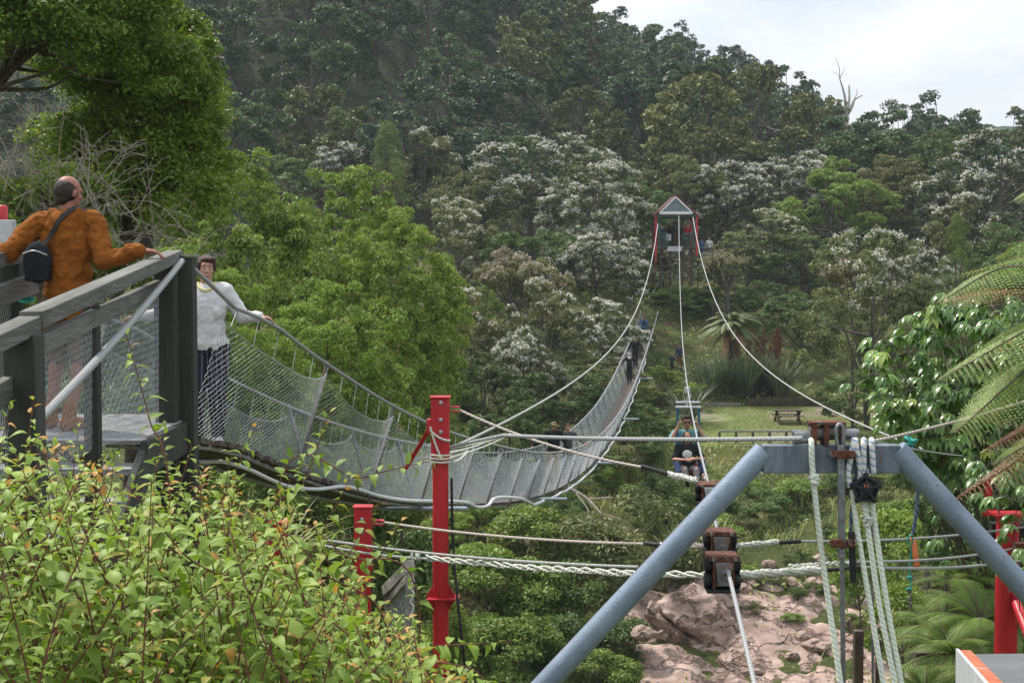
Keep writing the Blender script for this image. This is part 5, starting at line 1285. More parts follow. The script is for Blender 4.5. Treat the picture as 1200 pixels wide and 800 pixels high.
for px_ in (775, 786, 800, 811): x = tp(px_, 300).x; m.beam((x, TY + .3, fl - 3.0), (x, TY + .3, fl - .15), .16, .16, up=(0, 1, 0))
for a, b_ in (((775, 292), (786, 312)), ((811, 292), (799, 312)), ((772, 312), (815, 312)), ((772, 302), (815, 302))): m.beam(tp(*a, .2), tp(*b_, .2), .12, .14, up=(0, 1, 0))
m.build('support_frame', M['timber_brown'], tow)
m = MB(); m.prism([tp(782.5, 274), tp(788.5, 274), tp(788.5, 281.5), tp(782.5, 281.5)], (0, .05, 0)); m.V = [v + Vector((0, 1.2, 0)) for v in m.V]; m.build('notice_sheet', M['white_paint'], tow)

# ------------------------------------------------------------------ lawn furniture
def on(px, py, Y):
    p = P(px, py, Y); return Vector((p.x, Y, Tz(p.x, Y)))
m = MB(); a = on(843, 512, 80.3); b_ = on(1000, 510, 80.3)
ln = thing('low_rail_fence', 'low timber post-and-rail fence along the front of the lawn', 'fence', on(880, 512, 80.3))
for k in range(9):
    p = a.lerp(b_, k / 8); p.z = Tz(p.x, p.y); m = MB(); m.beam(p - Vector((0, 0, .2)), p + Vector((0, 0, .68)), .13, .13, up=(0, 1, 0)); m.build('post', M['timber_brown'], ln)
a.z = Tz(a.x, a.y) + .72; b_.z = Tz(b_.x, b_.y) + .72
m = MB(); m.beam(a, b_, .14, .09); m.build('rail', M['timber_grey'], ln)
e = on(875, 472, 91.4); ed = MB(); p0, p1 = on(876, 470, 91.4), on(978, 470, 91.4); ed.beam(p0 + Vector((0, 0, .22)), p1 + Vector((0, 0, .22)), .15, .42); ed.build('timber_edging', M['timber_brown'], bevel=.01, base=e, label='dark timber sleeper wall along the back right of the lawn', cat='retaining wall')
ed = MB(); p0, p1 = on(824, 471, 91.2), on(868, 471, 91.2); ed.beam(p0 + Vector((0, 0, .1)), p1 + Vector((0, 0, .1)), .2, .2); ed.build('timber_edging', M['timber_grey'], bevel=.01, base=p0, label='pale low timber edge at the back left of the lawn', cat='timber edging')
t0 = on(923, 500, 86); pt = thing('picnic_table', 'dark timber picnic table with benches on the worn patch of the lawn', 'picnic table', t0)
t0 = t0 + Vector((0, 0, .05))
m = MB(); m.box(t0 + Vector((0, 0, .74)), (1.7, .75, .06)); m.build('tabletop', M['timber_brown'], pt)
for s in (-1, 1):
    m = MB(); m.box(t0 + Vector((0, s * .62, .44)), (1.7, .28, .05)); m.build('bench', M['timber_brown'], pt)
    m = MB(); m.beam(t0 + Vector((s * .62, -.6, -.05)), t0 + Vector((s * .62, .2, .72)), .07, .12, up=(1, 0, 0)); m.beam(t0 + Vector((s * .7, .6, -.05)), t0 + Vector((s * .7, -.2, .72)), .07, .12, up=(1, 0, 0)); m.beam(t0 + Vector((s * .55, -.7, .4)), t0 + Vector((s * .55, .7, .4)), .06, .09); m.build('leg_frame', M['timber_brown'], pt)

# ------------------------------------------------------------------ timber walkway at the left
wk = thing('timber_walkway', 'dark timber viewing walkway with grey handrails and wire mesh at the bridge entrance', 'walkway', (-3.0, 9.8, -1.7))
def part(name, mb, mat, smooth=False, bevel=.006): return mb.build(name, M[mat], wk, smooth, bevel)
def post(px, py, Y, w_, name='post', mat='timber_dark', extra=0):
    p = P(px, py, Y); m = MB(); zb = Tz(p.x, Y) - .2; m.beam((p.x, Y, zb), (p.x, Y, p.z + extra), w_, w_, up=(0, 1, 0)); return part(name, m, mat)
post(28, 392, 6.8, .15); post(107, 358, 8.35, .085, 'baluster'); post(194, 297, 10.65, .15); post(216.5, 302, 10.82, .150)
m = MB(); p = P(216.5, 300.5, 10.82); m.box(p + Vector((0, 0, .004)), (.185, .19, .016)); part('post_cap', m, 'steel', bevel=.002)
def rail(pa, pb, w_, h_, name, mat): m = MB(); m.beam(P(*pa), P(*pb), w_, h_); part(name, m, mat)
rail((-160, 472, 5.05), (35, 380, 6.9), .11, .082, 'handrail', 'timber_rail'); rail((36.5, 375, 6.92), (205, 299.5, 10.85), .115, .086, 'handrail', 'timber_rail')
rail((-130, 545, 5.2), (10, 455, 6.74), .05, .12, 'mid_rail', 'timber_rail'); rail((46, 404, 7.0), (184, 336, 10.5), .05, .10, 'mid_rail', 'timber_rail')
# deck, steps, stringer
dz = -1.115
m = MB(); y = 9.62
while y < 11.15: m.box((-3.06, y + .065, dz - .025), (1.12, .125, .05)); y += .135
part('deck', m, 'deck', bevel=.003)
for k in range(1, 5):
    m = MB(); m.box((-2.98, 9.62 - .29 * k + .13, dz - .17 * k - .022), (1.02, .30, .044)); part('step', m, 'deck', bevel=.003)
    m = MB(); m.box((-2.98, 9.62 - .29 * k - .022, dz - .17 * k + .002), (1.0, .018, .012)); part('step_nosing', m, 'white_paint', bevel=0)
m = MB(); m.box((-2.98, 9.622 - .024, dz - .01), (1.0, .018, .014)); part('step_nosing', m, 'white_paint', bevel=0)
m = MB(); m.beam((-2.47, 9.5, dz - .13), (-2.49, 11.1, dz - .13), .05, .24); m.beam((-2.46, 8.2, dz - .95), (-2.47, 9.5, dz - .17), .05, .26); part('stringer', m, 'timber_dark')
m = MB(); m.beam((-3.60, 8.4, dz - .95), (-3.62, 9.6, dz - .15), .05, .26); m.beam((-3.62, 9.6, dz - .13), (-3.62, 11.1, dz - .13), .05, .24); part('stringer', m, 'timber_dark')
# left side rails
lx = -3.66
m = MB(); m.beam((lx - .05, 6.2, -.22), (lx + .07, 10.4, .13), .11, .10); part('handrail', m, 'timber_rail')
m = MB(); m.beam((lx - .05, 7, -.55), (lx + .14, 10.5, -.07), .06, .15); part('mid_rail', m, 'timber_rail')
for yy in (7.2, 10.45): m = MB(); m.beam((lx, yy, -2.6), (lx, yy, -.2 + (yy - 7) * .1), .13, .13, up=(0, 1, 0)); part('post', m, 'timber_dark')
# wire mesh below the rails: hexagon-like diamonds
def wk_net(p00, p10, p01, p11, cell, r, name='wire_mesh', seed=3, mat='wire'):
    a, b_, c, d = [np.array(v) for v in (p00, p10, p01, p11)]; L = np.linalg.norm(b_ - a); Hh = np.linalg.norm(c - a)
    def fn(u, v): u = np.clip(u / L, 0, 1)[:, None]; v = v[:, None]; return a * (1 - u) * (1 - v) + b_ * u * (1 - v) + c * (1 - u) * v + d * u * v
    A, B = zigzag(fn, np.arange(0, L + cell * .3, cell * .55), int(Hh / cell), .0022, seed)
    return segs_mesh(A, B, r, name, M[mat], wk, np.array(ORG[wk.name]))
wk_net(P(46, 565, 7.05), P(112, 525, 8.4), P(46, 405, 7.05), P(112, 372, 8.4), .034, .0010, seed=4)
wk_net(P(112, 525, 8.4), P(186, 508, 10.55), P(112, 372, 8.4), P(186, 337, 10.55), .034, .0011, seed=5)
wk_net(P(-120, 640, 5.3), P(12, 575, 6.75), P(-120, 545, 5.3), P(12, 462, 6.75), .034, .0011, seed=6)
wk_net((lx, 7.3, -1.7), (lx, 10.5, -1.1), (lx, 7.3, -.6), (lx, 10.5, -.16), .036, .0014, seed=7, mat='wire_dark')
# turquoise lacing on the left rail
m = MB(); zz = [(47, 421), (65, 414), (47, 431), (66, 443), (47, 448), (66, 440), (47, 463), (64, 457), (47, 459), (64, 465)]
m.tube(spline([P(a, b_, 10.75) for a, b_ in zz], 2), .006, 5); m.ring(P(31, 349, 10.4), (0, .3, 1), .045, .012, 14); m.ring(P(31, 352, 10.4), (0, -.2, 1), .047, .010, 14)
m.build('teal_cord', M['teal_cord'], base=P(47, 463, 10.75), label='turquoise cord laced in zigzags behind the legs of the man in orange', cat='cord')
# thick cable from the tall post down past the near post
m = MB(); q = catenary(P(213, 306, 10.7), P(43, 495, 7.05), .03, 20); m.tube(q, .024, 9); m.build('anchor_cable', M['cable'], smooth=True, base=q[-1], label='thick grey cable slanting from the capped post down past the near post', cat='cable')
# control box with red cap
cb = P(6, 272, 11.6); bx = thing('control_box', 'grey box with a red cap behind the left shoulder of the man in orange', 'box', cb - Vector((0, 0, 1.4)))
m = MB(); m.box(cb, (.15, .12, .20)); m.build('casing', M['silver'], bx, bevel=.008)
m = MB(); c = P(2.5, 250, 11.6); m.tube([c - Vector((0, 0, .062)), c + Vector((0, 0, .05)), c + Vector((0, 0, .066))], [.046, .046, .03], 14); m.build('red_cap', M['red_paint'], bx, smooth=True)
m = MB(); m.beam(cb - Vector((0, 0, 2.6)), cb - Vector((0, 0, .1)), .09, .09, up=(0, 1, 0)); m.build('post', M['timber_dark'], bx)
# ------------------------------------------------------------------ red posts
def red_post(px, pytop, Y, w_, label, pyneck, flange=None, bolts=(), plate=True, pybot=None):
    p = P(px, pytop, Y); gz = Tz(p.x, Y); o = thing('red_post', label, 'post', (p.x, Y, gz))
    nz_ = P(px, pyneck, Y).z; m = MB(); m.box((p.x, Y, (p.z + nz_) / 2), (w_, w_ * .8, p.z - nz_)); m.build('head', M['red_paint'], o, bevel=.006)
    m = MB(); m.box((p.x, Y, p.z + .006), (w_ * 1.14, w_ * 1.0, .012)); m.build('cap_plate', M['red_paint'], o, bevel=.002)
    m = MB(); m.tube([(p.x, Y, gz - .3), (p.x, Y, nz_ + .002)], w_ * .44, 20); m.build('shaft', M['red_paint'], o, smooth=True)
    if flange:
        z = P(px, flange, Y).z; m = MB(); m.box((p.x + .02, Y, z), (w_ * 1.75, w_ * 1.2, .014)); m.build('flange', M['red_paint'], o, bevel=.002)
        for s in (-1, 1):
            m = MB(); m.prism([Vector((p.x + s * w_ * .40, Y - .008, z + .01)), Vector((p.x + s * w_ * .82, Y - .008, z + .01)), Vector((p.x + s * w_ * .40, Y - .008, z + .10))], (0, .016, 0)); m.prism([Vector((p.x + s * w_ * .40, Y - .01, z - .01)), Vector((p.x + s * w_ * .82, Y - .01, z - .01)), Vector((p.x + s * w_ * .40, Y - .01, z - .10))], (0, .02, 0)); m.build('gusset', M['red_paint'], o)
    for (bx_, by_) in bolts:
        c = P(bx_, by_, Y); c.y = Y - w_ * .4; m = MB(); m.tube([c + Vector((0, .012, 0)), c - Vector((0, .012, 0)), c - Vector((0, .018, 0))], [.015, .015, .008], 8); m.build('bolt', M['bolt'], o)
    return o, p
A_, pa = red_post(516, 466, 10, .128, 'tall red steel post standing in front of the sagging bridge', 540, 700, [(517, 471), (517, 491), (517, 505)])
m = MB(); m.box(P(503, 499, 10), (.035, .08, .10)); m.beam(P(503, 503, 10), P(476, 548, 10.5), .03, .03, up=(0, 1, 0)); m.build('stay_bracket', M['red_paint'], A_, bevel=.003)
m = MB()
for zz in (476, 481): m.beam(P(527, zz, 10), P(539, zz + .6, 10), .05, .008)
m.build('cable_lug', M['red_paint'], A_)
B_, pb = red_post(425.5, 594, 10, .122, 'short red steel post partly hidden by the bush, left of the tall one', 668, None, [(425, 607), (425, 622)])
m = MB()
for zz in (609, 613.5): m.beam(P(437, zz, 10), P(450, zz + .6, 10), .05, .008)
m.build('cable_lug', M['red_paint'], B_)
m = MB(); m.tube([P(414, 650, 10.1), P(394, 690, 10.6)], .02, 6); m.build('brace', M['rust_grey'], B_)
C_, pc_ = red_post(327, 612, 11, .125, 'red post head almost wholly hidden by bush leaves, furthest left of the three', 660, None, [(327, 622)])
m = MB(); m.beam(P(300, 640, 11), P(345, 648, 11), .06, .09); m.build('cross_arm', M['red_paint'], C_)
# right red frame
fr = P(1181, 604, 10); rf_ = thing('red_post', 'red steel post with flange and brace at the right edge behind the fern', 'post', (fr.x, 10, Tz(fr.x, 10)))
m = MB(); m.tube([(fr.x, 10, Tz(fr.x, 10) - .3), (fr.x, 10, fr.z)], .078, 20); m.build('shaft', M['red_paint'], rf_, smooth=True)
m = MB(); m.box(P(1188, 602, 10), (.30, .2, .016)); m.build('top_plate', M['red_paint'], rf_, bevel=.002)
m = MB(); m.beam(P(1160, 620, 10.2), P(1215, 621, 10.2), .10, .10); m.build('cross_arm', M['rubber'], rf_)
m = MB(); m.tube([P(1191, 706, 9.9), P(1206, 745, 9.6)], .034, 10); m.box(P(1190, 700, 9.93), (.06, .05, .07)); m.build('brace', M['red_paint'], rf_, smooth=True)
m = MB(); m.beam(P(1158, 602, 11.2), P(1158, 556, 11.2), .05, .06, up=(0, 1, 0)); m.box(P(1160, 600, 11.2), (.12, .08, .05)); m.build('rear_upright', M['red_paint'], rf_, bevel=.004)
m = MB(); m.box(P(1197, 640, 9.8), (.10, .08, .06)); m.build('cable_clamp', M['rust'], rf_, bevel=.004)

# ------------------------------------------------------------------ ziplines from the tower
def wire(name, pts, r, mat, label, cat='cable', base=None, n=7):
    m = MB(); m.tube(pts, r, n); return m.build(name, M[mat], smooth=True, base=base or pts[-1], label=label, cat=cat)
def vr(pts, a, b_): return [a + b_ * p.y for p in pts]
q = catenary(P(771, 262, 109.5), P(527, 526, 10), 2.45, 60); wire('zipline_cable', q, vr(q, .010, .00017), 'cable_white', 'pale cable swooping from the left of the launch tower to the tall red post')
q = catenary(P(795.5, 252, 109.4), P(830, 566, 8.8), 2.9, 60); wire('zipline_cable', q, vr(q, .007, .00016), 'cable', 'middle cable from the launch tower passing in front of the flying fox riders')
q = catenary(P(812, 254, 109.5), P(1128, 543, 12), 2.9, 60); wire('zipline_cable', q, vr(q, .008, .00018), 'cable_white', 'right-hand cable curving from the launch tower down past the lawn to the teal knot')
q = [P(1118, 539, 12.1), P(1135, 547, 11.9), P(1150, 556, 11.8)]; wire('cable_splice', q, .03, 'cable_white', 'thick whipped cable end right of the teal knot')
m = MB(); k_ = catenary(P(600, 505, 16), P(520, 533, 9.94), .05, 8)
for (a, b_) in (((590, 513, 14.5), (508, 541, 9.93)), ((575, 516, 13), (506, 533, 9.93)), ((598, 508, 15.5), (530, 524, 9.94)), ((548, 528, 11), (530, 541, 9.93)), ((504, 500, 9.93), (518, 538, 9.93)), ((504, 504, 9.93), (528, 516, 9.93))): m.tube(catenary(P(*a), P(*b_), .02, 8), .008, 5)
for z in (533, 537, 541): m.tube([P(506, z, 9.92), P(517, z + 1, 9.92), P(528, z, 9.92), P(529, z, 10.08), P(516, z, 10.09), P(504, z, 10.08), P(506, z, 9.92)], .007, 5)
m.build('lashing_rope', M['rope_white'], base=P(516, 537, 9.92), label='thin white rope lashed round the tall red post below its head', cat='rope')
q = [P(529, 523, 9.95)] + catenary(P(590, 510, 9.6), P(941, 513.5, 7.42), .015, 30); wire('hauling_cable', q, .0125, 'cable', 'pale horizontal cable running from the tall red post to the rusty clamp on the beam')
q = catenary(P(538, 480, 10), P(758, 548, 9.1), .05, 24); wire('tension_rope', q, .009, 'cable_red', 'thin rope slanting from the lug on the tall red post towards the rear trolley block')
q = [P(752, 546, 9.1), P(786, 556, 9.0)]; wire('rope_sleeve', q, .014, 'rubber', 'black rope sleeve before the white twisted rope at the rear trolley block', 'sleeve')
def twist(a, b_, r, R_, turns, strands, mat, label, name='twisted_rope', sag=0.0):
    q = catenary(a, b_, sag, int(turns * 10)); m = MB(); d = (Vector(b_) - Vector(a)).normalized(); u = d.orthogonal().normalized(); v = d.cross(u); rr_ = random.Random(3)
    for s in range(strands):
        pts = []
        for i, p in enumerate(q):
            an = 2 * math.pi * (turns * i / (len(q) - 1) + s / strands); w_ = R_ * (1 + .25 * math.sin(i * .9 + s)); pts.append(p + (u * math.cos(an) + v * math.sin(an)) * w_)
        m.tube(pts, r, 5)
    return m.build(name, M[mat], smooth=True, base=q[0], label=label, cat='rope')
twist(P(784, 555, 9.0), P(818, 563, 8.8), .0085, .013, 4, 3, 'rope_white', 'knotted white rope at the feet of the flying fox riders')
twist(P(872, 560, 8.6), P(893, 552, 8.4), .008, .012, 3, 2, 'rope_white', 'short white twisted rope emerging below the left corner of the beam')
q = catenary(P(449, 611.5, 10), P(757, 637, 8.6), .03, 24); wire('side_rope', q, .0085, 'cable_red', 'thin reddish-white rope from the lug of the short red post to the front trolleys')
q = [P(755, 636.5, 8.6), P(776, 638.5, 8.5)]; wire('rope_sleeve', q, .013, 'rubber', 'black rope sleeve left of the upper trolley block', 'sleeve')
twist(P(775, 638, 8.5), P(832, 639, 8.1), .007, .011, 5, 3, 'cable_red', 'brown twisted rope passing behind the blue-grey pipe to the upper trolley block')
twist(P(858, 640, 8.1), P(912, 635, 8.2), .007, .012, 6, 3, 'rope_white', 'white twisted rope right of the upper trolley block')
q = [P(910, 635.5, 8.2), P(938, 634, 8.25)]; wire('rope_sleeve', q, .012, 'rubber', 'black rope sleeve right of the upper trolley block', 'sleeve')
q = catenary(P(937, 634, 8.25), P(1200, 617, 10), .03, 20); wire('side_rope', q, .008, 'cable', 'thin line from the rusty rod clamp to the right red frame, highest of three')
q = catenary(P(385, 633, 10.05), P(748, 664, 8.2), .03, 24); wire('side_rope', q, .0085, 'cable_white', 'white rope passing low in front of both red posts, upper strand of the pair')
q = catenary(P(380, 639, 10.0), P(520, 655, 9.4), .02, 10); wire('side_rope', q, .0085, 'cable_white', 'white rope passing low in front of both red posts, lower strand of the pair')
twist(P(500, 653, 9.5), P(832, 674, 7.6), .0075, .014, 7, 3, 'rope_white', 'loosely twisted white ropes running from the tall red post to the lower trolley block', sag=.02)
twist(P(862, 674, 7.6), P(962, 668, 7.9), .0085, .017, 9, 4, 'rope_white', 'thick tangled white twisted rope right of the lower trolley block')
twist(P(925, 664, 7.85), P(1000, 659, 8.1), .007, .010, 5, 2, 'rope_white', 'slack loop of white rope above the thick tangled rope')
q = [P(958, 668.5, 7.9), P(1012, 664, 8.1)]; wire('rope_sleeve', q, .012, 'rubber', 'long black sleeve behind the hanging black strap', 'sleeve')
q = catenary(P(1010, 664, 8.1), P(1205, 655, 10), .03, 18); wire('side_rope', q, .009, 'cable_white', 'white line below the orange tag running to the right red frame, lowest of three')
q = catenary(P(1005, 658, 8.1), P(1200, 640, 10), .03, 18); wire('side_rope', q, .008, 'cable', 'grey line crossing the orange tag, middle of the three lines to the right red frame')
m = MB(); c = P(488, 652, 9.5); m.ring(c, (1, .2, 0), .02, .008, 10, 5); m.ring(c + Vector((.015, 0, 0)), (1, -.2, .1), .02, .008, 10, 5); m.ring(c + Vector((-.03, 0, 0)), (1, -.1, .1), .02, .008, 10, 5); m.tube([P(484, 655, 9.5), P(484, 700, 9.5), P(483, 790, 9.5)], .008, 6)
m.build('hanging_rope', M['rope_white'], smooth=True, base=P(484, 790, 9.5), label='white rope knotted to the low ropes and hanging beside the netted gate', cat='rope')
q = [P(529, 560, 10), P(531, 640, 10), P(538, 720, 9.9), P(548, 805, 9.9), P(552, 850, 9.9)]; wire('black_cable', spline(q, 6), .010, 'rubber', 'black cable hanging just right of the tall red post')
# netted gate beside the short post
g = thing('netted_gate', 'weathered timber and wire netting panel between the two red posts', 'gate', P(475, 800, 9.2))
m = MB(); m.beam(P(452, 692, 9.6), P(482, 662, 9.1), .05, .075); m.beam(P(456, 705, 9.6), P(481, 676, 9.1), .05, .05); m.build('top_rail', M['timber_grey'], g, bevel=.005)
m = MB(); m.beam(P(480, 668, 9.1), P(481, 860, 9.1), .05, .05, up=(0, 1, 0)); m.beam(P(455, 695, 9.6), P(455, 880, 9.6), .05, .05, up=(0, 1, 0)); m.build('upright', M['timber_grey'], g, bevel=.004)
def gfn(u, v): a, b_, c, d = [np.array(P(*k)) for k in ((455, 870, 9.6), (481, 850, 9.08), (455, 700, 9.6), (481, 672, 9.08))]; u = np.clip(u / .6, 0, 1)[:, None]; v = v[:, None]; return a * (1 - u) * (1 - v) + b_ * u * (1 - v) + c * (1 - u) * v + d * u * v
A, B = zigzag(gfn, np.arange(0, .62, .022), 26, .002, 8); segs_mesh(A, B, .0016, 'wire_netting', M['wire'], g, np.array(ORG[g.name]))
m = MB(); m.tube([P(483 + 2.5 * math.sin(k * 1.9), 675 + k * 5, 9.05) for k in range(30)], .006, 5); m.build('rope_edge', M['rope_white'], g)

# ------------------------------------------------------------------ trolley blocks on the zipline
def trolley(px, py, Y, w_, h_, label, front=True):
    c = P(px, py, Y); o = thing('trolley_block', label, 'trolley', c)
    m = MB(); m.box(c + Vector((0, 0, h_ * .40)), (w_ * .94, .16, h_ * .14)); m.build('top_plate', M['rust'], o, bevel=.005)
    for s in (-1, 1): m = MB(); b_ = c + Vector((s * w_ * .33, -.085, h_ * .40)); m.tube([b_, b_ + Vector((0, -.012, 0))], .011, 6); m.build('bolt', M['rust_grey'], o)
    m = MB(); m.box(c + Vector((0, .02, -h_ * .06)), (w_ * .56, .15, h_ * .60)); m.build('housing', M['rust_grey'], o, bevel=.006)
    for s in (-1, 1):
        for zz in (.20, -.22): m = MB(); e_ = c + Vector((s * w_ * .30, -.01, h_ * zz)); m.tube([e_, e_ + Vector((s * w_ * .05, 0, 0)), e_ + Vector((s * w_ * .22, 0, 0)), e_ + Vector((s * w_ * .25, 0, 0))], [h_ * .17, h_ * .215, h_ * .215, h_ * .16], 14); m.build('buffer', M['rubber'], o, smooth=True)
        m = MB(); m.box(c + Vector((s * w_ * .29, .0, 0)), (w_ * .06, .15, h_ * .80)); m.build('side_plate', M['rust'], o, bevel=.003)
    m = MB(); m.prism([c + Vector((x_ * w_, -.066, z_ * h_)) for x_, z_ in ((-.27, .32), (.27, .32), (.17, -.30), (-.17, -.30))], (0, -.026, 0)); m.build('face_plate', M['silver'] if not front else M['rust_grey'], o, bevel=.003)
    m = MB(); m.ring(c + Vector((0, -.09, -.005)), (0, 1, 0), .017, .008, 16); m.build('eye', M['steel'], o, smooth=True)
    m = MB(); m.box(c + Vector((0, .0, -h_ * .47)), (w_ * 1.0, .15, h_ * .10)); m.build('base_plate', M['rubber'], o, bevel=.004)
    return c
t1 = trolley(831, 576, 8.8, .165, .125, 'rear trolley block with a pale square face, behind the blue-grey pipe', False)
t2 = trolley(843, 638, 8.1, .175, .19, 'upper trolley block with rusty top and grey face right of the pipe', True)
t3 = trolley(846, 669, 7.5, .175, .20, 'lower trolley block with rusty plate and black buffers, nearest the camera', True)
q = [t1 + Vector((0, -.05, -.05)), P(840, 618, 8.3), t2]; wire('link_cable', q, .012, 'steel', 'short steel cable joining the rear trolley block to the upper one')
q = [t3 + Vector((.02, -.08, .02)), P(862, 705, 7.0), P(884, 800, 5.9), P(890, 830, 5.6)]; wire('tail_cable', spline(q, 6), .011, 'cable', 'steel cable running from the lower trolley block down to the bottom edge')

# ------------------------------------------------------------------ blue-grey pipe frame
GY = 7.5
gf = thing('pipe_frame', 'blue-grey steel frame of two sloping pipes and a cross beam', 'frame', P(970, 700, GY))
m = MB(); m.beam(P(893, 537, GY), P(1053, 537, GY), .09, .148); m.build('cross_beam', M['galv_beam'], gf, bevel=.005)
m = MB(); a = P(896, 528, GY); b_ = P(638, 802, GY); e = b_ + (b_ - a).normalized() * 1.6; m.tube([a, e], .0605, 26); m.build('pipe_leg', M['galv'], gf, smooth=True)
m = MB(); a = P(1050, 527, GY); b_ = P(1203, 692, GY); e = b_ + (b_ - a).normalized() * 2.4; m.tube([a, e], .0605, 26); m.build('pipe_leg', M['galv'], gf, smooth=True)
# clamp / winch on the beam
wn = thing('cable_clamp', 'rusty cable clamp assembly bolted on top of the beam', 'clamp', P(968, 520, GY))
m = MB(); m.tube([P(930, 511, GY), P(1003, 508, GY)], .028, 14); m.build('shaft', M['steel'], wn, smooth=True)
m = MB()
for px in (952, 966, 985): m.box(P(px, 507, GY), (.026, .12, .125))
m.box(P(968, 495, GY), (.19, .11, .018)); m.build('clamp_plate', M['rust'], wn, bevel=.004)
m = MB(); m.tube([P(948, 507, GY - .01), P(985, 506, GY - .01)], .036, 14); m.build('drum', M['rust_grey'], wn, smooth=True)
m = MB(); m.tube(spline([P(981, 521, GY - .075), P(980, 503, GY - .08), P(984, 497, GY - .08), P(988, 503, GY - .08), P(988, 521, GY - .075)], 4), .011, 8); m.build('u_bolt', M['steel'], wn, smooth=True)
m = MB(); m.tube([P(928, 506, GY), P(950, 507, GY)], .013, 8); m.build('cable_end', M['steel'], wn, smooth=True); m = MB(); m.tube([P(929, 517, GY - .02), P(955, 515, GY - .02)], .017, 8); m.build('cable_end', M['steel'], wn, smooth=True); m = MB(); m.tube([P(1000, 507, GY), P(1006, 507, GY)], .02, 8); m.build('cable_end', M['steel'], wn, smooth=True)
# vertical rod with rusty clamps
rd = thing('hanging_rod', 'grey steel strap hanging down from the rusty clamp with two rusty bolted collars', 'rod', P(986, 800, GY - .08))
m = MB(); m.beam(P(985, 521, GY - .08), P(986.5, 635, GY - .08), .037, .016, up=(0, 1, 0)); m.beam(P(986.5, 634, GY - .08), P(989, 870, GY - .08), .024, .014, up=(0, 1, 0)); m.build('strap', M['steel'], rd, bevel=.002)
for (px, py) in ((987, 532), (987, 636)):
    m = MB(); m.box(P(px, py, GY - .09), (.10, .05, .04))
    for s in (-.05, .05): m.tube([P(px, py, GY - .14) + Vector((s, 0, 0)), P(px, py, GY - .05) + Vector((s, 0, 0))], .021, 8)
    m.build('collar', M['rust'], rd, bevel=.003)
m = MB(); m.box(P(986, 648, GY - .085), (.035, .04, .05)); m.build('lower_clip', M['steel'], rd, bevel=.003)
# left single rope over the beam with a knot
FY = GY - .075
m = MB(); m.tube(spline([P(951, 519, GY + .06), P(950.5, 516, GY), P(951, 520, FY), P(953, 560, FY), P(966, 670, FY), P(985, 800, FY - .15), P(990, 840, FY - .2)], 6), .0155, 9)
c = P(954, 561, FY)
m.ring(c, (.3, .3, 1), .021, .0125, 14, 7); m.ring(c + Vector((0, -.008, .012)), (-.4, .4, 1), .018, .0115, 14, 7); m.ring(c + Vector((0, -.012, -.012)), (.5, -.3, 1), .017, .011, 14, 7)
m.build('single_rope', M['rope_green'], smooth=True, base=P(985, 800, FY), label='green-flecked white rope with a knot hanging from the left of the beam', cat='rope')
# blue-flecked loops round the beam
m = MB()
for px, tilt in ((997, 3), (1005.5, -3), (1012, 0), (1022.5, -1)):
    top = [P(px - tilt * .3, 570 if px != 1022.5 else 553, FY), P(px - tilt, 553, FY), P(px, 535, FY - .006), P(px + tilt, 519, FY), P(px + tilt, 515.5, GY - .03), P(px + tilt, 515.5, GY + .03), P(px + tilt, 519, GY + .07), P(px, 535, GY + .07), P(px, 556, GY + .06)]
    m.tube(spline(top, 4), .0155, 9)
m.build('sling_rope', M['rope_blue'], smooth=True, base=P(1010, 556, FY), label='blue-flecked white rope slung in loops round the beam above the pulley', cat='rope')
# pulley
pc = P(1013, 572, FY - .01); pu = thing('pulley', 'black triangular plastic pulley hanging under the rope loops', 'pulley', pc)
def pent(s, n=5, rot=math.pi / 2, R_=.078): return [Vector((math.cos(rot + 2 * math.pi * k / n) * R_ * s, 0, math.sin(rot + 2 * math.pi * k / n) * R_ * s)) for k in range(n)]
for yy in (-.030, .022):
    m = MB(); o_ = pent(1.02, R_=.072)
    for k in range(5):
        a, b_ = pc + o_[k] + Vector((0, yy, 0)), pc + o_[(k + 1) % 5] + Vector((0, yy, 0)); m.beam(a, b_, .012, .022, up=(0, 1, 0)); m.beam(pc + Vector((0, yy, 0)), a, .013, .034, up=(0, 1, 0)); m.tube([a - Vector((0, .007, 0)), a + Vector((0, .009, 0))], .015, 10)
    m.tube([pc + Vector((0, yy - .008, 0)), pc + Vector((0, yy + .008, 0))], .040, 18); m.build('side_plate', M['plastic_black'], pu, bevel=.002)
m = MB(); m.tube([pc + Vector((0, -.018, 0)), pc + Vector((0, -.006, 0)), pc + Vector((0, .006, 0)), pc + Vector((0, .012, 0))], [.056, .046, .046, .056], 24); m.build('sheave', M['plastic_black'], pu, smooth=True)
m = MB(); m.tube([pc + Vector((0, -.046, .02)), pc + Vector((0, -.036, .02))], .011, 12); m.build('hub_badge', M['orange_tag'], pu)
m = MB(); m.ring(pc + Vector((0, 0, .088)), (0, 1, 0), .018, .007, 14, 6); m.build('shackle', M['bolt'], pu, smooth=True)
def fall(pts, label): m = MB(); m.tube(spline([P(*p) for p in pts], 6), .0145, 9); m.build('fall_rope', M['rope_green'], smooth=True, base=P(*pts[-1]), label=label, cat='rope', group='ropes running down from the pulley')
fall([(999, 574, FY - .01), (1003, 610, FY), (1018, 700, FY - .05), (1036, 805, FY - .15), (1042, 850, FY - .2)], 'leftmost green-flecked rope running down from the black pulley')
fall([(1022, 588, FY), (1027, 625, FY), (1040, 710, FY - .06), (1058, 810, FY - .15), (1064, 850, FY - .2)], 'rightmost green-flecked rope running down from the black pulley')
fall([(1011, 590, FY), (1016, 612, FY), (1030, 705, FY - .05), (1050, 805, FY - .15), (1056, 850, FY - .2)], 'middle green-flecked rope running down from the black pulley')
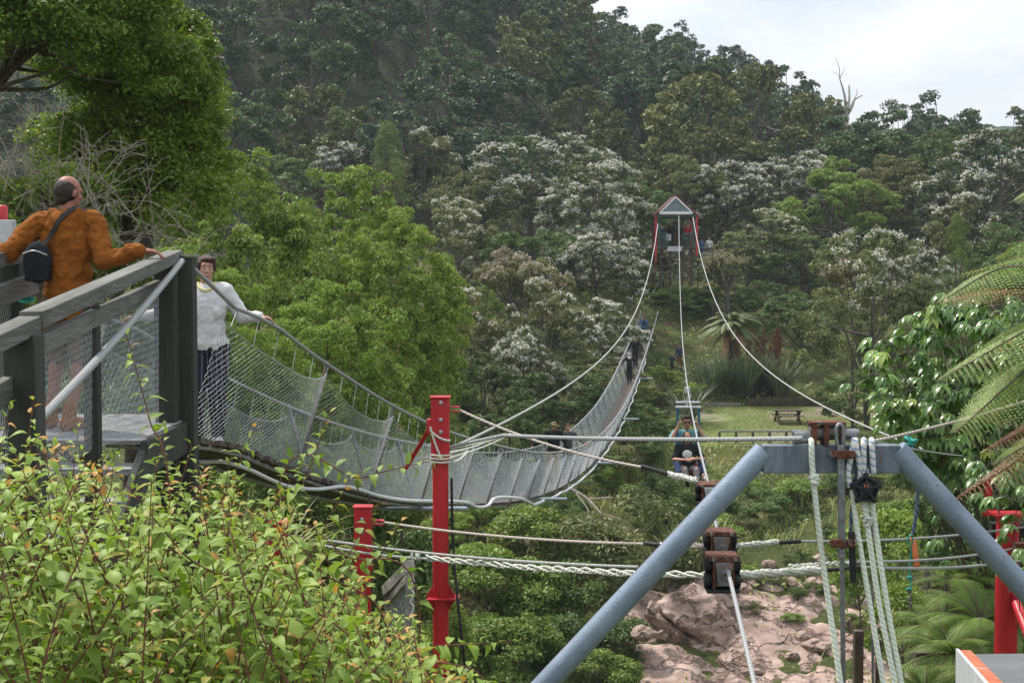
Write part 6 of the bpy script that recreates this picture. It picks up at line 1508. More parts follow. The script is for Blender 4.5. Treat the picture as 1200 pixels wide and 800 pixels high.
m = MB(); c = P(1017, 611, FY); m.tube([P(1015, 590, FY), c], .011, 8); m.ring(c, (.2, .5, 1), .019, .012, 14, 7); m.ring(c + Vector((0, -.01, .015)), (.6, .4, 1), .016, .011, 14, 7); m.ring(c + Vector((0, 0, -.016)), (-.5, .2, 1), .017, .011, 14, 7)
m.build('rope_knot', M['rope_white'], smooth=True, base=c, label='white knot tied just below the black pulley', cat='knot')
m = MB(); m.tube(spline([P(1003, 556, FY + .03), P(998, 600, FY + .03), P(997, 625, FY + .02)], 5), .010, 7); m.build('tail_rope', M['rope_dark'], smooth=True, base=P(997, 625, FY), label='dark blue rope tail hanging left of the pulley', cat='rope')
m = MB(); m.tube(spline([P(1022, 575, FY + .04), P(1022, 640, FY + .04), P(1023, 800, FY + .02), P(1023, 850, FY)], 5), .008, 7); m.build('tail_rope', M['steel'], smooth=True, base=P(1023, 800, FY), label='thin grey line hanging between the ropes under the pulley', cat='rope')
m = MB(); m.beam(P(997.5, 622, FY), P(1000, 682, FY), .034, .018, up=(0, 1, 0)); m.build('black_strap', M['rubber'], bevel=.005, base=P(1000, 682, FY), label='short wide black strap hanging beside the steel rod', cat='strap')
# far right rope, teal knot, orange tag
q = catenary(P(1022, 517, GY + .06), P(1240, 457, 9.5), .02, 14); wire('guy_rope', q, .0085, 'cable_red', 'brownish rope rising from the beam to the right behind the fern')
q = catenary(P(1010, 514, GY + .06), P(1128, 534, 10.6), .01, 8); wire('guy_rope', q, .005, 'cable', 'thin grey line behind the right end of the beam')
m = MB(); c = P(1067, 519, 10.5)
for k in range(4): m.ring(c + Vector((rnd.uniform(-.02, .02), 0, .03 - .02 * k)), (rnd.uniform(-.5, .5), rnd.uniform(-.5, .5), 1), .03, .010, 12, 5)
m.tube([c, P(1068, 545, 10.5)], .008, 5); m.build('teal_cord', M['teal_cord'], base=P(1068, 545, 10.5), label='teal cord knotted on the right-hand cable above the pipe', cat='cord')
q = spline([P(1067, 522, 10.5), P(1074, 560, 10.4), P(1075, 590, 10.4), P(1070, 625, 10.4)], 5); wire('dark_rope', q, .014, 'rope_dark', 'dark rope hanging behind the right pipe', 'rope')
q = spline([P(1090, 520, 10.5), P(1106, 540, 10.6), P(1118, 548, 11)], 5)
m = MB(); m.tube(spline([P(1064, 638, 9), P(1065, 629, 8.98), P(1069, 628, 8.98), P(1068, 645, 9), P(1066, 665, 9), P(1067, 690, 9)], 4), .006, 5); m.ring(P(1066, 676, 9), (.3, .2, 1), .013, .008, 10, 5); m.ring(P(1065, 690, 9), (.1, .4, 1), .013, .008, 10, 5)
m.build('teal_cord', M['teal_cord'], base=P(1067, 690, 9), label='teal cord tying the orange tag to the lowest line', cat='cord')
m = MB(); m.tube([P(1065, 690, 9), P(1067, 697, 9), P(1066, 712, 9)], .006, 5)
for k in range(5): m.ring(P(1066 + (k % 2), 693 + k * 4.5, 9), (k % 2, 1 - k % 2, .2), .010, .005, 10, 5)
m.build('short_chain', M['steel'], base=P(1066, 712, 9), label='short chain hanging below the orange tag', cat='chain')
m = MB(); pts = []
for k in range(9):
    t = k / 8; pts.append((P(1066 + 6 * t ** .5, 629 + 38 * t, 9 - .02 * math.sin(3 * t)), P(1070 + 8 * t ** .4, 629 + 37 * t, 9 + .02 * math.sin(4 * t))))
vs = [v for pr_ in pts for v in pr_]; m.add(vs, [(2 * k, 2 * k + 1, 2 * k + 3, 2 * k + 2) for k in range(8)])
ot = m.build('orange_tag', M['orange_tag'], smooth=True, base=P(1072, 667, 9), label='bright orange fabric tag hanging from the lines on the right', cat='tag'); sd_ = ot.modifiers.new('solid', 'SOLIDIFY'); sd_.thickness = .006
# wooden stubs and tray at lower right
for (px, py, Y, w_, lab) in [(1006, 738, 15.5, .10, 'dark wooden post behind the ropes, taller of the two near the bottom'), (1080, 762, 14, .14, 'short dark wooden stub right of the ropes'), (1030, 748, 15.8, .07, 'thin dark wooden post between the ropes')]:
    p = P(px, py, Y); m = MB(); m.beam((p.x, Y, Tz(p.x, Y) - .4), (p.x, Y, p.z), w_, w_, up=(0, 1, 0)); m.build('wooden_post', M['timber_brown'], bevel=.008, base=(p.x, Y, Tz(p.x, Y)), label=lab, cat='post')
tr = thing('steel_tray', 'grey steel tray with orange rust along its rim in the lower right corner', 'tray', P(1180, 830, 4.6))
c0 = P(1122, 766, 5.4); c1 = P(1150, 800, 4.2); d = (c1 - c0).normalized(); rt_ = Vector((1, .12, -.02))
m = MB(); e0 = c0; e1 = c0 + d * 2.0; m.beam(e0 - Vector((0, 0, .045)), e1 - Vector((0, 0, .045)), .012, .13); m.build('side_plate', M['tray_rim'], tr, bevel=.002)
m = MB(); m.beam(e0 + Vector((.028, 0, .012)), e1 + Vector((.028, 0, .012)), .044, .008); m.build('rim', M['tray_rust'], tr)
m = MB(); m.prism([e0 + Vector((.052, 0, 0)), e1 + Vector((.052, 0, 0)), e1 + rt_ * 2 + Vector((.03, 0, 0)), e0 + rt_ * 2 + Vector((.03, 0, 0))], (0, 0, -.012)); m.build('plate', M['tray_grey'], tr)
m = MB()
for s in (.25, 1.6):
    p = e0 + d * s + Vector((.6, 0, -.02)); m.beam((p.x, p.y, Tz(p.x, p.y) - .2), (p.x, p.y, p.z), .08, .08, up=(0, 1, 0))
m.build('support', M['steel'], tr)
# ------------------------------------------------------------------ people
def skin_mat(name, c): return surf(name, tuple(.88 * v for v in c), c, 30, .55, bump=.1, bscale=120, spec=.35)
M['skin'] = skin_mat('skin', (.50, .27, .19)); M['skin_red'] = skin_mat('skin_red', (.36, .155, .11)); M['skin_tan'] = skin_mat('skin_tan', (.44, .24, .16))
def cloth(name, c, k=.8, scale=14, bump=.5, bscale=26, rough=.9): return surf(name, tuple(k * v for v in c), c, scale, rough, bump=bump, bscale=bscale, spec=.15)
M['hoodie'] = cloth('orange_fleece', (.285, .095, .016), .72, 9, .9, 9); M['khaki'] = cloth('khaki_cotton', (.17, .12, .075)); M['boot'] = cloth('tan_boot', (.33, .12, .035))
M['sweater'] = cloth('white_knit', (.66, .66, .66), .92, 60, .5, 90); M['black_cloth'] = cloth('black_cloth', (.020, .021, .025)); M['white_shoe'] = cloth('white_shoe', (.62, .61, .60))
M['navy'] = cloth('navy_cloth', (.035, .055, .12)); M['blue_cloth'] = cloth('blue_cloth', (.07, .13, .28)); M['teal_cloth'] = cloth('teal_cloth', (.15, .34, .36)); M['rust_cloth'] = cloth('rust_cloth', (.24, .085, .03))
M['red_cloth'] = cloth('red_cloth', (.50, .03, .035)); M['grey_cloth'] = cloth('grey_cloth', (.09, .09, .10)); M['sand'] = cloth('sand_cloth', (.48, .42, .27)); M['cap_tan'] = cloth('cap_tan', (.50, .40, .24)); M['yellow_top'] = cloth('yellow_top', (.68, .62, .32))
M['hair_dark'] = surf('hair_dark', (.014, .010, .008), (.04, .025, .018), 40, .6, bump=.8, bscale=90, stretch=(1, 1, .3)); M['hair_brown'] = surf('hair_brown', (.028, .012, .008), (.075, .032, .020), 40, .5, bump=.9, bscale=80, stretch=(1, 1, .3))
M['eye_white'] = surf('eye_white', (.7, .7, .68), None, 5, .3); M['lip'] = surf('lip', (.32, .10, .09), (.38, .13, .11), 20, .45); M['teeth'] = surf('teeth', (.72, .70, .64), None, 20, .35); M['lens'] = surf('dark_lens', (.006, .006, .008), None, 5, .12, spec=.6)
M['teal_frame'] = surf('blue_webbing', (.025, .11, .19), (.04, .16, .26), 20, .8); M['white_cloth'] = cloth('white_cloth', (.68, .68, .66))
def stripe_mat():
    m, n, b = new_mat('navy_pinstripe'); L = n.links.new; t = n.nodes.new('ShaderNodeTexCoord'); wv = n.nodes.new('ShaderNodeTexWave'); wv.bands_direction = 'X'; wv.inputs['Scale'].default_value = 7.5; wv.inputs['Distortion'].default_value = .7; wv.inputs['Detail'].default_value = 1
    L(t.outputs['Object'], wv.inputs['Vector']); r = n.nodes.new('ShaderNodeValToRGB'); r.color_ramp.elements[0].position = .86; r.color_ramp.elements[0].color = (.012, .014, .026, 1); r.color_ramp.elements[1].position = .97; r.color_ramp.elements[1].color = (.13, .14, .17, 1)
    L(wv.outputs['Fac'], r.inputs['Fac']); L(r.outputs[0], b.inputs['Base Color']); b.inputs['Roughness'].default_value = .9; return m
M['pinstripe'] = stripe_mat()

FOLD = []
for ns in (.11, .04):
    tx = bpy.data.textures.new('folds', 'CLOUDS'); tx.noise_scale = ns; tx.noise_depth = 1; FOLD.append(tx)
def fuse(mb, name, mat, parent, org, voxel, smooth_it=4, top=False, cut=None, folds=0):
    """merge overlapping closed shapes into one continuous skin"""
    me = bpy.data.meshes.new('tmp'); me.from_pydata([v - org for v in mb.V], [], mb.Fc)
    bm = bmesh.new(); bm.from_mesh(me); bmesh.ops.recalc_face_normals(bm, faces=bm.faces); bm.to_mesh(me); bm.free()
    o = bpy.data.objects.new('tmp', me); COL.objects.link(o)
    r = o.modifiers.new('r', 'REMESH'); r.mode = 'VOXEL'; r.voxel_size = voxel; r.use_smooth_shade = True
    s = o.modifiers.new('s', 'SMOOTH'); s.factor = .5; s.iterations = smooth_it
    if folds:
        for tx, st in zip(FOLD, (folds, folds * .45)): d_ = o.modifiers.new('d', 'DISPLACE'); d_.texture = tx; d_.strength = st; d_.mid_level = .5
    dg = bpy.context.evaluated_depsgraph_get(); out = bpy.data.meshes.new_from_object(o.evaluated_get(dg)); out.name = name
    bpy.data.objects.remove(o); bpy.data.meshes.remove(me)
    if cut is not None:
        bm = bmesh.new(); bm.from_mesh(out); bmesh.ops.bisect_plane(bm, geom=bm.verts[:] + bm.edges[:] + bm.faces[:], plane_co=(0, 0, cut), plane_no=(0, 0, 1), clear_inner=True); bm.to_mesh(out); bm.free()
    out.materials.clear(); out.polygons.foreach_set('use_smooth', [True] * len(out.polygons))
    ob = link(name, out, mat, parent, org if parent is None else (0, 0, 0)); ORG[ob.name] = Vector(org); return ob

def ik(a, b_, l1, l2, hint):
    d = b_ - a; L = d.length; l = min(L, (l1 + l2) * .999); dn = d.normalized()
    if L > l: b_ = a + dn * l
    x = (l1 * l1 - l2 * l2 + l * l) / (2 * l); h = math.sqrt(max(l1 * l1 - x * x, 0)); u = hint - dn * hint.dot(dn); u.normalize(); return a + dn * x + u * h, b_

def human(label, org, H, yaw, hands, feet=None, outfit=None, head_yaw=0, head_pitch=0, head_roll=0, voxel=.011, hint=None, elbow=None, legs=None, lean=(0, 0), hipz=None, sex='m', hand_dirs=None, palm=None, curl=.5, build=1.0, group=None, name='person', knee_hint=None, cat='person', thumb_flip=(1, 1), tz=1.0):
    S = H / 1.70; org = Vector(org); fw = Vector((math.sin(yaw), -math.cos(yaw), 0)); sd = Vector((math.cos(yaw), math.sin(yaw), 0)); up = Vector((0, 0, 1))
    def W(x, y, z): return org + sd * (x * S) + fw * (y * S) + up * (z * S)
    of = outfit or {}; hz = hipz if hipz is not None else .90
    lx, ly = lean
    fem = sex == 'f'
    shw = .165 if fem else .19; pelv = W(0, 0, hz); waist = W(lx * .35, ly * .35, hz + .17 * tz); chest = W(lx * .7, ly * .7, hz + .36 * tz); nk = W(lx, ly, hz + .545 * tz); shz = hz + .495 * tz
    Tm = Matrix((sd, fw, up)).transposed()
    sh = {-1: W(-shw + lx * .95, ly * .95, shz), 1: W(shw + lx * .95, ly * .95, shz)}; hp = {-1: W(-.085, 0, hz - .01), 1: W(.085, 0, hz - .01)}
    body = MB(); B = build
    def torso(m, g, low=False):
        m.ell(pelv, ((.165 if fem else .155) * S * B + g, .115 * S * B + g, .13 * S + g), 18, 12, Tm); m.ell(waist, (.135 * S * B + g, .10 * S * B + g, .16 * S), 18, 12, Tm); m.ell(chest, ((.150 if fem else .165) * S * B + g, .108 * S * B + g, .19 * S + g), 18, 12, Tm)
        m.capsule(sh[-1] + up * .0, sh[1], .062 * S + g, .062 * S + g); m.capsule(chest + up * .1 * S, nk, .085 * S + g * .5, .055 * S + g * .3)
        m.capsule(pelv, waist, .12 * S * B + g, .115 * S * B + g); m.capsule(waist, chest, .115 * S * B + g, .12 * S * B + g)
        if fem:
            for s in (-1, 1): m.ell(chest + Tm @ Vector((s * .062 * S, .070 * S, -.055 * S)), (.070 * S + g, .058 * S + g, .075 * S + g), 14, 9, Tm)
    torso(body, -.008)
    # head
    hq = Matrix.Rotation(yaw + head_yaw, 3, 'Z') @ Matrix.Rotation(head_pitch, 3, 'X') @ Matrix.Rotation(head_roll, 3, 'Y')
    # head frame: -Y forward in its own space
    hc = W(lx * 1.05, ly * 1.05 + .02, hz + .545 * tz + .155)
    def hd(x, y, z): return hc + hq @ (Vector((x, -y, z)) * S)
    body.capsule(nk - up * .05 * S, hd(0, -.012, -.06), .056 * S, .050 * S)
    body.ell(hd(0, -.008, .022), (.073 * S, .091 * S, .092 * S), 20, 14, hq); body.ell(hd(0, .022, -.045), (.056 * S, .064 * S, .068 * S), 16, 12, hq); body.ell(hd(0, .050, -.088), (.026 * S, .026 * S, .022 * S), 12, 8, hq)
    body.capsule(hd(0, .080, .010), hd(0, .102, -.028), .009 * S, .014 * S); body.ell(hd(0, .092, -.030), (.017 * S, .013 * S, .010 * S), 10, 7, hq)
    body.capsule(hd(-.040, .072, .026), hd(.040, .072, .026), .012 * S, .012 * S)
    for s in (-1, 1):
        body.ell(hd(s * .074, -.006, -.008), (.010 * S, .020 * S, .031 * S), 10, 8, hq); body.ell(hd(s * .040, .055, -.026), (.022 * S, .022 * S, .020 * S), 10, 8, hq)
    body.ell(hd(0, .080, -.060), (.024 * S, .010 * S, .008 * S), 10, 6, hq)
    # arms
    arm = {}
    hint = hint or {}
    for s in (-1, 1):
        tgt = hands[s]; tgt = Vector(tgt) if isinstance(tgt, Vector) else W(*tgt)
        e, w_ = ik(sh[s], tgt, .285 * S, .255 * S, hint.get(s, (sd * s * .5 - fw * .6 - up * .6))); arm[s] = (sh[s], e, w_)
        body.capsule(sh[s], e, .047 * S * B, .038 * S * B); body.capsule(e, w_, .038 * S * B, .026 * S)
        # hand
        d = (w_ - e).normalized(); d = Vector(hand_dirs[s]).normalized() if hand_dirs and s in hand_dirs else d
        n_ = Vector(palm[s]) if palm and s in palm else -up
        n_ = (n_ - d * n_.dot(d)).normalized(); l_ = n_.cross(d) * s * thumb_flip[0 if s < 0 else 1]      # towards the thumb
        k = .98 * S
        pm = w_ + d * .048 * k
        Ph = Matrix((l_, d, n_)).transposed(); body.ell(pm, (.040 * k, .056 * k, .017 * k), 14, 9, Ph); body.capsule(w_ - d * .02, w_ + d * .03 * k, .025 * k, .024 * k)
        for j, (o_, ln) in enumerate(((.029, .072), (.010, .082), (-.010, .076), (-.029, .060))):
            a = w_ + d * .088 * k + l_ * o_ * k; cu = curl + .06 * j; d1 = (d * math.cos(cu) + n_ * math.sin(cu)); b1 = a + d1 * ln * .45 * k; d2 = (d * math.cos(cu * 2.1) + n_ * math.sin(cu * 2.1)); b2 = b1 + d2 * ln * .34 * k; d3 = (d * math.cos(cu * 2.8) + n_ * math.sin(cu * 2.8)); b3 = b2 + d3 * ln * .24 * k
            body.capsule(a - d * .02 * k, b1, .0095 * k, .0092 * k, 8); body.capsule(b1, b2, .0092 * k, .0085 * k, 8); body.capsule(b2, b3, .0085 * k, .0075 * k, 8)
        a = w_ + d * .030 * k + l_ * .026 * k; td = (l_ * .75 + d * .65 + n_ * .35).normalized(); b1 = a + td * .042 * k; td2 = (l_ * .15 + d * .8 + n_ * .6).normalized(); b2 = b1 + td2 * .032 * k; body.capsule(a, b1, .0125 * k, .0105 * k, 8); body.capsule(b1, b2, .0105 * k, .008 * k, 8)
    # legs
    lg = {}
    feet = feet or {-1: (-.10, 0, .08), 1: (.10, 0, .08)}
    for s in (-1, 1):
        if legs and s in legs: kn, an = W(*legs[s][0]), W(*legs[s][1])
        else:
            an = feet[s]; an = Vector(an) if isinstance(an, Vector) else W(*an)
            kn, an = ik(hp[s], an, .415 * S, .41 * S, knee_hint or (fw + sd * s * .1))
        lg[s] = (hp[s], kn, an); body.capsule(hp[s], kn, .078 * S * B, .052 * S * B); body.capsule(kn, an, .050 * S * B, .036 * S)
        body.ell(kn.lerp(an, .28) - fw * .014 * S, (.046 * S, .05 * S, .10 * S), 12, 9, Tm)
        fd = of.get('foot_dirs', {}).get(s, fw + sd * s * .25); fd = Vector(fd).normalized(); body.capsule(an - up * .045 * S - fd * .03 * S, an - up * .055 * S + fd * .13 * S, .034 * S, .026 * S)
    o = fuse(body, name, M[of.get('skin', 'skin')], None, org, voxel, 4)
    tag(o, label, cat, group)
    g = max(.012, voxel * .9)
    # clothing
    if 'top' in of:
        m = MB(); torso(m, .012 + of.get('top_g', 0)); lng = of.get('sleeve', 1.0)
        hem = of.get('hem', .0)
        if hem: [m.capsule(pelv + sd * (k_ * .07 * S) - up * hem * S, waist + sd * (k_ * .03 * S), .105 * S * B, .115 * S * B) for k_ in (-1, 1)]; m.ell(pelv + up * .02 * S, (.180 * S * B, .135 * S * B, .11 * S), 18, 12, Tm)
        for s in (-1, 1):
            a, e, w_ = arm[s]; gg = .013 + of.get('top_g', 0)
            if lng > .5: m.capsule(a, e, .051 * S * B + gg, .043 * S * B + gg); m.capsule(e, e.lerp(w_, min(1, (lng - .5) * 2) * .97), .043 * S * B + gg, .030 * S + gg)
            else: m.capsule(a, a.lerp(e, lng * 2), .052 * S * B + gg, .048 * S * B + gg)
        if of.get('hood'):
            m.capsule(nk + Tm @ Vector((-.075, -.045, .0)) * S, nk + Tm @ Vector((.075, -.045, .0)) * S, .05 * S, .05 * S); m.ell(nk + Tm @ Vector((0, -.085, -.07)) * S, (.12 * S, .055 * S, .11 * S), 14, 9, Tm)
        c = fuse(m, of.get('top_name', 'shirt'), M[of['top']], o, org, voxel, 3, cut=of.get('cut'), folds=of.get('folds', 0))
    if 'pants' in of:
        m = MB(); fr_ = of.get('pant_len', 1.0); m.ell(pelv - up * .01 * S, ((.17 if fem else .162) * S * B + .008, .122 * S * B + .008, .125 * S), 18, 12, Tm); m.capsule(pelv, waist - up * .06 * S, .122 * S * B, .115 * S * B); wd_ = of.get('pant_w', .012)
        for s in (-1, 1):
            a, k_, an = lg[s]; m.capsule(a, k_, .088 * S * B + wd_, .058 * S * B + wd_)
            if fr_ > .5: m.capsule(k_, k_.lerp(an, (fr_ - .5) * 2 * .95), .056 * S * B + wd_, .046 * S + wd_)
        fuse(m, of.get('pants_name', 'trousers'), M[of['pants']], o, org, voxel, 3, folds=of.get('folds', 0) * .7)
    if 'shoes' in of:
        for s in (-1, 1):
            a, k_, an = lg[s]; fd = of.get('foot_dirs', {}).get(s, fw + sd * s * .25); fd = Vector(fd).normalized(); m = MB(); m.capsule(an - up * .040 * S - fd * .035 * S, an - up * .050 * S + fd * .15 * S, .046 * S, .034 * S); m.capsule(an - up * .062 * S - fd * .04 * S, an - up * .062 * S + fd * .16 * S, .034 * S, .03 * S)
            if of.get('boot'): m.capsule(an - up * .03 * S, an + up * .06 * S, .05 * S, .048 * S)
            fuse(m, 'shoe', M[of['shoes']], o, org, voxel * .8, 2)
    hr = of.get('hair')
    if hr:
        m = MB(); hm = M[of.get('hair_mat', 'hair_dark')]
        if hr == 'bald': m.ell(hd(0, -.021, .011), (.0780 * S, .090 * S, .089 * S), 20, 14, hq); m.ell(hd(0, -.05, -.045), (.055 * S, .05 * S, .045 * S), 14, 9, hq)
        elif hr == 'short': m.ell(hd(0, -.022, .036), (.083 * S, .092 * S, .090 * S), 20, 14, hq); m.ell(hd(0, -.05, -.03), (.066 * S, .052 * S, .062 * S), 14, 9, hq); m.ell(hd(0, .050, .085), (.062 * S, .040 * S, .028 * S), 14, 8, hq)
        elif hr == 'bob':
            m.ell(hd(0, -.020, .036), (.086 * S, .094 * S, .088 * S), 20, 14, hq); m.ell(hd(0, -.05, -.02), (.080 * S, .055 * S, .075 * S), 14, 9, hq); m.ell(hd(.015, .052, .078), (.066 * S, .044 * S, .032 * S), 14, 8, hq)
            for s in (-1, 1): m.ell(hd(s * .068, .015, .022), (.022 * S, .040 * S, .048 * S), 12, 8, hq)
            for k in range(14):
                an = k * .9; m.ell(hd(.07 * math.cos(an), -.02 + .075 * math.sin(an), .085 - .012 * (k % 4)), .022 * S, 8, 6)
        elif hr == 'long':
            m.ell(hd(0, -.022, .032), (.083 * S, .090 * S, .088 * S), 20, 14, hq)
            for s in (-1, 1): m.capsule(hd(s * .066, -.015, .02), hd(s * .068, -.005, -.15), .026 * S, .018 * S)
            m.ell(hd(0, -.06, -.07), (.075 * S, .035 * S, .11 * S), 14, 9, hq)
        fuse(m, 'hair', hm, o, org, voxel * .7, 2)
    if of.get('cap'):
        m = MB(); m.ell(hd(0, -.010, .050), (.083 * S, .098 * S, .072 * S), 20, 14, hq); c2 = of.get('brim', 1)
        if c2: m.ell(hd(0, .100 * c2, .048), (.062 * S, .055 * S, .008 * S), 16, 8, hq)
        if of['cap'] == 'helmet': m.ell(hd(0, -.008, .05), (.10 * S, .115 * S, .085 * S), 20, 14, hq)
        fuse(m, 'helmet' if of['cap'] == 'helmet' else 'cap', of.get('cap_mat', M['cap_tan']), o, org, voxel * .6, 1)
    if of.get('glasses'):
        m = MB()
        for s in (-1, 1): m.ell(hd(s * .031, .088, .008), (.027 * S, .010 * S, .018 * S), 14, 9, hq); m.tube([hd(s * .056, .078, .012), hd(s * .076, -.005, .010)], .004 * S, 5)
        m.tube([hd(-.012, .094, .012), hd(.012, .094, .012)], .004 * S, 5); m2 = m.build('sunglasses', M['lens'], o, smooth=True)
    elif of.get('eyes'):
        m = MB()
        for s in (-1, 1): m.ell(hd(s * .030, .0795, .004), (.0135 * S, .006 * S, .0065 * S), 12, 8, hq)
        m.build('eyes', M['eye_white'], o, smooth=True); m = MB()
        for s in (-1, 1): m.ell(hd(s * .030, .0838, .004), (.0062 * S, .0035 * S, .0058 * S), 10, 7, hq); m.capsule(hd(s * .014, .086, .026), hd(s * .046, .078, .027), .003 * S, .002 * S, 6)
        m.build('irises_and_brows', M['hair_dark'], o, smooth=True)
    if of.get('smile'):
        m = MB(); q = spline([hd(-.029, .074, -.052), hd(-.016, .085, -.0605), hd(0, .0885, -.063), hd(.016, .085, -.0605), hd(.029, .074, -.052)], 4); m.tube(q, [.003 * S + .0038 * S * math.sin(math.pi * i / 16) for i in range(17)], 7); m.build('lips', M['lip'], o, smooth=True)
        m = MB(); q = spline([hd(-.018, .0825, -.056), hd(0, .0925, -.0605), hd(.018, .0825, -.056)], 4); m.tube(q, .0035 * S, 6); m.build('teeth', M['teeth'], o, smooth=True)
    o['_'] = 0; del o['_']
    return o, dict(arm=arm, lg=lg, nk=nk, chest=chest, pelv=pelv, waist=waist, W=W, hd=hd, fw=fw, sd=sd, up=up, S=S, sh=sh)

# the man in the orange hoodie, back to us, a hand on each rail
mo = Vector((-3.16, 10.15, -1.115))
rh = P(166, 303, 10.02); rh.z += .055
lh = P(-14, 296, 10.2)
fwm = Vector((0, 1, 0))
man, mj = human('balding man in an orange hoodie seen from behind, leaning on the walkway handrail', mo, 1.79, math.pi - .10, {1: lh, -1: rh}, feet={1: (.17, .06, .09), -1: (-.03, -.10, .09)},
  outfit=dict(top='hoodie', hood=True, top_name='hoodie', sleeve=.97, hem=.10, top_g=.010, cut=.775, folds=.045, pants='khaki', pants_name='shorts', pant_len=.47, pant_w=.025, shoes='boot', boot=True, hair='bald', skin='skin_red'),
  head_yaw=-.55, head_pitch=.05, voxel=.0075, hint={-1: Vector((.5, -.45, -1)), 1: Vector((-.7, -.2, -.55))}, hand_dirs={-1: (.9, .35, -.05), 1: (-.6, .5, -.4)}, palm={-1: (0, 0, -1), 1: (0, 0, -1)}, curl=.28, build=1.03)
# shoulder bag
c = mj['W'](.135, -.185, 1.13); bag = thing('shoulder_bag', 'small black shoulder bag slung behind the left hip of the man in orange', 'bag', c - Vector((0, 0, .15)))
m = MB(); m.ell(c, (.105, .058, .150), 20, 14); m.box(c - Vector((0, 0, .03)), (.165, .085, .20)); fuse(m, 'pouch', cloth('black_nylon', (.022, .024, .028)), bag, ORG[bag.name], .010, 8)
m = MB(); m.tube(spline([c + Vector((-.085, -.052, .06)), c + Vector((0, -.072, .08)), c + Vector((.085, -.052, .05))], 5), .005, 6); m.build('zip', M['bolt'], bag)
Wm = mj['W']; m = MB(); q = spline([c + Vector((.04, -.02, .12)), Wm(.06, -.155, 1.30), Wm(-.01, -.150, 1.42), Wm(-.085, -.085, 1.495), Wm(-.115, .02, 1.49)], 6)
for i in range(len(q) - 1): m.beam(q[i], q[i + 1] + (q[i + 1] - q[i]) * .1, .030, .007, up=(.2, -1, .3))
m.build('strap', M['rubber'], bag)

# the woman in white, facing us, arms spread to both handrails
wo_ = Vector((float(xc(12.45)) + .045, 12.45, float(zd(12.45)) + .0))
lhw = Vector((float(xc(12.4)) + .60, 12.36, float(zd(12.4)) + 1.085)); rhw = Vector((float(xc(12.4)) - .60, 12.36, float(zd(12.4)) + 1.085))
wom, wj = human('smiling woman in a white sweater and dark striped trousers holding both bridge handrails', wo_, 1.64, .12, {1: lhw - Vector((.07, 0, -.02)), -1: rhw + Vector((.07, 0, .02))}, feet={-1: (-.10, .06, .08), 1: (.085, -.02, .08)},
  outfit=dict(top='sweater', top_name='sweater', sleeve=.99, hem=.05, top_g=.004, cut=.835, folds=.022, pants='pinstripe', pant_len=.98, pant_w=.022, shoes='white_shoe', hair='bob', hair_mat='hair_brown', eyes=True, smile=True, skin='skin'),
  head_yaw=.18, head_pitch=.02, head_roll=.05, voxel=.0072, hint={1: Vector((.2, .5, -.8)), -1: Vector((-.2, .5, -.8))}, sex='f', hand_dirs={1: (1, -.1, -.05), -1: (-1, -.1, -.05)}, palm={1: (0, -.2, -1), -1: (0, -.2, -1)}, curl=.5, build=1.13)
Ww = wj['W']; m = MB(); m.tube(spline([Ww(-.075, .02, 1.465), Ww(-.05, .085, 1.42), Ww(0, .108, 1.395), Ww(.05, .085, 1.42), Ww(.075, .02, 1.465)], 5), .016, 8); m.build('yellow_collar', M['yellow_top'], wom, smooth=True)

# people further along the bridge
def on_bridge(Y, dx=0): return Vector((float(xc(Y)) + dx, Y, float(zd(Y))))
b1 = on_bridge(42.2, -.16); b2 = on_bridge(43.6, .12)
p1, j1 = human('man in a tan cap and dark sunglasses standing on the lowest part of the bridge', b1, 1.76, .05, {1: b1 + Vector((.40, -.24, 1.02)), -1: b1 + Vector((-.62, -.05, 1.06))}, outfit=dict(top='black_cloth', top_name='jacket', sleeve=.95, hem=.06, top_g=.02, pants='sand', pant_len=.97, pant_w=.02, shoes='grey_cloth', hair='short', cap='cap', brim=1, glasses=True, skin='skin_tan'), voxel=.016, hint={1: Vector((.6, .4, -.6)), -1: Vector((-.6, .4, -.6))}, curl=.7, build=1.1)
m = MB(); m.ell(j1['W'](.075, .145, 1.32), (.028, .012, .02), 10, 6); m.build('chest_badge', M['white_paint'], p1)
p2, _ = human('person in dark clothes mostly hidden behind the man in the tan cap on the bridge', b2, 1.68, .05, {1: b2 + Vector((.52, -.15, 1.10)), -1: b2 + Vector((-.50, -.2, 1.02))}, outfit=dict(top='grey_cloth', top_name='jacket', sleeve=.95, hem=.04, pants='grey_cloth', pant_len=.97, shoes='grey_cloth', hair='short', hair_mat='hair_brown', skin='skin'), voxel=.018, hint={1: Vector((.6, .4, -.6)), -1: Vector((-.6, .4, -.6))}, curl=.7)
ppl = [(80.5, 'person in black with a pale cap and white collar nearest on the far bridge stretch', 1.72, dict(top='black_cloth', top_name='jacket', sleeve=.95, hem=.04, pants='black_cloth', pant_len=.97, shoes='grey_cloth', hair='short', cap='cap', cap_mat=M['white_cloth'], brim=1, scarf=True)),
       (86.8, 'person in black with dark hair walking second on the far bridge stretch', 1.85, dict(top='black_cloth', top_name='jacket', sleeve=.95, hem=.04, pants='black_cloth', pant_len=.97, shoes='grey_cloth', hair='short')),
       (98.0, 'bald person in a blue jacket walking last at the far end of the bridge', 1.78, dict(top='blue_cloth', top_name='jacket', sleeve=.95, hem=.02, pants='black_cloth', pant_len=.97, shoes='grey_cloth', hair='bald', skin='skin_red'))]
